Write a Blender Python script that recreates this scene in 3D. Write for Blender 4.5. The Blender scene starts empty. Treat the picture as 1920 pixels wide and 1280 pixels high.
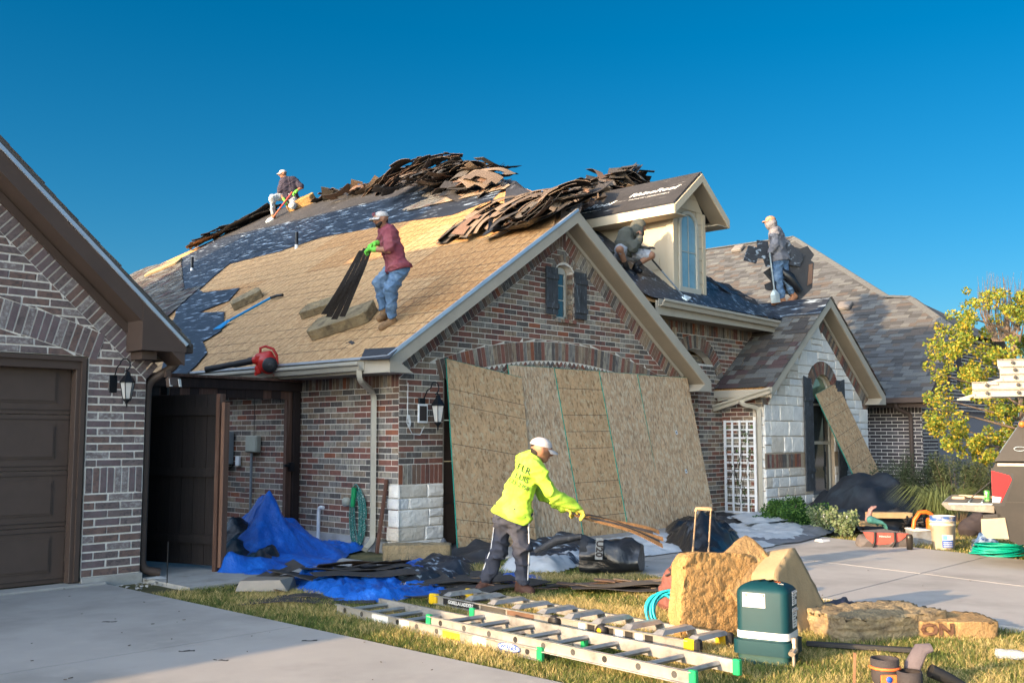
import bpy, bmesh, math, random
import numpy as np
from mathutils import Vector, Matrix, noise as mnoise
from mathutils.bvhtree import BVHTree
random.seed(7); RS = np.random.RandomState(11)
D = bpy.data; SC = bpy.context.scene; COL = SC.collection
# ---------------------------------------------------------------- camera, sky, sun, exposure
# World axes follow the street: +X runs along the house fronts, +Y goes back into the lots, metres, z up.
CAM = Vector((-8.275, -9.671, 1.43))
_a = math.atan2(0.7271, 0.6801); _p = math.radians(5.352)
cam = D.objects.new('camera', D.cameras.new('camera')); COL.objects.link(cam)
cam.location = CAM; cam.rotation_euler = (math.pi/2 + _p, 0, -_a)
cam.data.sensor_width = 36; cam.data.lens = 36*1900/1920; cam.data.clip_start = .1; cam.data.clip_end = 3000
SC.camera = cam
SUN_EL = math.radians(13); SUN_K = math.radians(9.6)
SUND = Vector((-math.cos(SUN_K)*math.cos(SUN_EL), math.sin(SUN_K)*math.cos(SUN_EL), math.sin(SUN_EL)))
W = D.worlds.new('World'); SC.world = W; W.use_nodes = True
_n = W.node_tree.nodes; _l = W.node_tree.links; _n.clear()
def _sky(oz, du, sat):
    k = _n.new('ShaderNodeTexSky'); k.sky_type = 'NISHITA'; k.sun_disc = False; k.sun_elevation = SUN_EL; k.sun_rotation = math.atan2(SUND.x, SUND.y)
    k.altitude = 200; k.air_density = 1.0; k.dust_density = du; k.ozone_density = oz
    h = _n.new('ShaderNodeHueSaturation'); h.inputs['Saturation'].default_value = sat; h.inputs['Hue'].default_value = .5 if oz < 2 else .488; _l.new(k.outputs[0], h.inputs['Color']); return h
skA = _sky(5.0, .8, 1.24); skB = _sky(1.0, 1.0, .72)      # deep blue half away from the sun, paler half towards it
skA.inputs['Value'].default_value = .28; skB.inputs['Value'].default_value = 2.1
tc = _n.new('ShaderNodeTexCoord'); dt = _n.new('ShaderNodeVectorMath'); dt.operation = 'DOT_PRODUCT'
_l.new(tc.outputs['Generated'], dt.inputs[0]); dt.inputs[1].default_value = SUND
mr = _n.new('ShaderNodeMapRange'); mr.interpolation_type = 'SMOOTHSTEP'; mr.inputs[1].default_value = .12; mr.inputs[2].default_value = .72
_l.new(dt.outputs['Value'], mr.inputs[0])
mx = _n.new('ShaderNodeMix'); mx.data_type = 'RGBA'; _l.new(mr.outputs[0], mx.inputs[0]); _l.new(skA.outputs[0], mx.inputs[6]); _l.new(skB.outputs[0], mx.inputs[7])
bg = _n.new('ShaderNodeBackground'); bg.inputs['Strength'].default_value = .15; wo = _n.new('ShaderNodeOutputWorld')
_l.new(mx.outputs[2], bg.inputs[0]); _l.new(bg.outputs[0], wo.inputs[0])
sl = D.lights.new('sun', 'SUN'); sl.energy = 3.5; sl.angle = math.radians(.6); sl.color = (1, .66, .34)
so = D.objects.new('sun', sl); COL.objects.link(so); so.rotation_euler = SUND.to_track_quat('Z', 'Y').to_euler()
SC.view_settings.view_transform = 'Standard'; SC.view_settings.look = 'None'; SC.view_settings.gamma = 1
SC.view_settings.use_curve_mapping = False; SC.view_settings.exposure = 1.85
SC.cycles.max_bounces = 6; SC.cycles.transparent_max_bounces = 8
# ---------------------------------------------------------------- helpers
_cr = cam.rotation_euler.to_matrix(); _fw = -_cr.col[2]; _up = _cr.col[1]; _rt = _cr.col[0]
def ray(px, py): return _fw + _rt*((px-960)/1900) - _up*((py-640)/1900)
def hit(px, py, P, N):                     # where the line of sight through a photo pixel meets a plane
    r = ray(px, py); P = Vector(P); N = Vector(N)
    return CAM + r*((P-CAM).dot(N)/r.dot(N))
def G(px, py, z=0): return hit(px, py, (0, 0, z), (0, 0, 1))
def GT(px, py, t): return hit(px, py, (0, t, 0), (0, 1, 0))
def GS(px, py, s): return hit(px, py, (s, 0, 0), (1, 0, 0))
def proj(q):
    d = Vector(q)-CAM; k = d.dot(_fw)
    return (960+1900*d.dot(_rt)/k, 640-1900*d.dot(_up)/k, k)
def tag(o, label=None, cat=None, group=None, kind=None):
    if label: o['label'] = label
    if cat: o['category'] = cat
    if group: o['group'] = group
    if kind: o['kind'] = kind
    return o
def empty(name, loc, label=None, cat=None, group=None):
    o = D.objects.new(name, None); COL.objects.link(o); o.location = loc; o.empty_display_size = .1
    return tag(o, label, cat, group)
def mats_of(m): return m if isinstance(m, (list, tuple)) else [m]
def wpos(o):
    v = Vector(o.location)
    while o.parent: o = o.parent; v = v+o.location
    return v
def newobj(name, me, parent=None, loc=None):
    o = D.objects.new(name, me); COL.objects.link(o)
    if parent: o.parent = parent
    if loc is not None: o.location = loc
    return o
class MB:
    """collects faces in world coordinates and links them as one mesh object"""
    def __init__(s): s.v = []; s.f = []; s.m = []; s.sm = []
    def add(s, vs, fs, m=0, smooth=False):
        b = len(s.v); s.v += [tuple(v) for v in vs]; s.f += [tuple(b+i for i in f) for f in fs]
        s.m += [m]*len(fs); s.sm += [smooth]*len(fs); return s
    def obox(s, c, X, Y, Z, sx, sy, sz, m=0, bev=0):
        c = Vector(c); X = Vector(X).normalized(); Y = Vector(Y).normalized(); Z = Vector(Z).normalized()
        if bev <= 0:
            vs = [c+X*(sx*a/2)+Y*(sy*b/2)+Z*(sz*d/2) for a in (-1, 1) for b in (-1, 1) for d in (-1, 1)]
            return s.add(vs, BOXF, m)
        v = []; 
        for a in (-1, 1):
            for b in (-1, 1):
                for d in (-1, 1):
                    v += [c+X*(sx/2-bev)*a+Y*(sy/2-bev)*b+Z*(sz/2)*d, c+X*(sx/2-bev)*a+Y*(sy/2)*b+Z*(sz/2-bev)*d, c+X*(sx/2)*a+Y*(sy/2-bev)*b+Z*(sz/2-bev)*d]
        return s.hull(v, m)
    def hull(s, pts, m=0, smooth=False):
        bm = bmesh.new()
        for p in pts: bm.verts.new(p)
        r = bmesh.ops.convex_hull(bm, input=bm.verts)
        bm.verts.ensure_lookup_table(); bm.verts.index_update()
        vs = [v.co.copy() for v in bm.verts]; fs = [[v.index for v in f.verts] for f in bm.faces]
        bm.free(); return s.add(vs, fs, m, smooth)
    def box(s, x0, x1, y0, y1, z0, z1, m=0, bev=0):
        return s.obox(((x0+x1)/2, (y0+y1)/2, (z0+z1)/2), (1, 0, 0), (0, 1, 0), (0, 0, 1), abs(x1-x0), abs(y1-y0), abs(z1-z0), m, bev)
    def beam(s, p0, p1, w, h, up=(0, 0, 1), m=0, bev=0, shift=(0, 0)):
        p0 = Vector(p0); p1 = Vector(p1); X = (p1-p0); L = X.length; X.normalize()
        Y = Vector(up).cross(X).normalized(); Z = X.cross(Y)
        return s.obox((p0+p1)/2+Y*shift[0]+Z*shift[1], X, Y, Z, L, w, h, m, bev)
    def tube(s, pts, r, n=8, m=0, closed=False, caps=True, smooth=True, ry=None, tw=None):
        pts = [Vector(p) for p in pts]; k = len(pts); rs = r if isinstance(r, (list, tuple)) else [r]*k
        vs = []; prev = None
        for i, p in enumerate(pts):
            t = (pts[(i+1) % k]-pts[i-1]) if closed else (pts[min(i+1, k-1)]-pts[max(i-1, 0)])
            t.normalize()
            if prev is None:
                a = Vector((0, 0, 1)) if abs(t.z) < .9 else Vector((1, 0, 0)); x = t.cross(a).normalized()
            else:
                x = prev-t*prev.dot(t); x = x.normalized() if x.length > 1e-6 else t.orthogonal().normalized()
            prev = x; y = t.cross(x)
            for j in range(n):
                q = 2*math.pi*j/n; vs.append(p+x*math.cos(q)*rs[i]+y*math.sin(q)*(rs[i] if ry is None else rs[i]*ry))
        fs = []
        for i in range(k if closed else k-1):
            a = i*n; b = ((i+1) % k)*n
            for j in range(n): fs.append((a+j, a+(j+1) % n, b+(j+1) % n, b+j))
        s.add(vs, fs, m, smooth)
        if caps and not closed: s.add(vs[:n], [tuple(range(n))[::-1]], m); s.add(vs[-n:], [tuple(range(n))], m)
        return s
    def lathe(s, c, prof, n=16, m=0, ax=(0, 0, 1), smooth=True):
        ax = Vector(ax).normalized(); x = ax.orthogonal().normalized(); y = ax.cross(x); c = Vector(c); vs = []
        for r, h in prof:
            for j in range(n):
                q = 2*math.pi*j/n; vs.append(c+ax*h+x*math.cos(q)*r+y*math.sin(q)*r)
        fs = [(i*n+j, i*n+(j+1) % n, (i+1)*n+(j+1) % n, (i+1)*n+j) for i in range(len(prof)-1) for j in range(n)]
        return s.add(vs, fs, m, smooth)
    def prism(s, poly, d, m=0, m2=None):    # poly: 3D points (planar), d: extrusion vector
        d = Vector(d); a = [Vector(p) for p in poly]; n = len(a)
        s.add(a+[p+d for p in a], [tuple(range(n)), tuple(range(2*n-1, n-1, -1))], m)
        return s.add(a+[p+d for p in a], [(i, (i+1) % n, n+(i+1) % n, n+i) for i in range(n)], m if m2 is None else m2)
    def build(s, name, mat, parent=None, loc=None, label=None, cat=None, group=None, kind=None):
        me = D.meshes.new(name)
        if loc is None: loc = Vector((0, 0, 0)) if not parent else wpos(parent)
        loc = Vector(loc); v = np.array(s.v, dtype=np.float32).reshape(-1, 3)-np.array(loc, dtype=np.float32)
        me.from_pydata(v.tolist(), [], s.f)
        for mm in mats_of(mat): me.materials.append(mm)
        me.polygons.foreach_set('material_index', s.m); me.polygons.foreach_set('use_smooth', s.sm); me.update()
        o = newobj(name, me, parent, loc-(wpos(parent) if parent else Vector((0, 0, 0))))
        return tag(o, label, cat, group, kind)
BOXF = [(0, 1, 3, 2), (4, 6, 7, 5), (0, 4, 5, 1), (2, 3, 7, 6), (0, 2, 6, 4), (1, 5, 7, 3)]
def P_(name, mat, parent, fn, **k):        # a one-line part: fn receives the MB
    b = MB(); fn(b); return b.build(name, mat, parent, **k)

# ---- materials
def lin(h):                                # sRGB hex to linear
    c = [int(h[i:i+2], 16)/255 for i in (0, 2, 4)]
    return tuple(x/12.92 if x <= .04045 else ((x+.055)/1.055)**2.4 for x in c)
def M(name, col, rough=.8, var=.18, scale=9., stretch=(1, 1, 1), c2=None, amt=.5, s2=20., st2=(1, 1, 1), w2=.12, bump=.15, bs=60., bst=(1, 1, 1), metal=0., spec=.4, c3=None, amt3=.5, s3=3., w3=.1, st3=(1, 1, 1), coat=0, trans=0, dist=.01, obj=False):
    m = D.materials.new(name); m.use_nodes = True; nt = m.node_tree; N = nt.nodes; L = nt.links
    b = N['Principled BSDF']; b.inputs['Roughness'].default_value = rough; b.inputs['Metallic'].default_value = metal
    b.inputs['Specular IOR Level'].default_value = spec
    if coat: b.inputs['Coat Weight'].default_value = coat; b.inputs['Coat Roughness'].default_value = .12
    if trans: b.inputs['Transmission Weight'].default_value = trans
    pos = N.new('ShaderNodeTexCoord').outputs['Object'] if obj else N.new('ShaderNodeNewGeometry').outputs['Position']
    def nz(sc, st, det=4, rg=.6):
        v = N.new('ShaderNodeVectorMath'); v.operation = 'MULTIPLY'; L.new(pos, v.inputs[0]); v.inputs[1].default_value = st
        t = N.new('ShaderNodeTexNoise'); t.inputs['Scale'].default_value = sc; t.inputs['Detail'].default_value = det; t.inputs['Roughness'].default_value = rg
        L.new(v.outputs[0], t.inputs['Vector']); return t.outputs['Fac']
    def mix(f, a, c, bl='MIX'):
        x = N.new('ShaderNodeMix'); x.data_type = 'RGBA'; x.blend_type = bl
        if hasattr(f, 'is_linked'): L.new(f, x.inputs[0])
        else: x.inputs[0].default_value = f
        for i, q in ((6, a), (7, c)):
            if hasattr(q, 'is_linked'): L.new(q, x.inputs[i])
            else: x.inputs[i].default_value = (*q, 1)
        return x.outputs[2]
    def step(f, c, w, k=1.):
        r = N.new('ShaderNodeMapRange'); L.new(f, r.inputs[0]); r.inputs[1].default_value = c-w; r.inputs[2].default_value = c+w; r.inputs[3].default_value = 0; r.inputs[4].default_value = k
        return r.outputs[0]
    n1 = nz(scale, stretch)
    o = mix(step(n1, .5, .22), tuple(c*(1-var) for c in col), tuple(min(1, c*(1+var)) for c in col))
    if c2: o = mix(step(nz(s2, st2), 1-amt, w2), o, c2)
    if c3: o = mix(step(nz(s3, st3), 1-amt3, w3, .85), o, c3)
    L.new(o, b.inputs['Base Color'])
    if bump:
        u = N.new('ShaderNodeBump'); u.inputs['Strength'].default_value = bump; u.inputs['Distance'].default_value = dist
        L.new(nz(bs, bst, 5), u.inputs['Height']); L.new(u.outputs[0], b.inputs['Normal'])
    return m

# ---- frames on planes and the pieces (bricks, stones, shingles, boards) laid on them
class Fr:
    def __init__(s, O, X, Y, N): s.O = Vector(O); s.X = Vector(X).normalized(); s.Y = Vector(Y).normalized(); s.N = Vector(N).normalized()
    def p(s, x, y, d=0): return s.O+s.X*x+s.Y*y+s.N*d
    def at(s, px, py, d=0):                # photo pixel -> coordinates in this plane
        q = hit(px, py, s.O+s.N*d, s.N)-s.O; return (q.dot(s.X), q.dot(s.Y))
def _unit(kind, k):
    r = random.Random(100*k+len(kind)); vs = []; fs = []
    j = {'brick': .02, 'rough': .05, 'stone': .03, 'flat': .0}[kind]
    if kind == 'flat':
        vs = [(a/2, b/2, c/2) for a in (-1, 1) for b in (-1, 1) for c in (-1, 1)]; return vs, BOXF
    n = 3 if kind == 'stone' else 1
    g = [i/(n+0)-.5 for i in range(n+1)]
    ring = lambda sc, z, jj: [(x*sc[0]+r.uniform(-jj, jj)*.5, y*sc[1]+r.uniform(-jj, jj), z) for x, y in ((-.5, -.5), (.5, -.5), (.5, .5), (-.5, .5))]
    base = ring((1, 1), -.5, 0); mid = ring((1, 1), .2 if kind != 'stone' else -.1, j); 
    if kind == 'stone':
        mid = [(x, y, .0) for x, y, _ in mid]
        vs = base+mid; idx = len(vs); q = 4
        for a in range(q):
            for b in range(q):
                x = -.46+.92*a/(q-1); y = -.42+.84*b/(q-1); e = a in (0, q-1) or b in (0, q-1)
                vs.append((x+r.uniform(-.015, .015), y+r.uniform(-.02, .02), (.28 if e else .42)+r.uniform(-.10, .10)))
        I = lambda a, b: idx+a*q+b
        fs = [(I(a, b), I(a+1, b), I(a+1, b+1), I(a, b+1)) for a in range(q-1) for b in range(q-1)]
        fs += [(i, (i+1) % 4, 4+(i+1) % 4, 4+i) for i in range(4)]
        edge = [[I(a, 0) for a in range(q)], [I(q-1, b) for b in range(q)], [I(a, q-1) for a in range(q-1, -1, -1)], [I(0, b) for b in range(q-1, -1, -1)]]
        for i in range(4): fs.append((4+i, 4+(i+1) % 4, *edge[i][::-1]))
        return vs, fs
    top = ring((.965, .9), .5, j*.8); vs = base+mid+top
    fs = [(8, 9, 10, 11)]+[(i, (i+1) % 4, 4+(i+1) % 4, 4+i) for i in range(4)]+[(4+i, 4+(i+1) % 4, 8+(i+1) % 4, 8+i) for i in range(4)]
    return vs, fs
UNITS = {}
def unit(kind, k, mat):
    key = (kind, k, mat.name)
    if key not in UNITS:
        vs, fs = _unit(kind, k); me = D.meshes.new(kind); me.from_pydata(vs, [], fs); me.materials.append(mat); me.update(); UNITS[key] = (me, vs, fs)
    return UNITS[key]
class Pieces:
    """pieces of one kind belonging to one parent: the 300 largest in view become objects, the rest one joined part"""
    def __init__(s, name, kind, mats, weights=None, n=300):
        s.name = name; s.kind = kind; s.mats = mats; s.w = weights; s.items = []; s.n = n
    def pick(s): return random.choices(range(len(s.mats)), s.w)[0]
    def box(s, fr, x0, x1, y0, y1, d0, d1, m=None, rot=0, tilt=0):
        c = fr.p((x0+x1)/2, (y0+y1)/2, (d0+d1)/2); X, Y, N = fr.X, fr.Y, fr.N
        if rot: X, Y = X*math.cos(rot)+Y*math.sin(rot), Y*math.cos(rot)-X*math.sin(rot)
        if tilt: Y, N = Y*math.cos(tilt)+N*math.sin(tilt), N*math.cos(tilt)-Y*math.sin(tilt)
        s.items.append(('b', c, (X*(x1-x0), Y*(y1-y0), N*(d1-d0)), s.pick() if m is None else m, random.randrange(4)))
    def quad(s, fr, pts, d0, d1, m=None):
        s.items.append(('p', None, [fr.p(x, y, d0) for x, y in pts]+[fr.p(x, y, d1) for x, y in pts], s.pick() if m is None else m, 0))
    def finish(s, parent):
        sc = []
        for i, it in enumerate(s.items):
            if it[0] == 'b': c = it[1]; ar = it[2][0].length*it[2][1].length; nn = it[2][2].normalized()
            else:
                v = it[2]; n = len(v)//2; c = sum(v, Vector())/len(v); nn = (v[n]-v[0]).normalized(); ar = (v[1]-v[0]).length*(v[2]-v[1]).length
            x, y, k = proj(c); inside = k > .1 and -10 < x < 1930 and -10 < y < 1290
            sc.append((ar*abs((c-CAM).normalized().dot(nn))/max(k, .1)**2 if inside else -1, i))
        sc.sort(reverse=True); chosen = set(i for a, i in sc[:s.n] if a > 0); base = wpos(parent); rest = MB()
        for i, it in enumerate(s.items):
            m = s.mats[it[3]]
            if it[0] == 'b':
                me, vs, fs = unit(s.kind, it[4], m); X, Y, N = it[2]
                if i in chosen:
                    o = newobj(s.name, me, parent); c = it[1]-base
                    o.matrix_local = Matrix(((X.x, Y.x, N.x, c.x), (X.y, Y.y, N.y, c.y), (X.z, Y.z, N.z, c.z), (0, 0, 0, 1)))
                else: rest.add([it[1]+X*a+Y*b+N*c for a, b, c in vs], fs, it[3])
            else:
                v = it[2]; n = len(v)//2
                F = [tuple(range(n)), tuple(range(2*n-1, n-1, -1))]+[(j, (j+1) % n, n+(j+1) % n, n+j) for j in range(n)]
                if i in chosen:
                    b = MB(); b.add(v, F); b.build(s.name, m, parent)
                else: rest.add(v, F, it[3])
        if rest.v: rest.build(s.name+'_rows', s.mats, parent, kind='stuff')
def cutrow(P, fr, x0, x1, y0, y1, fl, fr_, d0, d1, m=None, g=0, tilt=0):
    """one piece clipped by slanting left / right limits fl(y), fr_(y)"""
    a0 = max(x0, fl(y0)); a1 = max(x0, fl(y1)); b0 = min(x1, fr_(y0)); b1 = min(x1, fr_(y1))
    if b0-a0 < .012 and b1-a1 < .012: return
    if abs(a0-a1) < .004 and abs(b0-b1) < .004:
        if b0-a0 > .012: P.box(fr, a0, b0, y0, y1, d0, d1, m, tilt=tilt)
        return
    pts = []
    def ycross(fa, fb, xa, xb):            # where the two limits meet
        lo, hi = y0, y1
        w0 = b0-a0
        for _ in range(12):
            mid = (lo+hi)/2; w = min(x1, fr_(mid))-max(x0, fl(mid))
            if (w > 0) == (w0 > 0): lo = mid
            else: hi = mid
        return lo
    if b0-a0 > .003 and b1-a1 > .003: pts = [(a0, y0), (b0, y0), (b1, y1), (a1, y1)]
    elif b0 > a0: yc = ycross(0, 0, 0, 0); xc = max(x0, fl(yc)); pts = [(a0, y0), (b0, y0), (xc, yc)]
    elif b1 > a1: yc = ycross(0, 0, 0, 0); xc = max(x0, fl(yc)); pts = [(xc, yc), (b1, y1), (a1, y1)]
    if len(pts) >= 3: P.quad(fr, pts, d0, d1, m)
def run(P, fr, z0, z1, spans, h=.0762, L=.254, j=.0115, d0=0, d1=.005, dj=.001, wob=0, off=0):
    """running bond between z0 and z1; spans(z) -> list of (fl, fr) limit functions valid at that height"""
    n = max(1, round((z1-z0)/h)); h = (z1-z0)/n
    for i in range(n):
        a = z0+i*h+j/2; b = z0+(i+1)*h-j/2
        for fl, frr in spans((a+b)/2):
            lo = min(fl(a), fl(b)); hi = max(frr(a), frr(b)); x = (math.floor(lo/L)-1)*L+((i+off) % 2)*L/2
            while x < hi:
                w = random.uniform(-wob, wob); e = d1+random.uniform(-dj, dj)
                cutrow(P, fr, x+j/2+w, x+L-j/2+w, a, b, fl, frr, d0, e); x += L
def soldier(P, fr, x0, x1, z0, z1, w=.0762, j=.0115, d0=0, d1=.007):
    n = max(1, round((x1-x0)/w)); w = (x1-x0)/n
    for i in range(n): P.box(fr, x0+i*w+j/2, x0+(i+1)*w-j/2, z0+j/2, z1-j/2, d0, d1+random.uniform(-.001, .001))
def rake(P, fr, p0, p1, th, w=.0762, j=.0115, d0=0, d1=.007, side=1):
    """bricks standing square to the line p0-p1, reaching th to the given side of it"""
    v = Vector((p1[0]-p0[0], p1[1]-p0[1])); L = v.length; v /= L; nn = Vector((-v.y, v.x))*side; k = int(L/w)
    for i in range(k):
        a = i*w+j/2; b = (i+1)*w-j/2; q = lambda t, h: (p0[0]+v.x*t+nn.x*h, p0[1]+v.y*t+nn.y*h)
        P.quad(fr, [q(a, j/2), q(b, j/2), q(b, th-j/2), q(a, th-j/2)], d0, d1+random.uniform(-.001, .001))
def arch(P, fr, cx, R, zc, half, th, w=.0762, j=.0115, d0=0, d1=.008):
    """voussoirs on a circle of radius R about (cx, zc), out to x = cx +- half on the inner curve"""
    A = math.asin(min(1, half/R)); n = max(3, round(2*A*(R+th/2)/w)); s = 2*A/n
    for i in range(n):
        a = -A+i*s; b = a+s; ja = j/2/R
        q = lambda t, r: (cx+math.sin(t)*r, zc+math.cos(t)*r)
        P.quad(fr, [q(a+ja, R+j/2), q(b-ja, R+j/2), q(b-ja, R+th-j/2), q(a+ja, R+th-j/2)], d0, d1+random.uniform(-.001, .001))
C_ = lambda v: (lambda y: v)
LN = lambda x0, y0, x1, y1: (lambda y: x0+(x1-x0)*(y-y0)/(y1-y0))
def stones(P, fr, z0, z1, spans, hs=(.13, .30), ws=(.17, .5), j=.013, d0=0, d1=.026):
    z = z0
    while z < z1-.03:
        h = random.uniform(*hs)
        if z+h > z1-.1: h = z1-z
        for fl, frr in spans(z+h/2):
            lo = min(fl(z), fl(z+h)); hi = max(frr(z), frr(z+h)); x = lo+random.uniform(-.15, 0)
            while x < hi:
                w = random.uniform(*ws)
                if hi-(x+w) < .14: w = hi-x+.02
                if h > .2 and random.random() < .35:
                    c = z+h*random.uniform(.4, .6)
                    cutrow(P, fr, x+j/2, x+w-j/2, z+j/2, c-j/2, fl, frr, d0, d1+random.uniform(-.008, .008)); cutrow(P, fr, x+j/2, x+w-j/2, c+j/2, z+h-j/2, fl, frr, d0, d1+random.uniform(-.008, .008))
                else: cutrow(P, fr, x+j/2, x+w-j/2, z+j/2, z+h-j/2, fl, frr, d0, d1+random.uniform(-.008, .008))
                x += w
        z += h
def shingles(P, fr, y0, y1, spans, e=.143, d=.012, ws=(.12, .3), th=.007):
    n = max(1, round((y1-y0)/e)); e = (y1-y0)/n
    for i in range(n):
        a = y0+i*e
        for fl, frr in spans(a+e/2):
            lo = min(fl(a), fl(a+e)); hi = max(frr(a), frr(a+e)); x = lo-random.uniform(0, .2)
            while x < hi:
                w = random.uniform(*ws); t = d+random.choice((0, 0, .008))+random.uniform(0, .003)
                cutrow(P, fr, x, x+w-.003, a-.004, a+e-.001, fl, frr, t-th, t, tilt=-.035); x += w
def text_mesh(txt, size, name='lettering', shear=0, bold=0, width=1.):
    c = D.curves.new(name, 'FONT'); c.body = txt; c.size = size; c.shear = shear; c.offset = bold; c.extrude = .0006
    c.align_x = 'CENTER'; c.align_y = 'CENTER'; c.resolution_u = 2
    o = D.objects.new(name, c); me = D.meshes.new_from_object(o); D.objects.remove(o); D.curves.remove(c)
    me.transform(Matrix.Diagonal((width, 1, 1, 1))); return me
def put_text(txt, size, mat, fr, x, y, d, parent, rot=0, name='lettering', **k):
    me = text_mesh(txt, size, name, **k); me.materials.clear(); me.materials.append(mat)
    c = fr.p(x, y, d)
    if fr.X.cross(fr.Y).dot(fr.N) < 0: fr = Fr(fr.O, -fr.X, fr.Y, fr.N)
    X = fr.X*math.cos(rot)+fr.Y*math.sin(rot); Y = fr.Y*math.cos(rot)-fr.X*math.sin(rot); o = newobj(name, me, parent); base = wpos(parent) if parent else Vector((0, 0, 0)); c = c-base; N = fr.N
    o.matrix_local = Matrix(((X.x, Y.x, N.x, c.x), (X.y, Y.y, N.y, c.y), (X.z, Y.z, N.z, c.z), (0, 0, 0, 1))); return o
def copy_tree(o, parent=None):
    c = o.copy(); COL.objects.link(c); c.parent = parent
    for ch in list(o.children): copy_tree(ch, c)
    return c
# ---------------------------------------------------------------- materials
SV = (22, 22, 3.)      # vertical streaks inside a brick
def brk(n, c, c2, a=.35): return M(n, c, .85, .22, 14, (1, 1, 1), c2, a, 1.2, (22, 22, 6), .1, .35, 90)
BR = [brk('brick_red', (.20, .085, .062), (.10, .05, .05), .3), brk('brick_dark_red', (.145, .070, .056), (.06, .05, .055), .4),
      brk('brick_brown', (0.1620, 0.1020, 0.0744), (.24, .21, .17), .35), brk('brick_charcoal', (.092, .080, .072), (.22, .21, .19), .35),
      brk('brick_grey', (.21, .19, .165), (.07, .06, .065), .4), brk('brick_cream', (.30, .265, .21), (.13, .11, .10), .42),
      brk('brick_tan', (0.2640, 0.1980, 0.1380), (.10, .07, .055), .4), brk('brick_orange', (.24, .085, .045), (.14, .07, .05), .3)]
BRW = [3.6, 3.4, 5, 4, 3.6, 2.4, 3.6, .6]
def lbrk(n, c, c2, a): return M(n, c, .9, .25, 9, (1, 1, 1), c2, a, 5, (6, 6, 9), .12, .5, 70)
LB = [lbrk('grey_brick', (0.1522, 0.1187, 0.1176), (.06, .055, .06), .4), lbrk('grey_brown_brick', (0.1668, 0.1100, 0.0960), (.07, .065, .07), .4),
      lbrk('whitened_brick', (0.1740, 0.1438, 0.1440), (.36, .35, .34), .42), lbrk('purple_grey_brick', (0.1450, 0.1063, 0.1140), (.14, .13, .13), .4)]
LBW = [5, 3, 2.5, 3]
HB = [lbrk('dark_brick', (.065, .055, .06), (.04, .04, .045), .4), lbrk('dark_grey_brick', (.085, .078, .085), (.13, .12, .12), .3)]
mortar = M('mortar', (.66, .61, .54), .95, .15, 30, bump=.5, bs=120)
mortar_w = M('pale_mortar', (0.6708, 0.6364, 0.5848), .95, .12, 20, bump=.8, bs=60)
mortar_t = M('tan_mortar', (.42, .34, .25), .95, .15, 30, bump=.5, bs=120)
stoneA = M('white_stone', (.74, .71, .66), .92, .12, 5, c2=(.5, .44, .36), amt=.28, s2=6, bump=.9, bs=22, dist=.02)
stoneB = M('cream_stone', (.6, .54, .46), .92, .12, 5, c2=(.72, .68, .62), amt=.35, s2=8, bump=.9, bs=26, dist=.02)
stoneC = M('grey_white_stone', (.66, .655, .64), .92, .12, 5, c2=(.44, .41, .37), amt=.25, s2=7, bump=.9, bs=24, dist=.02)
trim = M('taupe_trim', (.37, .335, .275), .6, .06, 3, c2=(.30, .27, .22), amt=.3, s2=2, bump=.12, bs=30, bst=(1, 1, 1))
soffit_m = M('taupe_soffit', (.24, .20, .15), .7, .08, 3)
gutter_m = M('taupe_gutter', (.36, .33, .27), .42, .06, 3, c2=(.26, .23, .19), amt=.3, s2=3)
drip = M('galvanised_drip_edge', (.55, .60, .68), .35, .1, 5, metal=.6)
conc = M('concrete_footing', (.36, .35, .33), .9, .12, 6, c2=(.25, .24, .22), amt=.35, s2=4, bump=.4)
slab = M('driveway_concrete', (0.326, 0.317, 0.305), .85, .07, 1.2, c2=(.22, .215, .205), amt=.40, s2=.9, w2=.13, bump=.35, bs=160, c3=(.36, .34, .32), amt3=.3, s3=5, w3=.15)
joint_m = M('joint_dirt', (.10, .085, .07), .95, .2)
joint_l = M('pale_joint_filler', (.55, .5, .43), .9, .1)
soil = M('lawn_soil', (.09, .085, .035), .95, .35, 6, c2=(.22, .17, .07), amt=.4, s2=2.2, bump=1, bs=40, dist=.03)
dirt = M('bed_soil', (.09, .065, .045), .95, .35, 8, c2=(.05, .04, .03), amt=.4, s2=5, bump=1, bs=30, dist=.03)
OSBK = dict(rough=.75, var=.16, scale=30, c2=(.30, .17, .075), amt=.42, s2=16, w2=.14, bump=.25, bs=50)
osb = M('osb_deck', (.43, .225, .085), .75, .2, 6, (.8, 2, 1.4), (.27, .13, .05), .44, 12, (.8, 2.4, 1.4), .08, .3, 60, c3=(.56, .36, .17), amt3=.42, s3=14, w3=.06, st3=(.8, 2.2, 1.4))
osb2 = M('osb_sheet', (.50, .315, .165), .8, .2, 5, (1.6, 1.6, .6), (.24, .145, .07), .42, 15, (1.8, 1.8, .8), .07, .3, 60, c3=(.54, .42, .26), amt3=.42, s3=17, w3=.06, st3=(1.3, 1.3, .9))
osb3 = M('weathered_osb_sheet', (.48, .32, .19), .8, .22, 5, (1.6, 1.6, .5), (.25, .165, .10), .44, 14, (2.4, 2.4, .7), .06, .3, 60, c3=(.57, .47, .33), amt3=.45, s3=15, w3=.05, st3=(2.2, 2.2, .6))
osb_green = M('green_panel_edge', (.01, .20, .15), .7, .1)
ink = M('dark_ink', (.03, .025, .025), .9, .1)
felt = M('black_underlayment', (.020, .026, .038), .5, .3, 2, c2=(.30, .38, .47), amt=.38, s2=5, st2=(2.6, .45, 2.6), w2=.05, bump=.6, bs=8, bst=(2, .5, 2), dist=.02)
feltp = M('plain_black_underlayment', (.030, .032, .038), .6, .3, 2, c2=(.14, .15, .17), amt=.3, s2=5, w2=.08, bump=.5, bs=8, dist=.02)
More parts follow.
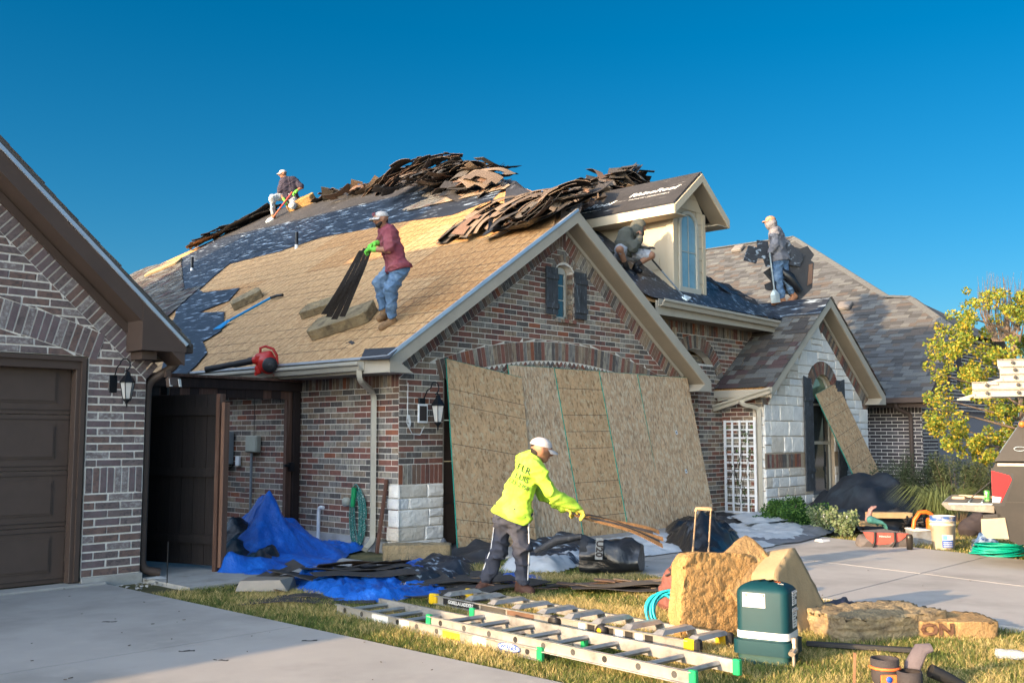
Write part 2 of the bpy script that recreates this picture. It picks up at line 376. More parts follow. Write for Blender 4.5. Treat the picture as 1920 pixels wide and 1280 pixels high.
feltw = M('dusty_underlayment', (.034, .033, .034), .7, .3, 2, c2=(.30, .30, .29), amt=.30, s2=5, st2=(2.6, .5, 2.6), w2=.06, bump=.6, bs=8, dist=.02)
white_ink = M('white_print', (.62, .62, .60), .8, .1)
def shg(n, c): return M(n, c, .95, .22, 60, c2=tuple(x*.55 for x in c), amt=.4, s2=170, w2=.1, bump=.6, bs=260, dist=.004)
SH = [shg('shingle_weathered_brown', (0.0845, 0.0758, 0.0676)), shg('shingle_grey', (0.0924, 0.0979, 0.0998)), shg('shingle_dark', (0.0466, 0.0442, 0.0447)), shg('shingle_maroon', (0.0625, 0.0413, 0.0437)), shg('shingle_light', (0.1311, 0.1344, 0.1290))]
SHW = [4, 3.4, 2.6, 2, 1.6]
SHT = [shg('shingle_tan', (.26, .20, .145)), shg('shingle_buff', (.33, .265, .195)), shg('shingle_rust', (.25, .15, .105))]
SN = [shg('neighbour_shingle_grey', (0.0766, 0.0816, 0.0874)), shg('neighbour_shingle_brown', (0.0818, 0.0710, 0.0645)), shg('neighbour_shingle_dark', (0.0519, 0.0538, 0.0572)), shg('neighbour_shingle_pale', (0.1038, 0.1104, 0.1123))]
sh_back = M('shingle_back', (.035, .033, .034), .8, .3, 12, c2=(.10, .095, .09), amt=.3, s2=9, w2=.08)
brown_trim = M('brown_trim', (0.0689, 0.0468, 0.0377), .6, .08, 4, bump=.1, bs=30)
door_br = M('brown_garage_door', (0.0780, 0.0540, 0.0435), .55, .08, 6, bump=.25, bs=90, bst=(1, 1, 6))
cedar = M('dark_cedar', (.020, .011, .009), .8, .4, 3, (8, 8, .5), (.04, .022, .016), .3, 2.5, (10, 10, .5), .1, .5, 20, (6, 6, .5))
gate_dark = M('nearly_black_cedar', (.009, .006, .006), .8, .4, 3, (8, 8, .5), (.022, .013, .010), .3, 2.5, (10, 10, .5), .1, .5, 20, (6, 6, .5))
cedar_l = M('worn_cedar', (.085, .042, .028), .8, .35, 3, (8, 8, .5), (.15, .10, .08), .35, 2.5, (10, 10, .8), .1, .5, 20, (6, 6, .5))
lumber = M('tan_lumber', (.32, .18, .10), .75, .2, 4, (6, 6, .6), bump=.2)
black_metal = M('black_metal', (.012, .014, .018), .4, .1, metal=.4)
lamp_glass = M('lamp_glass', (.62, .62, .6), .25, .1, 12, trans=.3)
shutter_m = M('weathered_shutter', (.045, .05, .058), .8, .35, 6, c2=(.30, .34, .37), amt=.33, s2=9, st2=(6, 6, .7), w2=.07, bump=.6, bs=20, bst=(6, 6, .6))
frame_m = M('window_frame', (.42, .40, .34), .5, .06)
def glassm(n, c, c2): return M(n, c, .06, .3, 2.5, c2=c2, amt=.4, s2=1.6, w2=.2, bump=0, spec=.9)
pane_d = glassm('dark_window_glass', (.02, .03, .035), (.05, .07, .08)); pane_g = glassm('green_window_glass', (.03, .06, .05), (.30, .38, .22))
pane_b = glassm('dormer_window_glass', (.16, .27, .33), (.22, .34, .38))
siding = M('cream_siding', (.52, .44, .32), .65, .05, 3)
white_p = M('white_paint', (.70, .71, .73), .6, .08, 10)
grey_box = M('grey_enclosure', (.20, .23, .25), .45, .06)
beige_box = M('beige_enclosure', (.33, .34, .29), .5, .08)
pvc = M('white_pvc', (.66, .68, .70), .4, .08)
# ---------------------------------------------------------------- ground, driveways
g = MB(); g.add([(-900, -900, -.03), (900, -900, -.03), (900, 900, -.03), (-900, 900, -.03)], [(0, 1, 2, 3)])
g.build('ground', soil, kind='structure')
def grid_sheet(name, x0, x1, y0, y1, st, mat, zf, kind='structure'):
    xs = np.arange(x0, x1+st*.5, st); ys = np.arange(y0, y1+st*.5, st); b = MB(); nx, ny = len(xs), len(ys)
    b.v = [(x, y, zf(x, y)) for x in xs for y in ys]; b.f = [(i*ny+j, (i+1)*ny+j, (i+1)*ny+j+1, i*ny+j+1) for i in range(nx-1) for j in range(ny-1)]
    b.m = [0]*len(b.f); b.sm = [True]*len(b.f); return b.build(name, mat, kind=kind)
def lz(x, y): return -.012+.018*mnoise.noise((x*1.3, y*1.3, 0))
grid_sheet('lawn', -4.2, 14, -13, 2.6, .1, soil, lz)
# left driveway: slabs between x=-10.5 and -3.72, main driveway swings in front of the garage
def slabs(name, quads):
    p = empty(name, (quads[0][0][0], quads[0][0][1], 0)); tag(p, kind='structure')
    for q in quads:
        b = MB(); c = [Vector((x, y, .0)) for x, y in q]; m = sum(c, Vector())/4; cc = [v+(m-v).normalized()*.006 for v in c]
        b.add([v-Vector((0, 0, .1)) for v in c]+[v+Vector((0, 0, .020)) for v in c]+[v+Vector((0, 0, .028)) for v in cc], [(8, 9, 10, 11)]+[(i, (i+1) % 4, 4+(i+1) % 4, 4+i) for i in range(4)]+[(4+i, 4+(i+1) % 4, 8+(i+1) % 4, 8+i) for i in range(4)])
        b.build('slab', slab, p)
    return p
jl = lambda a, b, t: a+(b-a)*t
Q = []
ys = [-.12, -3.25, -6.4, -9.55, -12.7]
def lx(y): return -3.72+.0*y
for i in range(4):
    for a, b in ((-10.6, -7.02), (-7.0, -3.72)): Q.append([(a, ys[i+1]+.012), (b, ys[i+1]+.012), (b, ys[i]), (a, ys[i])])
slabs('left_driveway', Q)
P_('threshold', conc, None, lambda b: b.box(-9.3, -3.72, -.11, .14, -.05, .045, bev=.006), kind='structure')
# main driveway: left edge x=.05 at y=-7.3 .. flares to -.1, right edge runs from (5.6,-1.5) to (4.1,-6)
L0, R0 = (.62, -.35), (6.4, -.35)
le = [(.62, -.3), (.45, -2.85), (.15, -5.5), (-.3, -8.1), (-1.4, -12.7)]
mi = [(3.3, -.3), (2.85, -2.85), (2.35, -5.5), (1.75, -8.1), (1.2, -12.7)]
re_ = [(5.95, -.3), (5.3, -2.85), (4.45, -5.5), (3.7, -8.1), (3.6, -12.7)]
Q = []
for i in range(4):
    gp = lambda p, d: (p[0], p[1]+d)
    for A_, B_ in ((le, mi), (mi, re_)):
        o1 = .006 if A_ is mi else 0; o2 = -.006 if B_ is mi else 0
        Q.append([(A_[i+1][0]+o1, A_[i+1][1]+.012), (B_[i+1][0]+o2, B_[i+1][1]+.012), (B_[i][0]+o2, B_[i][1]), (A_[i][0]+o1, A_[i][1])])
slabs('main_driveway', Q)
b = MB()
for (A_, B_) in ((le[2], mi[2]), (mi[2], re_[2])): b.beam((*A_, .012), (*B_, .012), .02, .012)
for i in range(4): b.beam((*mi[i], .012), (*mi[i+1], .012), .03, .02)
b.build('joint_filler', joint_l, kind='structure')
P_('driveway_joint', joint_m, None, lambda b: [b.box(-10.6, -3.72, y-.0, y+.012, -.05, .019) for y in ys[1:4]], kind='structure')
grid_sheet('planting_bed', 6.3, 12.5, -3.2, -.7, .12, dirt, lambda x, y: .03+.03*mnoise.noise((x*2, y*2, 1)))
P_('street', slab, None, lambda b: b.box(-60, 60, -24, -15, -.08, -.02), kind='structure')
P_('side_path', conc, None, lambda b: b.box(-3.3, -.9, -.9, 1.9, -.04, .03), kind='structure')
P_('neighbour_driveway', slab, None, lambda b: b.box(14.2, 24, -12.7, -1.2, -.05, .028), kind='structure')
# ---------------------------------------------------------------- main house (brick, being re-roofed)
X_, Y_, Z_ = Vector((1, 0, 0)), Vector((0, 1, 0)), Vector((0, 0, 1))
MH = empty('brick_house', (3.1, 0, 0), 'red and grey brick house with its roof stripped to bare board and black underlay', 'house')
FR0 = Fr((0, 0, 0), X_, Z_, -Y_)            # front gable wall, x=0..6.28
PM = .667; EZ = 2.40                         # roof pitch, deck height at the eave x=-.42
def zr(x): return EZ+PM*(x+.42) if x < 3.14 else EZ+PM*(6.70-x)
WT = lambda x: zr(x)-.22                     # top of brickwork under the soffit
WX0, WX1, WZ0, WZ1 = 3.02, 3.41, 3.17, 3.90
def wall_poly(pts, y0, y1, name='wall', mat=mortar, par=None):
    b = MB(); b.prism([Vector((x, y0, z)) for x, z in pts], (0, y1-y0, 0)); return b.build(name, mat, par or MH)
P_('foundation', conc, MH, lambda b: (b.box(-.03, .78, -.03, .3, -.1, .12), b.box(5.5, 6.3, -.03, .3, -.1, .06), b.box(-.03, .3, .3, 22, -.1, .16)))
AR = dict(cx=3.14, R=8.02, zc=2.53-8.02)     # intrados of the wide garage arch
def arc_z(x, R, zc, cx=3.14): return zc+math.sqrt(max(0, R*R-(x-cx)**2))
def arc_x(z, R, zc): return math.sqrt(max(0, R*R-(z-zc)**2))
inA = [(x, arc_z(x, 8.02, AR['zc'])) for x in np.linspace(.75, 5.53, 15)]
wall_poly([(0, .1), (.75, .1), (.75, 2.18), (5.53, 2.18), (5.53, .1), (6.28, .1), (6.28, WT(6.28)), (4.0, WT(4.0)), (4.0, 3.1), (2.4, 3.1), (2.4, WT(2.4)), (0, WT(0))], .0, .12)
P_('wall', mortar, MH, lambda b: (b.prism([Vector(p) for p in ((2.4, .0005, 3.1), (WX0, .0005, 3.1), (WX0, .0005, WT(WX0)), (2.4, .0005, WT(2.4)))], (0, .12, 0)), b.prism([Vector(p) for p in ((WX1, .0005, 3.1), (4.0, .0005, 3.1), (4.0, .0005, WT(4.0)), (WX1, .0005, WT(WX1)))], (0, .12, 0)),
    b.prism([Vector((x, .001, z)) for x, z in [(WX0, WZ1), (WX0+.06, WZ1+.06), (3.215, WZ1+.09), (WX1-.06, WZ1+.06), (WX1, WZ1), (WX1, WT(WX1)), (3.14, WT(3.14)), (WX0, WT(WX0))]], (0, .12, 0)), b.box(WX0, WX1, .0007, .12, 3.1, WZ0)))
BP = Pieces('brick', 'brick', BR, BRW)
BAND = .30                                   # height of the standing course under the rakes, measured vertically
bl = lambda z: (z+BAND-WT(0))/PM             # inner limit of the left band at height z
br_ = lambda z: 6.28-bl(z)
Ro, zo = 8.30, AR['zc']
def spans0(z):
    lo, hi = (C_(0), C_(6.28)) if z < WT(0)-BAND else (lambda q: max(0, bl(q)), lambda q: min(6.28, br_(q)))
    o = []
    if z < 2.19: return [(lo, C_(.745)), (C_(5.535), hi)]
    if z < 2.41: return [(lo, lambda q: .69-(q-2.146)*.32), (lambda q: 5.59+(q-2.146)*.32, hi)]
    if z < zo+Ro:
        f = lambda q: arc_x(q, Ro, zo)
        return [(lo, lambda q: 3.14-f(q)), (lambda q: 3.14+f(q), hi)]
    if WZ0-.07 < z < WZ1+.04: return [(lo, C_(WX0-.005)), (C_(WX1+.005), hi)]
    if WZ1+.04 <= z < WZ1+.16: return [(lo, C_(WX0+.02)), (C_(WX1-.02), hi)]
    return [(lo, hi)]
run(BP, FR0, 1.085, 4.42, spans0)
soldier(BP, FR0, 0, .745, .83, 1.085); soldier(BP, FR0, 5.535, 6.28, .83, 1.085)
arch(BP, FR0, 3.14, 8.02, AR['zc'], 2.45, .28)
wb = lambda x: WT(0)-BAND+PM*x
c_ = math.cos(math.atan(PM))
rake(BP, FR0, (.0, WT(0)-BAND), (3.14, wb(3.14)), BAND*c_); rake(BP, FR0, (6.28, WT(0)-BAND), (3.14, wb(3.14)), BAND*c_, side=-1)
soldier(BP, FR0, 3.03, 3.25, wb(3.14)-.02, WT(3.14)-.06, w=.073)
# herringbone infill beneath the arch
for k in range(96):
    x = .8+k*.049; s_ = 1 if k % 2 else -1; zt = arc_z(x, 8.02, AR['zc'])-.02
    for r_ in range(3):
        z = zt-.04-r_*.082
        if z > 2.26: BP.box(FR0, x-.054, x+.054, z-.023, z+.023, 0, .005+random.uniform(0, .003), rot=s_*math.radians(48))
arch(BP, FR0, (WX0+WX1)/2, .26, WZ1-.14, .21, .12, w=.07)
soldier(BP, FR0, WX0-.03, WX1+.03, WZ0-.07, WZ0, w=.09, d1=.05)
# side wall x=0
FS0 = Fr((0, 0, 0), Y_, Z_, -X_)
P_('wall', mortar, MH, lambda b: b.box(0, .12, .121, 21.5, .16, 2.3))
run(BP, FS0, .16, 2.045, lambda z: [(C_(.0), C_(6.6))], off=1)
soldier(BP, FS0, 0, 6.6, 2.045, 2.299)
# entry wall, y = .18, with the arched recess
EY = .18; FE = Fr((0, EY, 0), X_, Z_, -Y_)
wall_poly([(6.3, 2.2), (6.3, 2.72), (6.45, 2.86), (6.7, 2.95), (7.0, 2.98), (7.3, 2.95), (7.55, 2.86), (7.7, 2.72), (7.08, 2.72), (7.08, 0), (7.86, 0), (7.86, 2.3), (9.9, 3.5), (5.3, 3.5), (5.3, 2.2)], EY, EY+.22)
P_('wall', mortar_t, MH, lambda b: (b.box(7.08, 7.86, .44, .6, .1, 2.9), b.box(6.29, 6.35, .121, 3.2, .1, 3.3), b.box(5.3, 7.9, 3.2, 3.3, 0, 3.4)))
def spansE(z):
    sl_ = lambda q: 7.86+max(0, (q-2.3))/.62
    if z < 2.72: return [(C_(7.08), sl_)]
    if z < 3.23:
        f = lambda q: arc_x(q, .25+.72, 2.25)+.0
        if z < 3.21: return [(C_(5.3), lambda q: 7.0-f(q)), (lambda q: 7.0+f(q), sl_)]
    return [(C_(5.3), sl_)]
run(BP, FE, .1, 3.22, spansE)
soldier(BP, FE, 5.4, 9.6, 3.22, 3.45)
arch(BP, FE, 7.0, .73, 2.25, .70, .24)
FP = Fr((0, .44, 0), X_, Z_, -Y_); run(BP, Fr((7.08, 0, 0), Y_, Z_, -X_), .1, 2.7, lambda z: [(C_(EY), C_(EY+.22))], off=1)
run(BP, FP, 2.6, 2.88, lambda z: [(C_(7.08), C_(7.86))])
# stone wing: side wall x=7.86, front wall y=-.67
GY = -.67; FG = Fr((0, GY, 0), X_, Z_, -Y_); FGS = Fr((7.86, 0, 0), Y_, Z_, -X_)
GP = .76
def zg(x): return 2.26+GP*(x-7.6) if x < 9.98 else 2.26+GP*(12.36-x)
GT_ = lambda x: zg(x)-.2
wall_poly([(7.86, 0), (9.63, 0), (9.63, 2.16)]+[(10.1-.47*math.cos(a), 2.16+.46*math.sin(a)) for a in np.linspace(.1, math.pi-.1, 9)]+[(10.57, 2.16), (10.57, 0), (12.1, 0), (12.1, GT_(12.1)), (9.98, GT_(9.98)), (7.86, GT_(7.86))], GY, GY+.2, mat=mortar_t)
P_('wall', mortar_t, MH, lambda b: b.box(9.63, 10.57, GY+.001, GY+.2, 0, .27))
P_('wall', mortar, MH, lambda b: (b.box(7.86, 8.0, GY+.2, EY, 0, 2.3), b.box(11.96, 12.1, GY+.2, 6, 0, 2.2)))
run(BP, FGS, .1, 2.25, lambda z: [(C_(GY+(.22 if z < 1.98 else 0)), C_(EY))], off=1)
soldier(BP, FG, 7.86, 9.18, .868, 1.12); soldier(BP, FG, 11.2, 12.1, .868, 1.12)
rake(BP, FG, (12.1, GT_(12.1)-.32), (9.98, GT_(9.98)-.32), .32*math.cos(math.atan(GP)), side=-1)
rake(BP, FG, (7.86, GT_(7.86)-.32), (9.98, GT_(9.98)-.32), .32*math.cos(math.atan(GP)))
run(BP, FG, 1.96, 2.16, lambda z: [(C_(7.86), C_(8.0)), (C_(11.86), C_(12.1))])
arch(BP, FG, 10.1, .46, 2.16, .42, .26, d1=.03)
BP.finish(MH)
SP = Pieces('stone', 'stone', [stoneA, stoneB, stoneC], [4, 2, 3])
gl = lambda z: 7.86+max(0, (z+.32-GT_(7.86)))/GP; gr = lambda z: 19.96-gl(z)
def spansG(z):
    L_ = C_(7.86) if z < 2.0 else (lambda q: max(gl(q), 8.0)); R_ = C_(12.1) if z < 1.95 else (lambda q: min(gr(q), 11.86))
    if z < 2.2: return [(L_, C_(9.63)), (C_(10.57), R_)]
    if z < 2.88:
        f = lambda q: arc_x(q, .73, 2.16)
        return [(L_, lambda q: 10.1-f(q)), (lambda q: 10.1+f(q), R_)]
    return [(L_, R_)]
stones(SP, FG, .02, .86, spansG, (.13, .2), (.22, .5)); stones(SP, FG, 1.13, 3.72, spansG)
stones(SP, FGS, .02, 1.96, lambda z: [(C_(GY), C_(GY+.21))], (.14, .24), (.2, .3))
hz = [(.02, .13), (.14, .30), (.31, .52), (.53, .66), (.67, .83)]
for x0, x1 in ((0, .745), (5.535, 6.28)):
    for i, (a, b_) in enumerate(hz):
        c = x0+(.75, .44, .5, .16, .47)[i]*1.0
        if i == 2: SP.box(FR0, x0+.005, c-.006, a, b_, 0, .03); SP.box(FR0, c+.006, x1, a, (a+b_)/2-.005, 0, .03); SP.box(FR0, c+.006, x1, (a+b_)/2+.005, b_, 0, .04)
        elif c < x1-.05: SP.box(FR0, x0+.005, c-.006, a, b_, 0, .03); SP.box(FR0, c+.006, x1, a, b_, 0, .04)
        else: SP.box(FR0, x0+.005, x1, a, b_, 0, .04)
for i, (a, b_) in enumerate(hz): SP.box(FS0, -.035, .16+.03*(i % 2), a, b_, 0, .03)
SP.finish(MH)

# roof body ----------------------------------------------------------------
RZ = 7.70; RX = -.42+(RZ-EZ)/PM              # main ridge
R0 = Vector((RX, 6.6, RZ)); R1 = Vector((RX, 14.3, RZ)); HB_ = Vector((-.42, 22.2, EZ))
LP = Vector((5.27, 3.13, EZ+PM*5.69)); AP = Vector((3.14, -.3, zr(3.14))); BPt = Vector((8.38, .84, 4.48)); EC = Vector((9.9, -.1, 3.62)); E0 = Vector((5.1, -.27, 3.65))
VY = (AP.z-3.8525)/.75; V0 = Vector((3.14, VY, AP.z)); VE = Vector((3.14+(AP.z-3.65)/PM, -.27, 3.65))
dk = Vector((0, 0, -.06))
rf = MB()
rf.add([p+dk for p in (Vector((-.42, -.3, EZ)), AP, LP, R0, R1, HB_)], [(0, 1, 2, 3, 4, 5)])
rf.add([p+dk for p in (AP, Vector((6.70, -.3, EZ)), Vector((6.70, .4, EZ)), VE, V0)], [(0, 1, 2, 3, 4)])
rf.add([p+dk for p in (V0, VE, EC, BPt, LP)], [(0, 1, 2, 3, 4)])
rf.add([p+dk for p in (LP, BPt, R0)], [(0, 1, 2)])
rf.add([p+dk for p in (R0, BPt, EC, Vector((15, 12, 3.2)), R1)], [(0, 1, 2), (0, 2, 3), (0, 3, 4)])
rf.add([p+dk for p in (R1, Vector((15, 12, 3.2)), Vector((13, 22, EZ)), HB_)], [(0, 1, 2, 3)])
rf.build('roof', osb, MH)
LF = Fr((-.42, -.3, EZ), Y_, (1, 0, PM), (-PM, 0, 1))        # left slope: x along the eave, y up the slope
RF_ = Fr((6.70, -.3, EZ), Y_, (-1, 0, PM), (PM, 0, 1))
FF = Fr((5.1, -.27, 3.65), X_, (0, 1, .75), (0, -.75, 1))   # front slope
def sheet(name, fr, pts, mat, par, d0=.004, d1=.008, rag=.0, px=True, sub=0, **k):
    P2 = [fr.at(*p, d1) for p in pts] if px else [tuple(p) for p in pts]
    out = []
    for i, a in enumerate(P2):
        b_ = P2[(i+1) % len(P2)]; out.append(a)
        L = math.hypot(b_[0]-a[0], b_[1]-a[1]); n = int(L/.25) if rag else 0
        for q in range(1, n): out.append((a[0]+(b_[0]-a[0])*q/n+random.uniform(-rag, rag), a[1]+(b_[1]-a[1])*q/n+random.uniform(-rag, rag)))
    b = MB(); b.prism([fr.p(x, y, d0) for x, y in out], fr.N*(d1-d0)); return b.build(name, mat, par, **k)
# OSB panels on the left slope
OP = Pieces('deck_panel', 'flat', [osb, M('osb_deck_pale', (.47, .28, .125), .75, .2, 6, (.8, 2, 1.4), (.31, .16, .065), .44, 12, (.8, 2.4, 1.4), .08, .3, 60, c3=(.58, .39, .20), amt3=.42, s3=14, w3=.06, st3=(.8, 2.2, 1.4))], [1, 1])
apy = (3.14+.42)/c_
def rak(y): return 0. if y < apy else (y-apy)*c_*1.61
for i in range(5):
    a = i*1.22; x = -2.44+(i % 2)*1.22
    while x < 14:
        cutrow(OP, LF, x+.002, x+2.438, a+.002, a+1.218, rak, C_(13.5), -.012, 0); x += 2.44
OP.finish(MH)
gl_ = MB()                                    # printed and nail-stained guide lines on the bare boards
for i in range(1, 22):
    y = i*.285+random.uniform(-.03, .03); x = rak(y)
    while x < 12.5:
        L = random.uniform(.5, 2.2)
        if random.random() < .85: gl_.beam(LF.p(x, y, .0012), LF.p(min(x+L, 12.6), y+random.uniform(-.012, .012), .0012), random.uniform(.005, .012), .001, up=LF.N)
        x += L
for i in range(62):
    x = .203*i+.2+random.uniform(-.02, .02); y1_ = min(6.8, apy+x/1.61/c_); y = random.uniform(0, .3)
    while y < y1_-.3:
        L = random.uniform(.5, 2.4)
        if random.random() < .75: gl_.beam(LF.p(x, y, .0014), LF.p(x+random.uniform(-.012, .012), min(y+L, y1_-.05), .0014), random.uniform(.005, .009), .001, up=LF.N)
        y += L
gl_.build('guide_lines', ink, MH)
OSBL = [(367, 685), (388, 661), (380, 640), (414, 620), (421, 584), (371, 586), (429, 563), (450, 539), (381, 548), (402, 517), (450, 478), (546, 457), (700, 427), (745, 418), (800, 407), (872, 387)]
Wd = LF.at(872, 387)
roll = [LF.at(*p) for p in OSBL]
y_ = lambda x: x
top1 = [(rak(7.3), 7.3), (14, 7.3)]
HEND = (14.6, (RX+.42)/c_)
# upper underlay, in three overlapping courses along the slope
def hipx(y): return 14.6+( (RX+.42)/c_-y)*c_*.99
sheet('underlay', LF, [LF.at(550, 456), LF.at(700, 427), LF.at(745, 418), (3.6, 5.35), (rak(6.4)+.1, 5.75), (rak(6.7)+.1, 6.9), (14, 7.0), (14.5, 6.2)], felt, MH, px=False, rag=.02)
sheet('underlay', LF, [(13.7, 5.4), (11.9, 5.2), (9, 5.4), (6, 6.5), (rak(6.7)+.1, 6.65), (rak(7.9)+.1, 8.0), (15.0, 8.0), (15.5, 6.2)], felt, MH, .008, .012, .02, False)
sheet('underlay', LF, [(rak(7.8)+.1, 7.7), (rak(9.3)+.05, 9.2), (7, 9.6), (14.6, 9.6), (15.3, 7.9)], feltw, MH, .012, .016, .02, False)
sheet('underlay', LF, [(402, 517), (450, 478), (552, 455), (620, 420), (520, 430), (400, 470), (355, 482), (337, 517), (355, 560)], felt, MH, .016, .020, .01)
sheet('underlay', LF, [(450, 539), (381, 548), (345, 530), (330, 590), (345, 597), (371, 586), (429, 563)], felt, MH, .020, .024, .015)
sheet('underlay', LF, [(421, 584), (371, 586), (330, 580), (300, 700), (350, 700), (367, 685), (388, 661), (380, 640), (414, 620)], felt, MH, .024, .028, .015)
sheet('underlay', LF, [(675, 674), (684, 654), (748, 650), (730, 672)], feltp, MH, .01, .016, 0)
sheet('underlay', LF, [(rak(5.0)+.03, 5.0), (rak(9.2)+.03, 9.2), (rak(9.2)+1.2, 9.2), (3.0, 6.6), (2.2, 5.2)], feltp, MH, .018, .022, .02, False)
P_('underlay', feltp, MH, lambda b: (b.prism([p+Vector((0, 0, -.05)) for p in (LP, BPt, R0)], (0, 0, .06)), b.prism([AP+Vector((0, .1, .0)), LP+Vector((0, 0, -.0)), V0+Vector((0, 0, .0))], (0, 0, .012))))
# remaining old shingles at the far left
SG = Pieces('shingle', 'flat', SH, SHW)
xb = lambda y: 7.0+y*1.15 if y < 1.0 else (8.3+ (y-1.0)*.62 if y < 4 else 10.9+(y-4)*1.6)
shingles(SG, LF, 0, 6.6, lambda y: [(xb, lambda q: 22.4-q*c_)], d=.034)
# a patch of old shingles high on the slope
pa = [LF.at(800, 400), LF.at(890, 384), LF.at(925, 352), LF.at(890, 332)]
ST_ = Pieces('shingle', 'flat', SHT, [4, 4, 2])
shingles(ST_, LF, 6.25, 7.9, lambda y: [(lambda q: max(rak(q)+.15, 3.0-(q-6.2)*.2), lambda q: 5.75+(q-6.2)*.1+.25*math.sin(q*9))], d=.03)
ST_.finish(MH)
# stone wing left slope
GLF = Fr((7.6, GY-.3, 2.28), Y_, (1, 0, GP), (-GP, 0, 1)); GRF = Fr((12.36, GY-.3, 2.28), Y_, (-1, 0, GP), (GP, 0, 1))
cg = math.cos(math.atan(GP)); gtop = 2.38/cg
rb = MB(); va = lambda x: 1.15 if x < 9.3 else 1.15+(x-9.3)*1.3
rb.add([Vector(p) for p in ((7.6, -.97, 2.25), (9.98, -.97, 4.06), (9.98, 1.3, 4.06), (9.3, .2, 3.54), (7.6, .3, 2.25))], [(0, 1, 2, 3, 4)])
rb.add([Vector(p) for p in ((12.36, -.97, 2.25), (9.98, -.97, 4.06), (9.98, 1.6, 4.06), (12.36, 5, 2.25))], [(0, 1, 2, 3)])
rb.build('roof', osb, MH)
shingles(SG, GLF, 0, gtop, lambda y: [(C_(-.02), lambda q: 1.16 if q < 2.05 else 1.16+(q-2.05)*1.1)])
shingles(SG, GRF, 0, gtop, lambda y: [(C_(-.02), C_(4))])
SG.finish(MH)
# underlay on the front slope and the wing
sheet('underlay', FF, [(0, .02), (4.6, .02), (3.35, 1.35), (.15, 3.6), (-2.0, 1.6)], felt, MH, .004, .010, .02, False)
sheet('underlay', FF, [(.1, .9), (4.2, .8), (3.2, 1.5), (.3, 3.0)], felt, MH, .011, .016, .03, False)
sheet('underlay', GLF, [(-.02, 2.35), (-.02, 2.95), (2.0, 2.95), (1.7, 2.3)], felt, MH, .02, .03, .02, False)
sheet('underlay', RF_, [(.6, 2.5), (.6, 4.2), (2.0, 4.2), (2.2, 2.3)], feltp, MH, .004, .01, .02, False)
P_('drip_edge', drip, MH, lambda b: (b.beam((-.435, -.30, EZ-.012), (-.435, 7.2, EZ-.012), .05, .03), b.beam((-.45, -.325, EZ-.015), (3.14, -.325, zr(3.14)-.01), .035, .04), ))
# fascias, soffits
FH = .19
def rake_trim(x0, x1, zf, y, wy, par=MH, m=trim, ms=soffit_m, h=FH):
    a = Vector((x0, y, zf(x0))); c = Vector((x1, y, zf(x1))); dz = Vector((0, 0, -h/2-.02))
    P_('fascia', m, par, lambda b: b.prism([a+Vector((0, 0, -.02)), c+Vector((0, 0, -.02)), c+Vector((0, 0, -.02-h)), a+Vector((0, 0, -.02-h))], (0, .025, 0)))
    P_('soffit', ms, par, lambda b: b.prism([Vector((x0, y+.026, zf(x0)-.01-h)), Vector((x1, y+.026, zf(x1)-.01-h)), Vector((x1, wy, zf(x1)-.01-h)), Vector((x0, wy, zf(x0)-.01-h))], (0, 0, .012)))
for (x0, x1) in ((-.42, 3.14), (6.70, 3.14)): rake_trim(x0, x1, zr, -.325, .0)
P_('soffit_trim', trim, MH, lambda b: [b.beam((x0, -.03, zr(x0)-.235), (3.14, -.03, zr(3.14)-.235), .03, .045) for x0 in (0, 6.28)])
P_('eave_return', trim, MH, lambda b: (b.prism([(-.43, -.326, 2.2), (-.43, -.326, 2.36), (-.36, -.326, 2.38), (-.05, -.326, 2.2)], (0, .46, 0)), b.prism([(6.71, -.326, 2.19), (6.71, -.326, 2.36), (6.64, -.326, 2.38), (6.30, -.326, 2.19)], (0, .7, 0))))
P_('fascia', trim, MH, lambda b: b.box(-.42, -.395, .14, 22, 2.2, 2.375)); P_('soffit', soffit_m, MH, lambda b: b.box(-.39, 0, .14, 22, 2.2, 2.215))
def gutter(par, p0, p1, out, m=gutter_m, w=.12, h=.11):
    p0 = Vector(p0); p1 = Vector(p1); o = Vector(out)
    pr = [(0, 0), (0, -h), (w*.62, -h), (w*.75, -h*.55), (w, -h*.35), (w, -.012), (w*.88, 0), (w*.88, -.02), (w*.68, -h*.5), (w*.55, -h*.9), (.012, -h*.9), (.012, 0)]
    b = MB(); b.prism([p0+o*a+Vector((0, 0, c)) for a, c in pr], p1-p0); return b.build('gutter', m, par)
gutter(MH, (-.42, .16, 2.345), (-.42, 9, 2.335), (-1, 0, 0))
def downspout(par, pts, m=gutter_m, w=.085, d=.065, name='downspout'):
    b = MB(); b.tube(pts, w/2*1.25, 4, smooth=False, ry=d/w)
    P = [Vector(p) for p in pts]
    return b.build(name, m, par)
def bend(p, n=5):                             # smooth polyline corners
    p = [Vector(q) for q in p]; o = [p[0]]
    for i in range(1, len(p)-1):
        a = p[i]+(p[i-1]-p[i]).normalized()*min(.09, (p[i-1]-p[i]).length*.45); c = p[i]+(p[i+1]-p[i]).normalized()*min(.09, (p[i+1]-p[i]).length*.45)
        for k in range(n+1): t = k/n; o.append(a*(1-t)**2+p[i]*2*t*(1-t)+c*t*t)
    return o+[p[-1]]
downspout(MH, bend([(-.47, .21, 2.26), (-.45, .22, 2.12), (-.06, .42, 1.98), (-.05, .42, .12), (-.22, .36, .04)]))
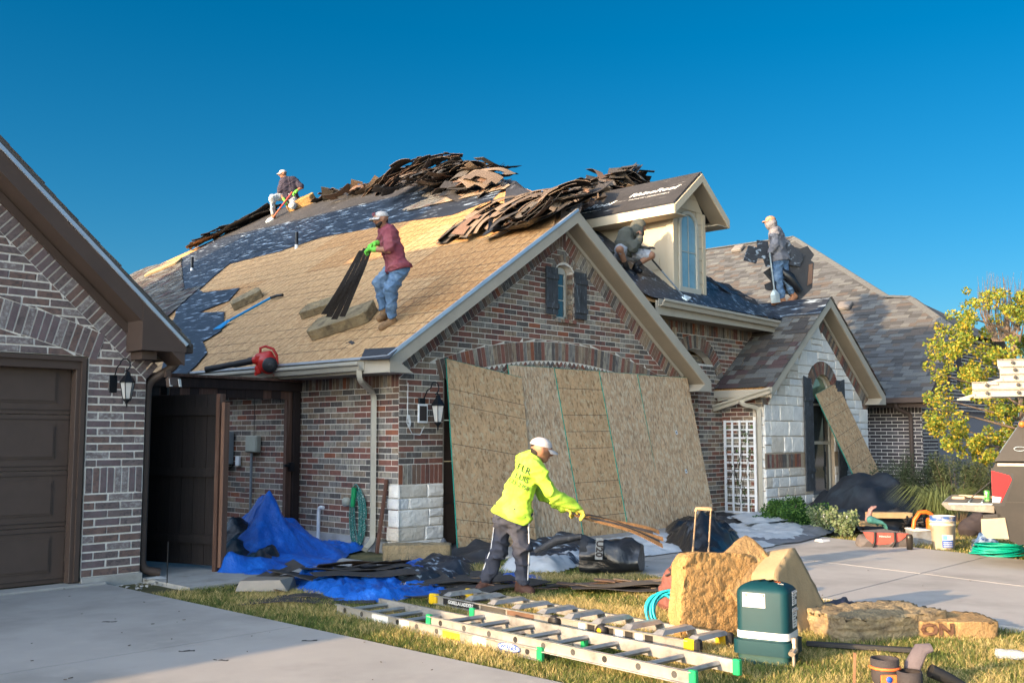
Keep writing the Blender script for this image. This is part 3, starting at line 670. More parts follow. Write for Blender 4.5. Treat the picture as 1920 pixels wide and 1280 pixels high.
# entry gutter, soffit
gutter(MH, (5.25, -.27, 3.655), (9.05, -.27, 3.60), (0, -1, 0), w=.13, h=.12)
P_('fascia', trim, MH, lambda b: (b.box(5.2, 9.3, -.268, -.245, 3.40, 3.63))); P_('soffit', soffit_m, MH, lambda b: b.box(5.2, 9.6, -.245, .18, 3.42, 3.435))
P_('eave_trim', trim, MH, lambda b: b.beam((5.3, -.255, 3.46), (9.2, -.255, 3.41), .02, .05))
P_('flashing_board', trim, MH, lambda b: b.beam((7.75, .16, 2.38), (9.25, .16, 3.52), .03, .11, up=(0, 1, 0)))
for (x0, x1) in ((7.6, 9.98), (12.36, 9.98)): rake_trim(x0, x1, lambda x: zg(x)+.02, -.97, GY, h=.17)
P_('soffit_trim', trim, MH, lambda b: [b.beam((x0, GY-.03, zg(x0)-.2), (9.98, GY-.03, zg(9.98)-.2), .03, .045) for x0 in (12.1,)])
P_('eave_return', trim, MH, lambda b: b.prism([(12.37, -.971, 2.08), (12.37, -.971, 2.24), (12.28, -.971, 2.26), (12.0, -.971, 2.08)], (0, .7, 0)))
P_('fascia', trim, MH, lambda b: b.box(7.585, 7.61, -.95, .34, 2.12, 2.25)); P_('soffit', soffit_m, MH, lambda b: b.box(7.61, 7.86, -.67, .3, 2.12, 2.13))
gutter(MH, (7.585, -1.0, 2.285), (7.585, .14, 1.99), (-1, 0, 0)); P_('gutter_hanger', gutter_m, MH, lambda b: b.beam((7.62, -.28, 2.16), (7.62, .12, 2.1), .02, .09))
downspout(MH, bend([(7.5, -.42, 2.06), (7.52, -.44, 1.99), (7.79, -.60, 1.93), (7.80, -.60, .12), (7.62, -.74, .05)]))
# gable window and shutters
w = P_('window', frame_m, MH, lambda b: (b.box(3.03, 3.06, .03, .06, 3.17, 3.86), b.box(3.24, 3.27, .03, .06, 3.17, 3.86), b.box(3.03, 3.27, .03, .06, 3.17, 3.20), b.prism([Vector((3.15+.12*math.cos(a), .03, 3.84+.1*math.sin(a))) for a in np.linspace(0, math.pi, 9)], (0, .03, 0)), b.box(3.06, 3.24, .035, .055, 3.44, 3.455), b.box(3.06, 3.24, .035, .055, 3.66, 3.675)))
P_('pane', pane_d, w, lambda b: b.box(3.06, 3.24, .045, .05, 3.19, 3.88))
rv = Pieces('reveal_brick', 'brick', [BR[5], BR[6], BR[2]], [3, 3, 2]); FRV = Fr((3.405, 0, 0), Y_, Z_, -X_); 
for i in range(9): rv.box(FRV, -.005, .1, 3.18+i*.0762, 3.25+i*.0762, 0, .014)
rv.finish(MH)
P_('window_recess', mortar_t, MH, lambda b: (b.box(3.0, 3.45, .121, .14, 3.1, 4.05), ))
def shutter(par, x0, x1, z0, z1, y, n=2, top=None):
    r = None; wdt = (x1-x0)/n
    r = MB(); r.box(x0+.004, x1-.004, y-.004, y, z0+.01, z1-.03); r = r.build('shutter', shutter_m, par)
    for i in range(n):
        a, c = x0+i*wdt+.002, x0+(i+1)*wdt-.002; b = MB()
        t0, t1 = (z1, z1) if not top else (z1+top(a), z1+top(c))
        b.prism([(a, y-.026, z0), (c, y-.026, z0), (c, y-.026, t1), (a, y-.026, t0)], (0, .022, 0)); b.build('board', shutter_m, r)
    for z in (z0+(z1-z0)*.18, z0+(z1-z0)*.80): P_('batten', shutter_m, r, lambda b: b.box(x0-.01, x1+.01, y-.045, y-.0265, z-.04, z+.04, bev=.004))
    return r
shutter(MH, 2.75, 3.015, 3.21, 3.91, -.02); shutter(MH, 3.41, 3.69, 3.19, 3.90, -.02)
# stone wing window
wn = P_('window', frame_m, MH, lambda b: (b.box(9.64, 9.70, GY+.06, GY+.11, .28, 2.25), b.box(10.5, 10.56, GY+.06, GY+.11, .28, 2.25), b.box(9.64, 10.56, GY+.06, GY+.11, .28, .33), b.box(9.70, 10.5, GY+.065, GY+.1, 1.28, 1.34), b.box(9.70, 10.5, GY+.065, GY+.1, 2.02, 2.06), b.tube([(10.1+.44*math.cos(a), GY+.085, 2.16+.44*math.sin(a)) for a in np.linspace(0, math.pi, 17)], .03, 6)))
P_('pane', pane_g, wn, lambda b: b.prism([Vector((10.1+.44*math.cos(a), GY+.09, 2.16+.44*math.sin(a))) for a in np.linspace(0, math.pi, 13)], (0, .01, 0)))
P_('pane', pane_d, wn, lambda b: b.box(9.69, 10.51, GY+.09, GY+.10, 1.33, 2.159)); P_('pane', pane_d, wn, lambda b: b.box(9.69, 10.51, GY+.09, GY+.10, .3, 1.30))
P_('window_sill', stoneB, MH, lambda b: b.box(9.55, 10.65, GY-.06, GY+.06, .22, .285, bev=.006))
shutter(MH, 9.26, 9.60, .42, 2.56, GY-.045, 3, lambda x: -.25*((x-9.26)/.34)**2); shutter(MH, 10.62, 10.96, .42, 2.56, GY-.045, 3, lambda x: -.25*((10.96-x)/.34)**2)
P_('garage_door', door_br, MH, lambda b: [b.box(.75, 5.53, .13, .17, .03+i*.54, .56+i*.54) for i in range(4)])
P_('door_frame', trim, MH, lambda b: (b.box(.745, .80, .03, .12, .03, 2.18), b.box(5.48, 5.535, .03, .12, .03, 2.18)))
# dormer
DX0, DX1, DY = 6.33, 7.30, .157
P_('dormer_wall', siding, MH, lambda b: (b.prism([(DX0+.012, DY+.012, 3.9), (DX1-.012, DY+.012, 3.9), (DX1-.012, DY+.012, 5.46), (6.815, DY+.012, 5.98), (DX0+.012, DY+.012, 5.46)], (0, 3.2, 0)),))
FD = Fr((DX0, 0, 0), Y_, Z_, -X_); FDF = Fr((0, DY, 0), X_, Z_, -Y_)
DS = Pieces('siding_board', 'flat', [siding], [1])
for i in range(8):
    a = 3.93+i*.205; DS.box(FD, max(DY+.11, (a+.1-3.97)/.75*1.0+.12-.3), 2.6, a, a+.202, .002, .014, tilt=-.07)
for i in range(9):
    a = 3.93+i*.215
    if a < 5.25: DS.box(FDF, DX0+.09, 6.47, a, a+.21, 0.002, .014, tilt=-.06); DS.box(FDF, 7.07, DX1-.07, a, a+.21, 0.002, .014, tilt=-.06)
    elif a < 5.7: cutrow(DS, FDF, DX0, DX1, a, a+.21, LN(DX0+.05, 5.46, 6.815, 5.98), LN(DX1-.05, 5.46, 6.815, 5.98), 0, .012)
DS.finish(MH)
P_('corner_board', siding, MH, lambda b: (b.box(DX0-.03, DX0+.085, DY-.03, DY+.11, 3.88, 5.42), b.box(DX1-.065, DX1+.03, DY-.03, DY+.1, 3.86, 5.42)))
dw = P_('dormer_window', frame_m, MH, lambda b: (b.box(6.47, 6.53, DY-.05, DY+.0, 4.0, 5.15), b.box(7.01, 7.07, DY-.05, DY+.0, 4.0, 5.15), b.box(6.44, 7.10, DY-.06, DY, 3.94, 4.03), b.tube([(6.77+.27*math.cos(a), DY-.025, 5.13+.24*math.sin(a)) for a in np.linspace(0, math.pi, 17)], .04, 6), b.box(6.763, 6.775, DY-.03, DY-.024, 4.03, 5.36), b.box(6.53, 7.01, DY-.03, DY-.024, 4.66, 4.672)))
P_('pane', pane_b, dw, lambda b: b.prism([Vector((6.53, DY-.018, 4.03)), Vector((7.01, DY-.018, 4.03))]+[Vector((6.77+.24*math.cos(a), DY-.018, 5.13+.22*math.sin(a))) for a in np.linspace(0, math.pi, 13)], (0, .006, 0)))
drz = lambda x: 5.36+(x-5.93)*.80 if x < 6.80 else 5.36+(7.67-x)*.80
DLF = Fr((5.93, DY-.3, 5.36), Y_, (1, 0, .80), (-.80, 0, 1))
P_('dormer_roof', felt, MH, lambda b: (b.prism([(5.93, DY-.3, 5.34), (5.93, DY-.3, 5.38), (6.80, DY-.3, 6.076), (7.67, DY-.3, 5.38), (7.67, DY-.3, 5.34), (6.8, DY-.3, 6.03)], (0, 3.4, 0)),))
sheet('dormer_underlay', DLF, [(-.0, 0), (-.0, 1.1), (3.3, 1.1), (3.3, 0)], feltw, MH, .022, .026, 0, False)
for (x0, x1) in ((5.93, 6.80), (7.67, 6.80)): rake_trim(x0, x1, drz, DY-.325, DY, m=siding, h=.15)
P_('fascia', siding, MH, lambda b: b.box(5.91, 5.93, DY-.32, 3.0, 5.19, 5.35)); P_('fascia', siding, MH, lambda b: b.box(7.67, 7.69, DY-.32, 1.5, 5.19, 5.35))
P_('soffit', siding, MH, lambda b: (b.box(5.93, DX0, DY-.3, 3.0, 5.2, 5.212), b.box(DX1, 7.67, DY-.3, 1.5, 5.2, 5.212)))
for x, y, sz in ((.75, .62, .19), (2.15, .45, .22), (2.25, .80, .12)): put_text('RhinoRoof' if sz > .15 else 'U20', sz, white_ink, DLF, x, y, .03, MH, shear=.25, bold=.004, width=1.25)
for x, y in ((.75, .44), (2.15, .26)): put_text('SYNTHETIC UNDERLAYMENT', .06, white_ink, DLF, x, y, .03, MH, width=1.1)
# side wall fittings
mt = P_('electric_meter', grey_box, MH, lambda b: (b.box(-.14, -.02, 3.72, 4.10, 1.02, 1.50, bev=.01),)); P_('meter_dial', pvc, mt, lambda b: b.lathe((-.14, 3.98, 1.28), [(.1, 0), (.1, .05), (.07, .09), (0, .1)], 14, ax=(-1, 0, 0)))
P_('conduit', grey_box, MH, lambda b: b.tube([(-.07, 3.98, 1.02), (-.07, 3.98, 0)], .045, 10))
P_('utility_box', beige_box, MH, lambda b: (b.box(-.10, -.02, 3.0, 3.30, 1.20, 1.44, bev=.012), b.box(-.106, -.10, 3.02, 3.28, 1.22, 1.42)))
P_('outlet_box', pvc, MH, lambda b: b.box(-.06, -.02, 3.52, 3.62, 1.0, 1.14, bev=.008))
P_('conduit', grey_box, MH, lambda b: b.tube([(-.05, 3.2, 1.20), (-.05, 3.2, .3)], .02, 8))
P_('cable', ink, MH, lambda b: (b.tube([(-.04, 3.6, 1.05), (-.08, 3.75, .95), (-.09, 3.95, .8), (-.06, 4.1, .5)], .007, 5), b.tube([(-.03, 3.18, 1.44), (-.03, 3.18, 2.1)], .005, 5)))
P_('hose_bib_cover', beige_box, MH, lambda b: b.lathe((-.015, .98, .585), [(.06, 0), (.06, .05), (.03, .07), (0, .07)], 12, ax=(-1, 0, 0)))
P_('standpipe', pvc, MH, lambda b: b.tube(bend([(-.12, 1.46, 0), (-.12, 1.46, .50), (-.12, 1.36, .50)]), .024, 8))
def wall_lamp(name, par, x, y, z, s=1.):
    t = P_(name, black_metal, par, lambda b: (b.box(x-.16*s, x-.04*s, y, y+.03, z-.22*s, z+.02*s, bev=.008),))
    P_('scroll_arm', black_metal, t, lambda b: b.tube([(x-.09*s, y-.0, z-.02), (x-.10*s, y-.10*s, z+.12*s)]+[(x-.02*s-.07*s*math.cos(a), y-.16*s, z+.15*s+.08*s*math.sin(a)) for a in np.linspace(0, 4.6, 16)]+[(x-.0*s, y-.2*s, z+.07*s)], .009*s, 6))
    c = Vector((x, y-.2*s, z)); L = MB(); 
    L.lathe(c, [(.0, .07*s), (.03*s, .05*s), (.035*s, .02*s), (.10*s, -.07*s), (.105*s, -.09*s), (.02, -.09*s)], 6, smooth=False)
    L.lathe(c, [(.0, -.42*s), (.01*s, -.40*s), (.012*s, -.36*s), (.05*s, -.32*s), (.055*s, -.30*s), (.02, -.30*s)], 6, smooth=False)
    for k in range(6):
        a = k*math.pi/3; q = lambda r, h: c+L_ax*r*math.cos(a+ .0)+L_ay*r*math.sin(a)+Vector((0, 0, h))
        L_ax = Vector((0, 0, 1)).orthogonal().normalized(); L_ay = Vector((0, 0, 1)).cross(L_ax)
        L.tube([q(.092*s, -.09*s), q(.055*s, -.30*s)], .006*s, 4)
    L.build('lantern_frame', black_metal, t)
    P_('glass', lamp_glass, t, lambda b: b.lathe(c, [(.088*s, -.088*s), (.05*s, -.30*s)], 6, smooth=False))
    P_('candle', white_p, t, lambda b: b.tube([c+Vector((0, 0, -.3*s)), c+Vector((0, 0, -.14*s))], .014*s, 8))
    return t
wall_lamp('wall_lamp', MH, .46, -.03, 1.90, .95)
sp_ = P_('solar_panel', pvc, MH, lambda b: b.box(.26, .42, -.075, -.055, 1.60, 1.84, bev=.004)); P_('panel_face', ink, sp_, lambda b: b.box(.28, .40, -.078, -.074, 1.625, 1.815))
P_('cable', pvc, MH, lambda b: (b.tube([(.12, -.03, 2.1), (.12, -.03, 1.72), (.10, -.04, 1.60), (.2, -.03, 1.46), (.33, -.03, 1.45), (.40, -.03, 1.56)], .005, 5), [b.tube([(.11+i*.012, -.035, 1.70), (.13+i*.01, -.045, 1.6), (.12+i*.012, -.035, 1.55)], .004, 4) for i in range(4)]))
for q, m_ in (((360, 508), black_metal), ((556, 465), black_metal)):
    c = LF.p(*LF.at(*q)); v_ = P_('vent_pipe', black_metal, MH, lambda b: b.tube([c+Vector((0, 0, .06)), c+Vector((0, 0, .34))], .035, 10)); P_('pipe_base', pvc, v_, lambda b: b.tube([c-Vector((0, 0, .05)), c+Vector((0, 0, .07))], .038, 10))
# ---------------------------------------------------------------- grey brick house on the left
LH = empty('grey_brick_house', (-6.5, .02, 0), 'grey brick house with dark brown garage door and sloppy white mortar', 'house')
F1 = Fr((0, .02, 0), X_, Z_, -Y_); LM = .89
def zl(x): return 2.36+LM*(-3.10-x) if x > -6.55 else 2.36+LM*(x+10.0)
LT = lambda x: zl(x)-.30
wall_poly([(-3.33, .09), (-3.92, .09), (-3.92, 2.2), (-9.0, 2.2), (-9.0, .09), (-9.77, .09), (-9.77, LT(-9.77)), (-6.55, LT(-6.55)), (-3.33, LT(-3.33))], .02, .14, mat=mortar_w, par=LH)
P_('wall', mortar_w, LH, lambda b: (b.box(-3.45, -3.331, .141, 14, .09, 2.2), b.box(-9.77, -9.65, .141, 14, .09, 2.2)))
P_('foundation', conc, LH, lambda b: (b.box(-3.92, -3.31, -.005, 14, -.05, .088, bev=.004), b.box(-9.8, -9.0, 0, 14, -.05, .088)))
LP_ = Pieces('brick', 'rough', LB, LBW)
LR, LZC = 8.3, 2.87-8.3-.0
lb = lambda z: -3.33-max(0, (z+.27-LT(-3.33)))/LM
def spansL(z):
    hi = C_(-3.335) if z < LT(-3.33)-.27 else lb
    if z < 2.19: return [(C_(-3.915), hi)]
    ro = lambda q: arc_x(q, LR, LZC) if q > 2.42 else 2.60+(q-2.16)*.346; ri = lambda q: arc_x(q, LR-.28, LZC)
    if z < LZC+LR and z > 2.2:
        o = [(lambda q: -6.45+max(ro(q), 0), hi)]
        if z < LZC+LR-.28: o.append((C_(-6.45), lambda q: -6.45+ri(q)))
        return o
    return [(C_(-6.5), hi)]
def spansL2(z):
    return [(a, b) for a, b in spansL(z)]
kw = dict(j=.017, dj=.002, wob=.004, d1=.006)
run(LP_, F1, .09, .88, spansL2, **kw); run(LP_, F1, 1.135, 5.0, lambda z: [(lambda q, a=a: max(a(q), -6.5), b) for a, b in spansL(z)], **kw)
soldier(LP_, F1, -3.915, -3.335, .88, 1.135, j=.015)
arch(LP_, F1, -6.45, LR-.28, LZC, 2.60, .28, j=.016)
rake(LP_, F1, (-3.33, LT(-3.33)-.27), (-6.55, LT(-6.55)-.27), .27*math.cos(math.atan(LM)), j=.016, side=-1)
run(LP_, Fr((-3.33, 0, 0), Y_, Z_, X_), .09, 2.15, lambda z: [(C_(.03), C_(3))], **kw)
LP_.finish(LH)
DZ = .14
gd = P_('garage_door', door_br, LH, lambda b: [b.box(-8.9, -4.02, DZ+.02, DZ+.06, .05+i*.53, .575+i*.53, bev=.004) for i in range(4)])
GP_ = Pieces('door_panel', 'flat', [door_br], [1])
for r_ in range(4):
    for c_i in range(5):
        x1 = -4.16-c_i*.97; x0 = x1-.83; z0 = .16+r_*.53
        GP_.box(F1, x0, x1, z0, z0+.33, -DZ-.012, -DZ+.008)
        GP_.box(F1, x0+.02, x1-.02, z0+.02, z0+.31, -DZ+.0085, -DZ+.016)
GP_.finish(gd)
P_('door_groove', ink, gd, lambda b: [(b.box(-8.9, -4.02, DZ+.012, DZ+.0195, .09+r_*.53, .094+r_*.53), b.box(-8.9, -4.02, DZ+.012, DZ+.0195, .53+r_*.53, .534+r_*.53)) for r_ in range(4)])
P_('door_frame', brown_trim, LH, lambda b: (b.box(-4.03, -3.925, .03, .14, .05, 2.07, bev=.004), b.box(-3.99, -3.95, .0, .029, .06, 2.15), b.box(-8.95, -3.925, .03, .14, 2.071, 2.18, bev=.004), b.box(-8.95, -3.95, .0, .029, 2.151, 2.19)))
rake_trim(-3.10, -6.55, lambda x: zl(x), -.325, .02, par=LH, m=brown_trim, ms=brown_trim, h=.20); rake_trim(-10., -6.55, lambda x: zl(x), -.325, .02, par=LH, m=brown_trim, ms=brown_trim, h=.20)
P_('drip_edge', drip, LH, lambda b: b.beam((-3.085, -.34, 2.345), (-6.55, -.34, zl(-6.55)-.015), .02, .035))
P_('rake_trim', brown_trim, LH, lambda b: b.beam((-3.33, -.01, LT(-3.33)+.03), (-6.55, -.01, LT(-6.55)+.03), .03, .07))
P_('eave_return', brown_trim, LH, lambda b: (b.prism([(-3.09, -.331, 2.27), (-3.09, -.331, 2.34), (-3.13, -.331, 2.36), (-3.56, -.331, 2.745), (-3.56, -.331, 2.27)], (0, .33, 0)), b.box(-3.50, -3.345, -.22, .02, 2.19, 2.268)))
P_('gutter', brown_trim, LH, lambda b: b.box(-3.10, -2.97, -.26, 14, 2.27, 2.37, bev=.01)); P_('fascia', brown_trim, LH, lambda b: b.box(-3.13, -3.10, .0, 14, 2.20, 2.34)); P_('soffit', brown_trim, LH, lambda b: b.box(-3.33, -3.13, .0, 14, 2.20, 2.22))
# roof: garage wing plus unseen taller gabled blocks added to shade the main roof
LHF = Fr((-3.08, -.34, 2.37), Y_, (-1, 0, LM), (LM, 0, 1))
b = MB(); b.prism([(-3.05, -.35, 2.33), (-6.55, -.35, 5.46), (-10.05, -.35, 2.33), (-10.05, -.35, 2.37), (-6.55, -.35, 5.50), (-3.05, -.35, 2.37)], (0, 6.5, 0))
for (xa, xb, ya, yb, ze, zr_) in ((-6.0, -12.0, .95, 7.6, 4.9, 7.25), (-7.6, -17.4, 7.61, 16, 5.5, 11.0)):
    xm = (xa+xb)/2; b.prism([(xa, ya, ze-.05), (xa, ya, ze), (xm, ya, zr_), (xb, ya, ze), (xb, ya, ze-.05), (xm, ya, zr_-.3)], (0, yb-ya, 0))
    P_('wall', LB[1], LH, lambda b: b.prism([(xa-.4, ya+.3, 2.2), (xa-.4, ya+.3, ze), (xm, ya+.3, zr_-.35), (xb+.4, ya+.3, ze), (xb+.4, ya+.3, 2.2)], (0, yb-ya-.6, 0)))
b.add([(-3.05, 6.1, 2.36), (-3.05, 21, 2.36), (-6.1, 21, 5.0), (-6.1, 6.1, 5.0)], [(0, 1, 2, 3)])
b.build('roof', SN[0], LH)
LS = Pieces('shingle', 'flat', SN, [3, 2, 2, 2])
shingles(LS, LHF, 0, 4.6, lambda y: [(C_(-.03), C_(.6))], d=.02); LS.finish(LH)
wall_lamp('wall_lamp', LH, -3.60, .01, 2.02, .74)
fl_ = P_('floodlight', brown_trim, LH, lambda b: (b.obox((-3.19, -.15, 2.06), (1, 0, 0), (0, 1, 0), (0, 0, 1), .05, .05, .07), b.obox((-3.17, -.24, 1.97), (1, .2, 0), (-.2, 1, -.3), (0, .3, 1), .15, .06, .10, bev=.01)))
P_('lens', lamp_glass, fl_, lambda b: [b.obox((-3.17+dx, -.277, 1.965), (1, .2, 0), (-.2, 1, -.3), (0, .3, 1), .03, .01, .08) for dx in (-.05, .05)])
P_('downspout', brown_trim, LH, lambda b: b.tube(bend([(-3.05, -.1, 2.28), (-3.05, -.05, 2.15), (-3.27, .1, 1.98), (-3.27, .1, .1), (-3.1, .05, .06)]), .045, 8))
# unseen house added further along; its roof shaped to shade lawn and low walls
NH = empty('unseen_left_house', (-19, 4, 0), 'unseen tan brick house added further left along the street to cast shade, beyond the grey brick house', 'house')
P_('wall', BR[6], NH, lambda b: b.box(-24, -13.4, -1.7, 12, 0, 2.4))
P_('roof', SN[1], NH, lambda b: b.add([(-12.9, -2.15, 2.38), (-12.9, 12.6, 2.38), (-24.6, 12.6, 2.38), (-24.6, -2.15, 2.38), (-18.8, 3.4, 7.9), (-18.8, 7, 7.9)], [(0, 1, 5, 4), (1, 2, 5), (2, 3, 4, 5), (3, 0, 4), (3, 2, 1, 0)]))
# ---------------------------------------------------------------- side fence and gate
cd = empty('cedar_fence', (-1.6, 2.1, 0), 'dark cedar fence section between the two houses with a heavy top beam', 'fence')
P_('top_beam', cedar, cd, lambda b: (b.box(-3.31, -.02, 2.02, 2.16, 2.045, 2.17, bev=.006),)); P_('cap_board', cedar_l, cd, lambda b: b.box(-3.31, .0, 1.98, 2.2, 2.173, 2.21, bev=.004))
P_('post', cedar, cd, lambda b: b.box(-.145, -.03, 2.03, 2.15, 0, 2.042, bev=.006)); P_('post', cedar, cd, lambda b: b.box(-3.3, -3.2, 2.03, 2.15, 0, 2.042, bev=.006)); P_('post', cedar_l, cd, lambda b: b.box(-.245, -.148, 2.06, 2.12, 0, 2.04, bev=.006))
P_('post_trim', cedar_l, cd, lambda b: b.box(-.262, -.247, 2.03, 2.06, 0, 1.93))
x = -3.19
while x < -.28:
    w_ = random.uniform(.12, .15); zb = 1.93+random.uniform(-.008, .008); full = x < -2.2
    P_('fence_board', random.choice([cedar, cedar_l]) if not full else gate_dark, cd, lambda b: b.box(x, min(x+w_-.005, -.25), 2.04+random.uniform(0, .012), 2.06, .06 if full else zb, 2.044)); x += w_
P_('rail', cedar, cd, lambda b: b.box(-3.19, -.26, 2.061, 2.10, 1.95, 2.03))
gt = empty('cedar_gate', (-3.05, 1.95, 0), 'tall dark cedar gate swung open, seen from its inner side', 'gate')
ga = Vector((-3.10, 1.93, 0)); gb = Vector((-2.50, -.02, 0)); gd_ = (gb-ga).normalized(); gn = Vector((gd_.y, -gd_.x, 0))
FGt = Fr(ga, gd_, Z_, gn); gl_n = (gb-ga).length; gw = gl_n/12
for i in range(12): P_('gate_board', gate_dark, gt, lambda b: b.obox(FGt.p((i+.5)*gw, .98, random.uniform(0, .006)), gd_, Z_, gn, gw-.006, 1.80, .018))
for z in (.35, 1.05, 1.7): P_('rail', gate_dark, gt, lambda b: b.obox(FGt.p(gl_n/2, z, .032), gd_, Z_, gn, gl_n, .09, .035))
P_('gate_post', cedar_l, gt, lambda b: b.obox(FGt.p(gl_n+.03, .95, .03), gd_, Z_, gn, .05, 1.86, .09, bev=.004)); P_('gate_post', M('pale_post', (.14, .075, .05), .8, .3, 4, (8, 8, .5)), gt, lambda b: b.obox(FGt.p(gl_n+.09, .93, .02), gd_, Z_, gn, .045, 1.72, .085, bev=.004))
P_('hinge', black_metal, gt, lambda b: b.obox(FGt.p(gl_n-.75, 1.93, .05), gd_, Z_, gn, .1, .1, .03))
P_('latch', black_metal, cd, lambda b: (b.box(-.30, -.20, 1.99, 2.03, 1.02, 1.06), b.box(-.22, -.16, 1.97, 2.03, .96, 1.08)))
# ---------------------------------------------------------------- neighbour house on the right
NR = empty('dark_brick_house', (18, 2, 0), 'dark brick house with large grey shingled roof behind the white stone gable', 'house')
nx, ny = 13.744, -1.17; FN = Fr((nx, 0, 0), Y_, Z_, -X_); FNF = Fr((0, ny, 0), X_, Z_, -Y_)
NM = .75; zn = lambda x: 2.22+NM*(x-13.34)
P_('wall', mortar_w, NR, lambda b: (b.box(nx, nx+.12, ny+.001, 12, 0, 2.2), b.prism([(nx, ny, 0), (14.6, ny, 0), (14.6, ny, 2.0), (19.2, ny, 2.0), (19.2, ny, 0), (20.2, ny, 0), (20.2, ny, 2.3), (18.4, ny, 3.75), (15.5, ny, 3.75), (nx, ny, 2.4)], (0, .12, 0))))
NP = Pieces('brick', 'brick', HB, [3, 1.4])
run(NP, FN, 0, 1.93, lambda z: [(C_(ny), C_(2.6))], j=.014); soldier(NP, FN, ny, 2.6, 1.93, 2.18, j=.014)
def spansN(z):
    hi = 18.5
    if z < 2.0: return [(C_(nx), C_(14.6)), (C_(19.2), C_(20.2))]
    L_ = lambda q: nx+max(0, q-2.35)/NM
    o = L_
    if z > 2.3 and z < 2.62: return [(L_, C_(15.15)), (C_(15.5), C_(15.9)), (C_(16.25), C_(20.2))] if z > 2.5 else [(L_, C_(20.2))]
    if 2.6 <= z < 3.35: return [(L_, C_(15.15)), (C_(15.5), C_(15.9)), (C_(16.25), C_(20.2))]
    return [(L_, C_(20.2))]
run(NP, FNF, 0, 3.7, spansN, j=.014); 
for cx in (15.325, 16.075): arch(NP, FNF, cx, .175, 3.35, .16, .12, w=.07)
NP.finish(NR)
P_('niche', HB[0], NR, lambda b: [b.box(cx-.17, cx+.17, ny-.004, ny+.001, 2.5, 3.5) for cx in (15.325, 16.075)])
P_('garage_door', M('grey_garage_door', (.16, .15, .17), .6, .06), NR, lambda b: [b.box(14.6, 19.2, ny+.08, ny+.11, .03+i*.49, .51+i*.49) for i in range(4)])
P_('gutter', brown_trim, NR, lambda b: b.box(13.22, 13.36, ny-.28, 6, 2.14, 2.26, bev=.01)); P_('fascia', brown_trim, NR, lambda b: b.box(13.36, 13.39, ny-.3, 6, 2.05, 2.24)); P_('soffit', brown_trim, NR, lambda b: b.box(13.39, nx, ny-.3, 6, 2.06, 2.08))
P_('downspout', brown_trim, NR, lambda b: b.tube(bend([(13.3, -.78, 2.15), (13.35, -.78, 2.03), (13.68, -.95, 1.9), (13.68, -.95, .05)]), .05, 6))
rb = MB(); q1 = (15.423, -1.47, zn(15.423)); q2 = (16.93, .23, zn(16.93)); q3 = (17.05, .86, zn(17.05)); q4 = (20.58, 5.26, zn(20.58)); q5 = (20.58, 9.5, zn(20.58)); q6 = (13.34, 17, 2.22)
lo = lambda p: (p[0], p[1], p[2]-.03)
rb.add([lo(p) for p in ((13.34, -1.47, 2.22), q1, q2, q3, q4, q5, q6)], [(0, 1, 2, 3, 4, 5, 6)])
rb.add([lo(q1), lo(q2), (18.45, -1.47, q1[2])], [(0, 1, 2)]); rb.add([lo(q2), (20.6, -1.47, 2.2), (18.45, -1.47, q1[2])], [(0, 1, 2)]); rb.add([lo(q2), lo(q3), (20.6, 1.5, 2.6), (20.6, -1.47, 2.2)], [(0, 1, 2, 3)])
rb.add([lo(q3), lo(q4), (27, 1.2, 2.2), (20.6, .6, 2.6)], [(0, 1, 2, 3)]); rb.add([lo(q4), lo(q5), (29, 14, 2.2), (27, .5, 2.2)], [(0, 1, 2, 3)])
rb.add([(20.4, 1.2, 2.6), (23.6, -1, 2.4), (21.6, .6, 4.55), (20.6, 3.5, 4.4)], [(0, 1, 2), (0, 2, 3)])
rb.build('roof', SN[0], NR)
NFr = Fr((13.34, -1.47, 2.22), Y_, (1, 0, NM), (-NM, 0, 1)); cn = math.cos(math.atan(NM))
NSh = Pieces('shingle', 'flat', SN, [4, 2.5, 2.5, 2])
def ncl(y):
    x = y*cn+13.34
    if x < 15.423: return 0
    if x < 16.93: return (x-15.423)/(1.507)*1.7
    if x < 17.05: return 2.33
    return 2.33+(x-17.05)/3.53*4.4
shingles(NSh, NFr, 0, 7.24/cn, lambda y: [(lambda q: ncl(q), C_(11 if y > 4 else 6.5))], d=.012, ws=(.15, .38)); NSh.finish(NR)
def ridge_caps(par, pts, m, n='ridge_cap'):
    for a, c in zip(pts[:-1], pts[1:]):
        a = Vector(a); c = Vector(c); L = (c-a).length; k = max(1, int(L/.2)); d = (c-a)/L
        side = d.cross(Z_).normalized()
        b = MB()
        for i in range(k):
            p0 = a+d*(i*L/k); p1 = a+d*((i+1)*L/k+.03)
            for sg in (-1, 1): b.add([p0+Z_*.03, p1+Z_*.022, p1+side*sg*.14-Z_*.045, p0+side*sg*.14-Z_*.037], [(0, 1, 2, 3)])
            b.add([p0+Z_*.03, p0+side*.14-Z_*.037, p0-side*.14-Z_*.037], [(0, 1, 2)])
        b.build(n, m, par)
ridge_caps(NR, [q1, q2], SN[3]); ridge_caps(NR, [q2, q3], SN[3]); ridge_caps(NR, [q3, q4], SN[3]); ridge_caps(NR, [q4, q5], SN[3])
P_('fascia', brown_trim, NR, lambda b: b.prism([(13.34, -1.49, 2.2), (15.42, -1.49, zn(15.42)-.02), (15.42, -1.49, zn(15.42)-.2), (13.34, -1.49, 2.03)], (0, .025, 0)))
P_('soffit', brown_trim, NR, lambda b: b.prism([(13.36, -1.465, 2.04), (15.42, -1.465, zn(15.42)-.2), (15.42, ny, zn(15.42)-.2), (13.36, ny, 2.04)], (0, 0, .01)))
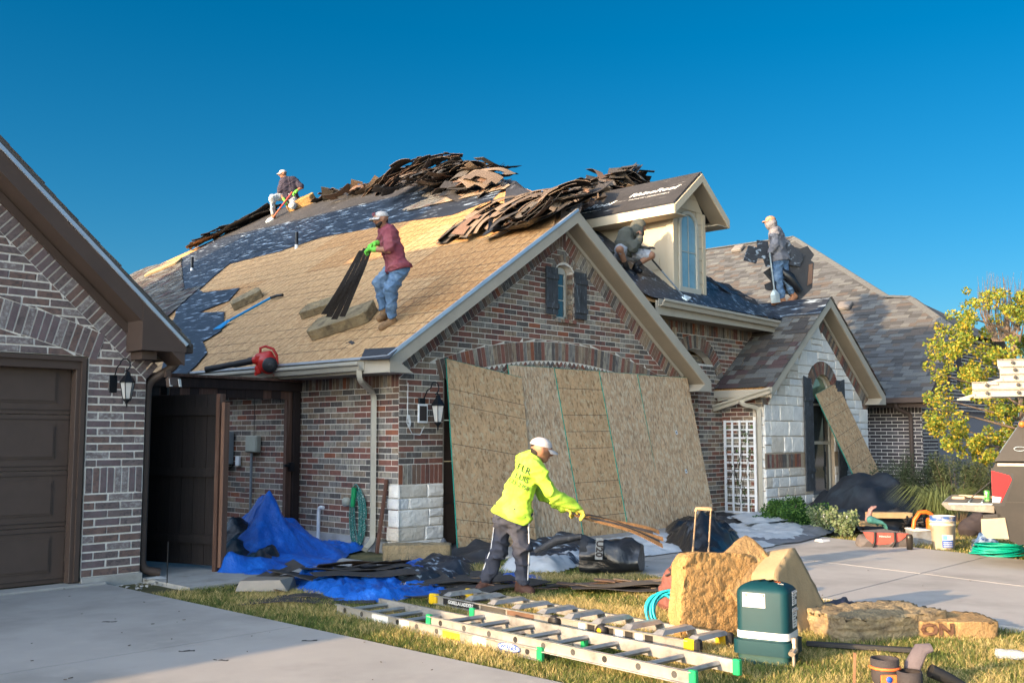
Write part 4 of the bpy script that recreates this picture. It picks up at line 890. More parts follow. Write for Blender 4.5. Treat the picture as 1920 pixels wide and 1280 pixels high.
for q in ((1585, 578), (1385, 470)):
    c = NFr.p(*NFr.at(*q)); v_ = P_('roof_vent', shg('vent_grey', (.16, .15, .145)), NR, lambda b: b.obox(c+NFr.N*.08, NFr.X, NFr.Y, NFr.N, .36, .32, .12, bev=.03))
# ---------------------------------------------------------------- people: one smooth skin grown round a skeleton, clothes as shells over it
def nets(f, lo, hi, vox):
    lo = np.array(lo, float); hi = np.array(hi, float); n = np.ceil((hi-lo)/vox).astype(int)+1
    ax = [lo[i]+np.arange(n[i])*vox for i in range(3)]
    X, Y, Z = np.meshgrid(*ax, indexing='ij', copy=False); d = f(X.astype(np.float32), Y.astype(np.float32), Z.astype(np.float32))
    s = d < 0; acc = np.zeros((n[0]-1, n[1]-1, n[2]-1, 3), np.float32); cnt = np.zeros(acc.shape[:3], np.float32); E = []
    for a in range(3):
        sl0 = [slice(None)]*3; sl1 = [slice(None)]*3; sl0[a] = slice(0, -1); sl1[a] = slice(1, None)
        d0 = d[tuple(sl0)]; d1 = d[tuple(sl1)]; cr = s[tuple(sl0)] != s[tuple(sl1)]; I = np.argwhere(cr); t = d0[cr]/(d0[cr]-d1[cr])
        P = I.astype(np.float32); P[:, a] += t; b, c = [(1, 2), (0, 2), (0, 1)][a]; E.append((a, b, c, I, s[tuple(sl0)][cr]))
        for ob in (0, -1):
            for oc in (0, -1):
                J = I.copy(); J[:, b] += ob; J[:, c] += oc
                ok = (J >= 0).all(1) & (J < np.array(acc.shape[:3])).all(1); J = J[ok]
                np.add.at(acc, tuple(J.T), P[ok]); np.add.at(cnt, tuple(J.T), 1)
    act = cnt > 0; idx = -np.ones(cnt.shape, int); idx[act] = np.arange(act.sum()); V = acc[act]/cnt[act][:, None]*vox+lo; F = []
    for a, b, c, I, sg in E:
        ok = (I[:, b] > 0) & (I[:, c] > 0) & (I[:, b] < n[b]-1) & (I[:, c] < n[c]-1); I = I[ok]; sg = sg[ok]
        q = []
        for ob, oc in ((0, 0), (-1, 0), (-1, -1), (0, -1)):
            J = I.copy(); J[:, b] += ob; J[:, c] += oc; q.append(idx[tuple(J.T)])
        q = np.stack(q, 1); fl = sg if a != 1 else ~sg; q[~fl] = q[~fl][:, ::-1]; F.append(q[(q >= 0).all(1)])
    return V, np.concatenate(F)
def caps_sdf(prims, k=.02, folds=0, fs=14):
    rr = np.random.RandomState(5); ws = [(rr.normal(size=3)*np.array([1, 1, .7])*fs, rr.uniform(0, 6)) for _ in range(7)]
    def f(X, Y, Z):
        acc = np.zeros(X.shape, np.float32)
        for a, b, ra, rb in prims:
            a = np.array(a); b = np.array(b); ab = b-a; L = float(ab@ab)+1e-9
            h = ((X-a[0])*ab[0]+(Y-a[1])*ab[1]+(Z-a[2])*ab[2])/L; h = np.clip(h, 0, 1)
            dd = np.sqrt((X-a[0]-h*ab[0])**2+(Y-a[1]-h*ab[1])**2+(Z-a[2]-h*ab[2])**2)-(ra+(rb-ra)*h)
            acc += np.exp(-np.clip(dd, -.3, .3)/k)
        d = -k*np.log(acc+1e-12)
        if folds:
            for w, p in ws: d = d-folds*.9*(1-np.abs(np.sin(.5*(X*w[0]+Y*w[1]+Z*w[2]*1.6)+p+1.8*np.sin(X*w[1]*.35+Z*w[0]*.3+p))))**4
        return d
    return f
def grown(name, prims, mat, parent, vox=.012, k=.02, folds=0, fs=14, cut=None, **kw):
    P = np.array([list(a)+[ra] for a, b, ra, rb in prims]+[list(b)+[rb] for a, b, ra, rb in prims]); m = P[:, 3].max()+.09
    f = caps_sdf(prims, k, folds, fs)
    g_ = f if cut is None else (lambda X, Y, Z: np.maximum(f(X, Y, Z), cut(X, Y, Z)))
    V, F = nets(g_, P[:, :3].min(0)-m, P[:, :3].max(0)+m, vox); base = wpos(parent) if parent else Vector((0, 0, 0))
    me = D.meshes.new(name); me.from_pydata((V-np.array(base)).tolist(), [], F.tolist()); me.materials.append(mat)
    me.polygons.foreach_set('use_smooth', [True]*len(me.polygons)); me.update(); o = newobj(name, me, parent)
    return tag(o, **kw)
skin = M('tanned_skin', (.30, .15, .09), .5, .08, 20, bump=.05); hair_m = M('dark_hair', (.015, .01, .008), .7, .2, 60)
def cloth(n, c, **k): return M(n, c, .85, .12, 12, bump=.25, bs=90, **k)
jeans = M('blue_denim', (.08, .15, .26), .85, .25, 10, c2=(.20, .29, .40), amt=.4, s2=5, bump=.3, bs=200)
boot_t = M('tan_suede', (.22, .13, .065), .9, .2, 20); boot_b = M('brown_leather', (.07, .03, .02), .7, .2, 20)
glove_g = cloth('lime_glove', (.16, .55, .07)); glove_y = cloth('yellow_glove', (.40, .36, .06)); glove_k = cloth('black_glove', (.03, .035, .045))
cap_w = cloth('white_cap_cloth', (.48, .45, .43)); cap_o = cloth('grey_orange_cap', (.38, .20, .12))
def lp(a, b, t): return Vector(a).lerp(Vector(b), t)
def hand(name, wrist, tip, palmn, mat, parent, curl=.5, s=1., thumb=1):
    w = Vector(wrist); d = (Vector(tip)-w).normalized(); n = Vector(palmn); n = (n-d*n.dot(d)).normalized(); e = d.cross(n)*thumb; pr = []
    pm = w+d*.045*s
    pr += [(w, pm+e*.018*s+d*.03*s, .028*s, .020*s), (w, pm-e*.02*s+d*.025*s, .028*s, .018*s), (w-d*.04, w, .036*s, .032*s)]
    for i, (off, ln) in enumerate(((.032, .070), (.011, .080), (-.011, .074), (-.031, .058))):
        b0 = pm+e*off*s+d*.035*s; c = curl; d1 = (d*math.cos(c)+n*math.sin(c)); d2 = (d*math.cos(2.1*c)+n*math.sin(2.1*c))
        b1 = b0+d1*ln*.5*s; b2 = b1+d2*ln*.5*s; pr += [(b0, b1, .0105*s, .0098*s), (b1, b2, .0098*s, .0085*s)]
    t0 = w+e*.03*s+d*.02*s; t1 = t0+(e*.8+d*.7+n*.35).normalized()*.035*s; t2 = t1+(d+n*.7-e*.1).normalized()*.03*s; pr += [(t0, t1, .014*s, .012*s), (t1, t2, .012*s, .0095*s)]
    return grown(name, pr, mat, parent, .006, .005)
def person(px, py, D_, J, label, group, shirt, pants, boots, gloves, face, up, sleeve=1., leg=1., cap=None, hood=None, beard=False, capd=None, fold=.012, hands=None, bulk=0, socks=None, hat_back=None, hem=.05, rs=1.):
    """J: joint -> (photo x, photo y, metres behind the plane at depth D_)"""
    def U(q): r = ray(q[0], q[1]); return CAM+r*((D_+q[2])/r.dot(_fw))
    j = {k: U(v) for k, v in J.items()}; root = empty('person', U((px, py, 0)), label, 'person', group)
    ms = (j['ls']+j['rs'])/2; mh = (j['lh']+j['rh'])/2; hd = j['head']; f = Vector(face).normalized(); up = Vector(up).normalized(); f = (f-up*f.dot(up)).normalized(); sd = f.cross(up)
    def grow_(name, prims, *a, **k): return grown(name, [(p, q, r1*rs, r2*rs) for p, q, r1, r2 in prims], *a, **k)
    def torso(e, d0=0):
        o = [(j['ls'], j['rs'], .062+e, .062+e), (j['lh'], j['rh'], .088+e, .088+e)]
        for s_, h_ in (('ls', 'lh'), ('rs', 'rh')): a = lp(j[s_], ms, .38); b = lp(j[h_], mh, .15); m_ = lp(a, b, .5); o += [(a, m_, .092+e+bulk, .100+e+bulk), (m_, b, .100+e+bulk, .098+e)]
        return o
    def arm(s_, e, t=1.): 
        a, b, c = j[s_+'s'], j[s_+'e'], j[s_+'w']
        if t < .55: return [(a, lp(a, b, t*2), .058+e, .056+e)]
        return [(a, b, .056+e, .043+e), (b, lp(b, c, (t-.5)*2), .043+e, .032+e)]
    def lg(s_, e, t=1.):
        a, b, c = j[s_+'h'], j[s_+'k'], j[s_+'a']
        if t < .55: return [(a, lp(a, b, t*2), .092+e, .075+e)]
        return [(a, b, .090+e, .062+e), (b, lp(b, c, (t-.5)*2), .060+e, .043+e)]
    chin = hd-up*.085+f*.045; pr = [(p, q, r1*rs, r2*rs) for p, q, r1, r2 in torso(0)+[(ms, mh, .09, .09)]+arm('l', 0)+arm('r', 0)+lg('l', 0)+lg('r', 0)]
    pr += [(ms, hd-up*.05-f*.01, .058, .052), (hd-f*.015+up*.02, hd+f*.02+up*.015, .085, .078), (hd-up*.02+f*.01, chin, .070, .032)]
    pr += [(hd+f*.085-up*.01, hd+f*.105-up*.035, .008, .013), (hd+sd*.078-up*.02, hd+sd*.082+up*.005-f*.01, .011, .012), (hd-sd*.078-up*.02, hd-sd*.082+up*.005-f*.01, .011, .012)]
    grown('body', pr, skin, root, .0115, .014)
    for s_ in (-1, 1):
        P_('eye', hair_m, root, lambda b: b.lathe(hd+f*.083+sd*.031*s_+up*.002, [(0, -.006), (.011, -.002), (.011, .002), (0, .006)], 8, ax=f)); P_('eyebrow', hair_m, root, lambda b: b.tube([hd+f*.090+sd*.016*s_+up*.024, hd+f*.088+sd*.033*s_+up*.028, hd+f*.078+sd*.05*s_+up*.022], .004, 5))
    P_('mouth', M('lips', (.20, .07, .05), .5, .1) if 'lips' not in D.materials else D.materials['lips'], root, lambda b: b.tube([hd+f*.083-up*.066+sd*.022, hd+f*.091-up*.064, hd+f*.083-up*.066-sd*.022], .005, 6))
    grown('hair', [(hd-f*.018+up*.02, hd-f*.02-up*.012, .084, .078)], hair_m, root, .011, .01, cut=lambda X, Y, Z: (X-hd.x)*f.x+(Y-hd.y)*f.y+(Z-hd.z)*f.z-.035)
    if beard: grown('beard', [(hd-up*.06+f*.035+sd*.05, chin+f*.003, .022, .030), (hd-up*.06+f*.035-sd*.05, chin+f*.003, .022, .030)], hair_m, root, .009, .01)
    tu = (ms-mh).normalized(); hc = mh-tu*hem
    hemcut = lambda X, Y, Z: np.where(((X-ms.x)**2+(Y-ms.y)**2+(Z-ms.z)**2) > 9, 1, np.minimum(-((X-hc.x)*tu.x+(Y-hc.y)*tu.y+(Z-hc.z)*tu.z), .27-np.sqrt((X-hc.x)**2+(Y-hc.y)**2+(Z-hc.z)**2)))
    sh = grow_('shirt', torso(.010)+[(ms, mh, .105, .105), (j['lh'], j['rh'], .125, .125), (lp(j['lh'], mh, .1)-tu*.02, lp(j['rh'], mh, .1)-tu*.02, .128, .128)]+arm('l', .016, sleeve)+arm('r', .016, sleeve)+[(ms, lp(ms, hd, .35), .07, .062)], shirt, root, .0115, .016, fold, 13, cut=hemcut)
    grow_('trousers', [(j['lh'], j['rh'], .104, .104), (mh, mh+(ms-mh).normalized()*.05, .088, .088)]+lg('l', .012, leg)+lg('r', .012, leg), pants, root, .0115, .018, fold*1.1, 15)
    if socks:
        for s_ in 'lr': grown('sock', [(lp(j[s_+'k'], j[s_+'a'], .72), j[s_+'a'], .05, .048)], socks, root, .011, .01)
    for s_ in 'lr':
        a = j[s_+'a']; t = j[s_+'t']; hl = j.get(s_+'heel', a+(a-t).normalized()*.03+Vector((0, 0, -.06)))
        grown('boot', [(a, hl, .052, .045), (hl, t, .044, .040), (lp(hl, t, .5)+Vector((0, 0, .02)), t, .046, .038)], boots, root, .011, .015)
        P_('sole', ink, root, lambda b: b.tube([hl-Vector((0, 0, .030)), t-Vector((0, 0, .026))], [.043, .042], 8, ry=.4))
    for s_ in 'lr':
        w_ = j[s_+'w']; e_ = j[s_+'e']; tp = j.get(s_+'f', w_+(w_-e_).normalized()*.15); hh = (hands or {}).get(s_, {})
        hand('glove' if gloves[s_ == 'r'] is not skin else 'hand', w_, tp, hh.get('n', Vector((0, 0, -1))), gloves[s_ == 'r'], root, hh.get('curl', .6), 1.05, hh.get('thumb', 1))
    if cap:
        cu = up if capd is None else Vector(capd).normalized(); cf = (f-cu*f.dot(cu)).normalized(); cs = cf.cross(cu); c = hd+cu*.026-cf*.010
        b = MB(); n = 16; R = 7; vs = []
        for i in range(R):
            a = i/(R-1)*math.pi/2
            for q in range(n): t = q*2*math.pi/n; vs.append(c+cf*math.cos(t)*.107*math.cos(a)+cs*math.sin(t)*.096*math.cos(a)+cu*math.sin(a)*.083*(1 if a < 1.3 else .99))
        b.add(vs, [(i*n+q, i*n+(q+1) % n, (i+1)*n+(q+1) % n, (i+1)*n+q) for i in range(R-1) for q in range(n)], 0, True); hat = b.build('cap', cap, root)
        b = MB(); vs = []; br = [(t, r) for r in (0, .5, 1.) for t in np.linspace(-1.05, 1.05, 9)]
        hb = -cf if hat_back else cf
        for dz in (0, -.006):
            for t, r in br: vs.append(c+hb*(math.cos(t)*(.100+.075*r))+cs*(math.sin(t)*(.090+.004*r))+cu*(-.006-.022*r*r-.012*abs(t)*r+dz))
        F = [(o+i*9+q, o+i*9+q+1, o+(i+1)*9+q+1, o+(i+1)*9+q) for o in (0, 27) for i in range(2) for q in range(8)]
        b.add(vs, F+[(18+q, 19+q, 46+q, 45+q) for q in range(8)], 0, True); b.build('brim', cap, hat)
    if hood: grown('hood', [(hd-f*.03+up*.01, hd+up*.035, .118, .105), (ms-f*.02, hd-up*.09, .095, .09), (hd-up*.07, hd-up*.04-f*.03, .10, .11)], hood, root, .011, .02, .004, 20, cut=lambda X, Y, Z: .082-np.sqrt((X-hd.x-f.x*.12)**2+(Y-hd.y-f.y*.12)**2+(Z-hd.z-f.z*.12+.03)**2))
    return root, j, sh, (f, up, sd, hd)
_hf = Vector((_fw.x, _fw.y, 0)).normalized(); _hr = Vector((_rt.x, _rt.y, 0)).normalized()     # away from / across the street corner
def dep(p): return (Vector(p)-CAM).dot(_fw)
def shoot(txt, size, mat, obj, o, X, Y, Dn, parent, **k):   # lettering laid onto a curved garment
    me = text_mesh(txt, size, **k); me.transform(Matrix.Diagonal((1, 1, 0, 1))); bm = bmesh.new(); bm.from_mesh(me); bmesh.ops.triangulate(bm, faces=bm.faces[:])
    for _ in range(3):
        ed = [e for e in bm.edges if e.calc_length() > .007]
        if ed: bmesh.ops.subdivide_edges(bm, edges=ed, cuts=1)
    bmo = bmesh.new(); bmo.from_mesh(obj.data); tr = BVHTree.FromBMesh(bmo); wo_ = wpos(obj); base = wpos(parent)
    for v in bm.verts:
        q = o+X*v.co.x+Y*v.co.y-wo_; h_ = tr.ray_cast(q-Dn*.5, Dn)
        v.co = (h_[0] if h_[0] else q)+wo_-Dn*.011-base
    bm.to_mesh(me); bm.free(); bmo.free(); me.materials.clear(); me.materials.append(mat); return newobj('lettering', me, parent)
NOG = None
lime = cloth('lime_shirt', (.33, .55, .045), c2=(.40, .62, .10), amt=.4, s2=6); navy = cloth('navy_trackpants', (.035, .04, .06)); maroon = cloth('maroon_tshirt', (.20, .045, .065), c2=(.28, .09, .10), amt=.4, s2=4)
D1 = dep(G(950, 1112))
p1, j1, sh1, h1 = person(950, 1112, D1, dict(head=(1015, 842, -.02), ls=(985, 866, .16), rs=(1000, 874, -.12), le=(1017, 924, .20), lw=(1056, 950, .14), lf=(1070, 955, .10), re=(1031, 921, -.20), rw=(1077, 951, -.12), rf=(1096, 962, -.1),
    lh=(949, 962, .06), rh=(972, 964, -.06), lk=(936, 1026, .10), la=(913, 1082, .14), lt=(900, 1104, .10), lheel=(914, 1100, .18), rk=(978, 1028, -.06), ra=(978, 1086, -.05), rt=(994, 1109, -.08), rheel=(974, 1107, -.02)),
    'worker in lime long-sleeved shirt and dark striped trackpants bending beside the leaning boards', NOG, lime, navy, boot_b, (glove_y, glove_y), _hr*.9+_hf*.15-Vector((0, 0, .35)), (.15*_hr.x, .15*_hr.y, 1), cap=cap_w, capd=_hr*.25+Vector((0, 0, 1)), fold=.014, bulk=-.012, rs=.84,
    hands={'r': dict(n=Vector((0, 0, -1)), curl=.8), 'l': dict(n=Vector((0, 0, -1)), curl=.8)})
_o = (j1['ls']+j1['rs'])/2*.62+(j1['lh']+j1['rh'])/2*.38; _u = ((j1['ls']+j1['rs'])-(j1['lh']+j1['rh'])).normalized(); _x = (_hr-_u*_hr.dot(_u)).normalized(); _d = _hf
shirt_ink = M('dark_shirt_print', (.02, .05, .03), .8, .1)
for tx, sz, dy, dx in (('FLR', .085, .125, .0), ('LUIS', .072, .045, .01), ('123-2358', .055, -.02, .0)): shoot(tx, sz, shirt_ink, sh1, _o+_u*dy-_x*(.035-dx), _x*.97+_u*-.1, _u, _d, p1, bold=.0005)
for s_, dd in (('r', -1), ('l', -1)):          # white side stripes of the trackpants
    for k in range(3):
        off = _hr*(.086-.004*k if s_ == 'r' else -.086)-_hf*(.02+.016*k if s_ == 'r' else .0+.016*k)
        P_('side_stripe', white_p, p1, lambda b: b.tube([j1[s_+'h']+off*1.12, j1[s_+'k']+off*.86, j1[s_+'a']+off*.70], .0045, 5))
D2 = dep(LF.p(*LF.at(730, 608)))
p2, j2, sh2, h2 = person(730, 608, D2, dict(head=(714, 411, -.02), ls=(722, 434, .17), rs=(732, 440, -.13), le=(716, 455, .20), lw=(703, 457, .05), lf=(694, 460, .0), re=(729, 468, -.20), rw=(700, 468, -.10), rf=(686, 469, -.05),
    lh=(742, 500, .08), rh=(750, 503, -.07), lk=(712, 530, .12), la=(718, 574, .15), lt=(712, 597, .05), lheel=(722, 594, .18), rk=(733, 541, -.12), ra=(734, 592, -.04), rt=(716, 614, -.10), rheel=(738, 606, 0)),
    'worker in maroon t-shirt, jeans and white cap pulling a black strip up the roof', NOG, maroon, jeans, boot_t, (glove_g, glove_g), -_hr*.75-_hf*.55-Vector((0, 0, .45)), (-.12*_hr.x, -.12*_hr.y, 1), sleeve=.44, cap=cap_w, beard=True, capd=-_hr*.1-_hf*.05+Vector((0, 0, 1)),
    hands={'r': dict(n=Vector((0, 0, -1)), curl=.9), 'l': dict(n=Vector((0, 0, -1)), curl=.9)})
P_('cap_patch', M('maroon_patch', (.16, .05, .07), .8, .2), p2, lambda b: b.obox(h2[3]+h2[1]*.065+h2[0]*.098, h2[2], h2[1], h2[0], .075, .04, .006))
D3 = dep(LF.p(*LF.at(520, 408)))
p3, j3, sh3, h3 = person(525, 405, D3, dict(head=(530, 326, 0), ls=(551, 338, .05), rs=(530, 342, -.05), re=(524, 362, -.1), rw=(533, 375, -.15), le=(566, 351, 0), lw=(555, 359, -.12), rh=(533, 369, 0), lh=(552, 372, .05), rk=(511, 371, -.2), ra=(512, 400, -.1), rt=(506, 411, -.15), rheel=(514, 409, -.05), lk=(549, 386, -.25), la=(560, 388, .1), lt=(572, 386, .2), lheel=(566, 384, .15)),
    'worker in dark polo shirt and light cap kneeling at the top left roof edge', NOG, cloth('dark_polo', (.035, .03, .05)), M('pale_denim', (.28, .32, .36), .85, .2, 10), boot_t, (glove_g, glove_g), -_hr*.6-_hf*.4-Vector((0, 0, .5)), (-.15*_hr.x, -.15*_hr.y, 1), sleeve=.44, cap=cap_w, bulk=.012)
D4 = dep(FF.p(*FF.at(1180, 505)))
hood_m = cloth('grey_green_hoodie', (.075, .08, .068))
p4, j4, sh4, h4 = person(1175, 500, D4, dict(head=(1199, 426, 0), ls=(1184, 438, .15), rs=(1172, 441, -.10), re=(1188, 466, -.2), rw=(1200, 446, -.15), rf=(1202, 437, -.1), le=(1194, 466, .1), lw=(1211, 468, .0), lf=(1222, 463, 0), rh=(1166, 474, -.05), lh=(1174, 476, .1), rk=(1162, 468, -.38), ra=(1174, 499, -.22), rt=(1187, 514, -.2), rheel=(1176, 510, -.18), lk=(1221, 479, -.1), la=(1193, 497, -.1), lt=(1200, 508, -.15), lheel=(1190, 506, -.05)),
    'worker in grey hooded sweater and shorts sitting beside the dormer, hand at mouth', NOG, hood_m, M('pale_shorts', (.36, .38, .42), .85, .25, 14, c2=(.14, .15, .2), amt=.35, s2=12), black_metal, (glove_k, skin), _hr*.85-_hf*.3-Vector((0, 0, .35)), (.2*_hr.x, .2*_hr.y, 1), hood=hood_m, leg=.42, socks=ink, bulk=.025,
    hands={'r': dict(n=-_hr, curl=1.0), 'l': dict(n=Vector((0, 0, -1)), curl=.4)})
RIDG = hit(1470, 573, (0, 0, 4.08), (0, 0, 1)); D5 = dep((9.98, .12, 4.08))
grey_l = cloth('grey_long_shirt', (.17, .17, .19))
p5, j5, sh5, h5 = person(1466, 568, D5, dict(head=(1444, 415, 0), ls=(1458, 434, .17), rs=(1451, 437, -.12), re=(1453, 458, -.2), rw=(1445, 471, -.18), rf=(1441, 480, -.15), le=(1474, 458, .2), lw=(1480, 470, .15), lh=(1466, 484, .08), rh=(1459, 486, -.07), rk=(1458, 518, -.08), ra=(1466, 555, -.06), rt=(1450, 568, -.08), rheel=(1470, 567, -.03), lk=(1472, 520, .08), la=(1484, 547, .1), lt=(1477, 569, .05), lheel=(1491, 556, .12)),
    'worker in grey shirt and cap walking on the stone gable ridge with black roofing', NOG, grey_l, jeans, M('tan_boot', (.32, .15, .08), .9, .2, 20), (glove_k, glove_k), -_hr, (-.05*_hr.x, -.05*_hr.y, 1), cap=cap_o, hood=None)
grown('neck_hood', [((j5['ls']+j5['rs'])/2, h5[3]-h5[1]*.07, .085, .088), (h5[3]-h5[1]*.03-h5[0]*.03, h5[3]-h5[1]*.05+h5[0]*.01, .098, .085)], grey_l, p5, .011, .02, .004, 20)
# ---------------------------------------------------------------- loose sheets, boards, foam
def inpoly(x, y, P):
    c = False; j = len(P)-1
    for i in range(len(P)):
        if (P[i][1] > y) != (P[j][1] > y) and x < (P[j][0]-P[i][0])*(y-P[i][1])/(P[j][1]-P[i][1])+P[i][0]: c = not c
        j = i
    return c
def nearest(x, y, P):
    best = None
    for i in range(len(P)):
        a = P[i-1]; b = P[i]; dx, dy = b[0]-a[0], b[1]-a[1]; t = max(0, min(1, ((x-a[0])*dx+(y-a[1])*dy)/(dx*dx+dy*dy+1e-9))); q = (a[0]+dx*t, a[1]+dy*t); d = (q[0]-x)**2+(q[1]-y)**2
        if best is None or d < best[0]: best = (d, q)
    return best[1]
from mathutils.geometry import delaunay_2d_cdt
def drape(name, outline, peaks, mat, label, cat, wr=.03, step=.045, fs=5., seed=0, px=True, base=.010, edge=.0, group=None, z0=0., sm=2, radial=None, **_):
    """cloth lying on the ground: planar facets between the outline and the peaks (x, y, height), creased and crumpled"""
    P = [(G(*q).x, G(*q).y) for q in outline] if px else outline
    K = []
    for q in peaks:
        if px: w_ = G(q[0], q[1], z0+q[2]); K.append((w_.x, w_.y, q[2]))
        else: K.append(q)
    rr = random.Random(seed); E = []
    for i in range(len(P)):
        a = P[i-1]; b = P[i]; L = math.hypot(b[0]-a[0], b[1]-a[1]); n = max(1, int(L/.22))
        for k in range(n): E.append((a[0]+(b[0]-a[0])*k/n+rr.uniform(-.01, .01), a[1]+(b[1]-a[1])*k/n, edge+(rr.random() < .25)*rr.uniform(0, wr*.5)*(k > 0)))
    x0, y0 = min(p[0] for p in P), min(p[1] for p in P); x1, y1 = max(p[0] for p in P), max(p[1] for p in P)
    for _ in range(int((x1-x0)*(y1-y0)*9)+6):          # small creases everywhere
        x, y = rr.uniform(x0, x1), rr.uniform(y0, y1)
        if inpoly(x, y, P): E.append((x, y, None))
    kn = [p for p in K+E if p[2] is not None]
    Q = []
    for p in K+E:
        if p[2] is not None: Q.append(p); continue
        ds = sorted(((p[0]-q[0])**2+(p[1]-q[1])**2, q[2]) for q in kn)[:6]; w = [1/(d+.01) for d, _h in ds]; h = sum(a_*c[1] for a_, c in zip(w, ds))/sum(w)
        Q.append((p[0], p[1], max(0, h*.9+rr.choice((-.3, 1))*wr*rr.uniform(.2, 1.3))))
    V2, _e, F2, ov, _a, _b = delaunay_2d_cdt([Vector((q[0], q[1])) for q in Q], [], [], 0, .002); H_ = [max(Q[k][2] for k in o) if o else 0 for o in ov]
    T = [(V2[f[0]], V2[f[1]], V2[f[2]], H_[f[0]], H_[f[1]], H_[f[2]]) for f in F2]
    TA = np.array([[*t[0], *t[1], *t[2], t[3], t[4], t[5]] for t in T])
    def hz(x, y):
        ax, ay, bx, by, cx, cy = TA[:, :6].T; d = (by-cy)*(ax-cx)+(cx-bx)*(ay-cy); d = np.where(abs(d) < 1e-12, 1e-12, d); u = ((by-cy)*(x-cx)+(cx-bx)*(y-cy))/d; v = ((cy-ay)*(x-cx)+(ax-cx)*(y-cy))/d; w = 1-u-v
        m_ = np.minimum(np.minimum(u, v), w); k = int(m_.argmax()); u, v, w = max(0, u[k]), max(0, v[k]), max(0, w[k]); return (u*TA[k, 6]+v*TA[k, 7]+w*TA[k, 8])/(u+v+w)
    vid = {}; xy = []; hh = []; ed = []; fc = []
    def vert(i, j):
        if (i, j) in vid: return vid[i, j]
        x, y = x0+i*step, y0+j*step; e = not inpoly(x, y, P)
        if e: x, y = nearest(x, y, P)
        vid[i, j] = len(xy); xy.append((x, y)); hh.append(hz(x, y)); ed.append(e); return vid[i, j]
    for i in range(int((x1-x0)/step)+1):
        for j in range(int((y1-y0)/step)+1):
            if inpoly(x0+(i+.5)*step, y0+(j+.5)*step, P): fc.append((vert(i, j), vert(i+1, j), vert(i+1, j+1), vert(i, j+1)))
    nb = [[] for _ in xy]
    for f in fc:
        for k in range(4): nb[f[k]].append(f[(k+1) % 4]); nb[f[k]].append(f[k-1])
    for _ in range(sm): hh = [h if ed[i] else h*.5+.5*sum(hh[k] for k in nb[i])/len(nb[i]) for i, h in enumerate(hh)]
    b = MB()
    for i, (x, y) in enumerate(xy):
        q = mnoise.noise((x*fs+seed*7.1, y*fs*1.7, seed+hh[i]*3)); q2 = mnoise.noise((x*fs*2.7, y*fs*2.1+seed, hh[i]*6)); f = (1-abs(q)*2.2)*.6+(1-abs(q2)*2.2)*.28
        if radial:
            rp = G(radial[0], radial[1], z0+radial[2]); a_ = math.atan2(y-rp.y, x-rp.x); f = (1-abs(mnoise.noise((math.cos(a_)*4.2, math.sin(a_)*4.2, seed)))*2.6)*1.3*min(1, hh[i]*3)+f*.5
        qn = nearest(x, y, P); dn = math.hypot(qn[0]-x, qn[1]-y); b.v.append((x, y, z0+base+hh[i]*min(1, .15+dn/.12)+max(0, wr*f)*min(1, dn/.14)))
    b.f = fc; b.m = [0]*len(b.f); b.sm = [True]*len(b.f)
    c = sum((Vector(v) for v in b.v), Vector())/len(b.v)
    return b.build(name, mat, None, loc=(c.x, c.y, z0), label=label, cat=cat, group=group)
tarp_b = M('blue_tarp', (.008, .09, .42), .45, .15, 4, c2=(.015, .15, .60), amt=.4, s2=6, bump=.9, bs=10, spec=.35, dist=.03)
plast_k = M('black_plastic', (.012, .014, .018), .28, .3, 3, bump=.5, bs=14, spec=.6, dist=.02)
fabric_k = M('black_ground_cloth', (.014, .018, .026), .6, .3, 3, c2=(.03, .045, .06), amt=.35, s2=3, bump=.4, bs=20)
white_u = M('white_sheet_underside', (.42, .45, .48), .7, .12, 5, c2=(.24, .25, .26), amt=.3, s2=5, bump=.4, bs=14)
grey_u = M('grey_sheet', (.13, .14, .16), .6, .15, 5, bump=.4, bs=14)
foam_m = M('yellow_foam', (.34, .20, .075), .95, .18, 9, c2=(.30, .18, .075), amt=.36, s2=7, bump=.9, bs=45, dist=.02)
foam_p = M('pale_foam', (.28, .21, .12), .95, .12, 8, c2=(.30, .22, .12), amt=.3, s2=6, bump=.5, bs=50)
foam_e = M('stained_foam', (.24, .155, .07), .95, .25, 5, c2=(.40, .25, .10), amt=.36, s2=3, w2=.06, bump=.8, bs=40, dist=.02)
foam_d = M('dirty_foam', (.26, .20, .115), .97, .3, 6, c2=(.10, .075, .05), amt=.38, s2=7, bump=1, bs=40, dist=.02, c3=(.42, .29, .14), amt3=.3, s3=4)
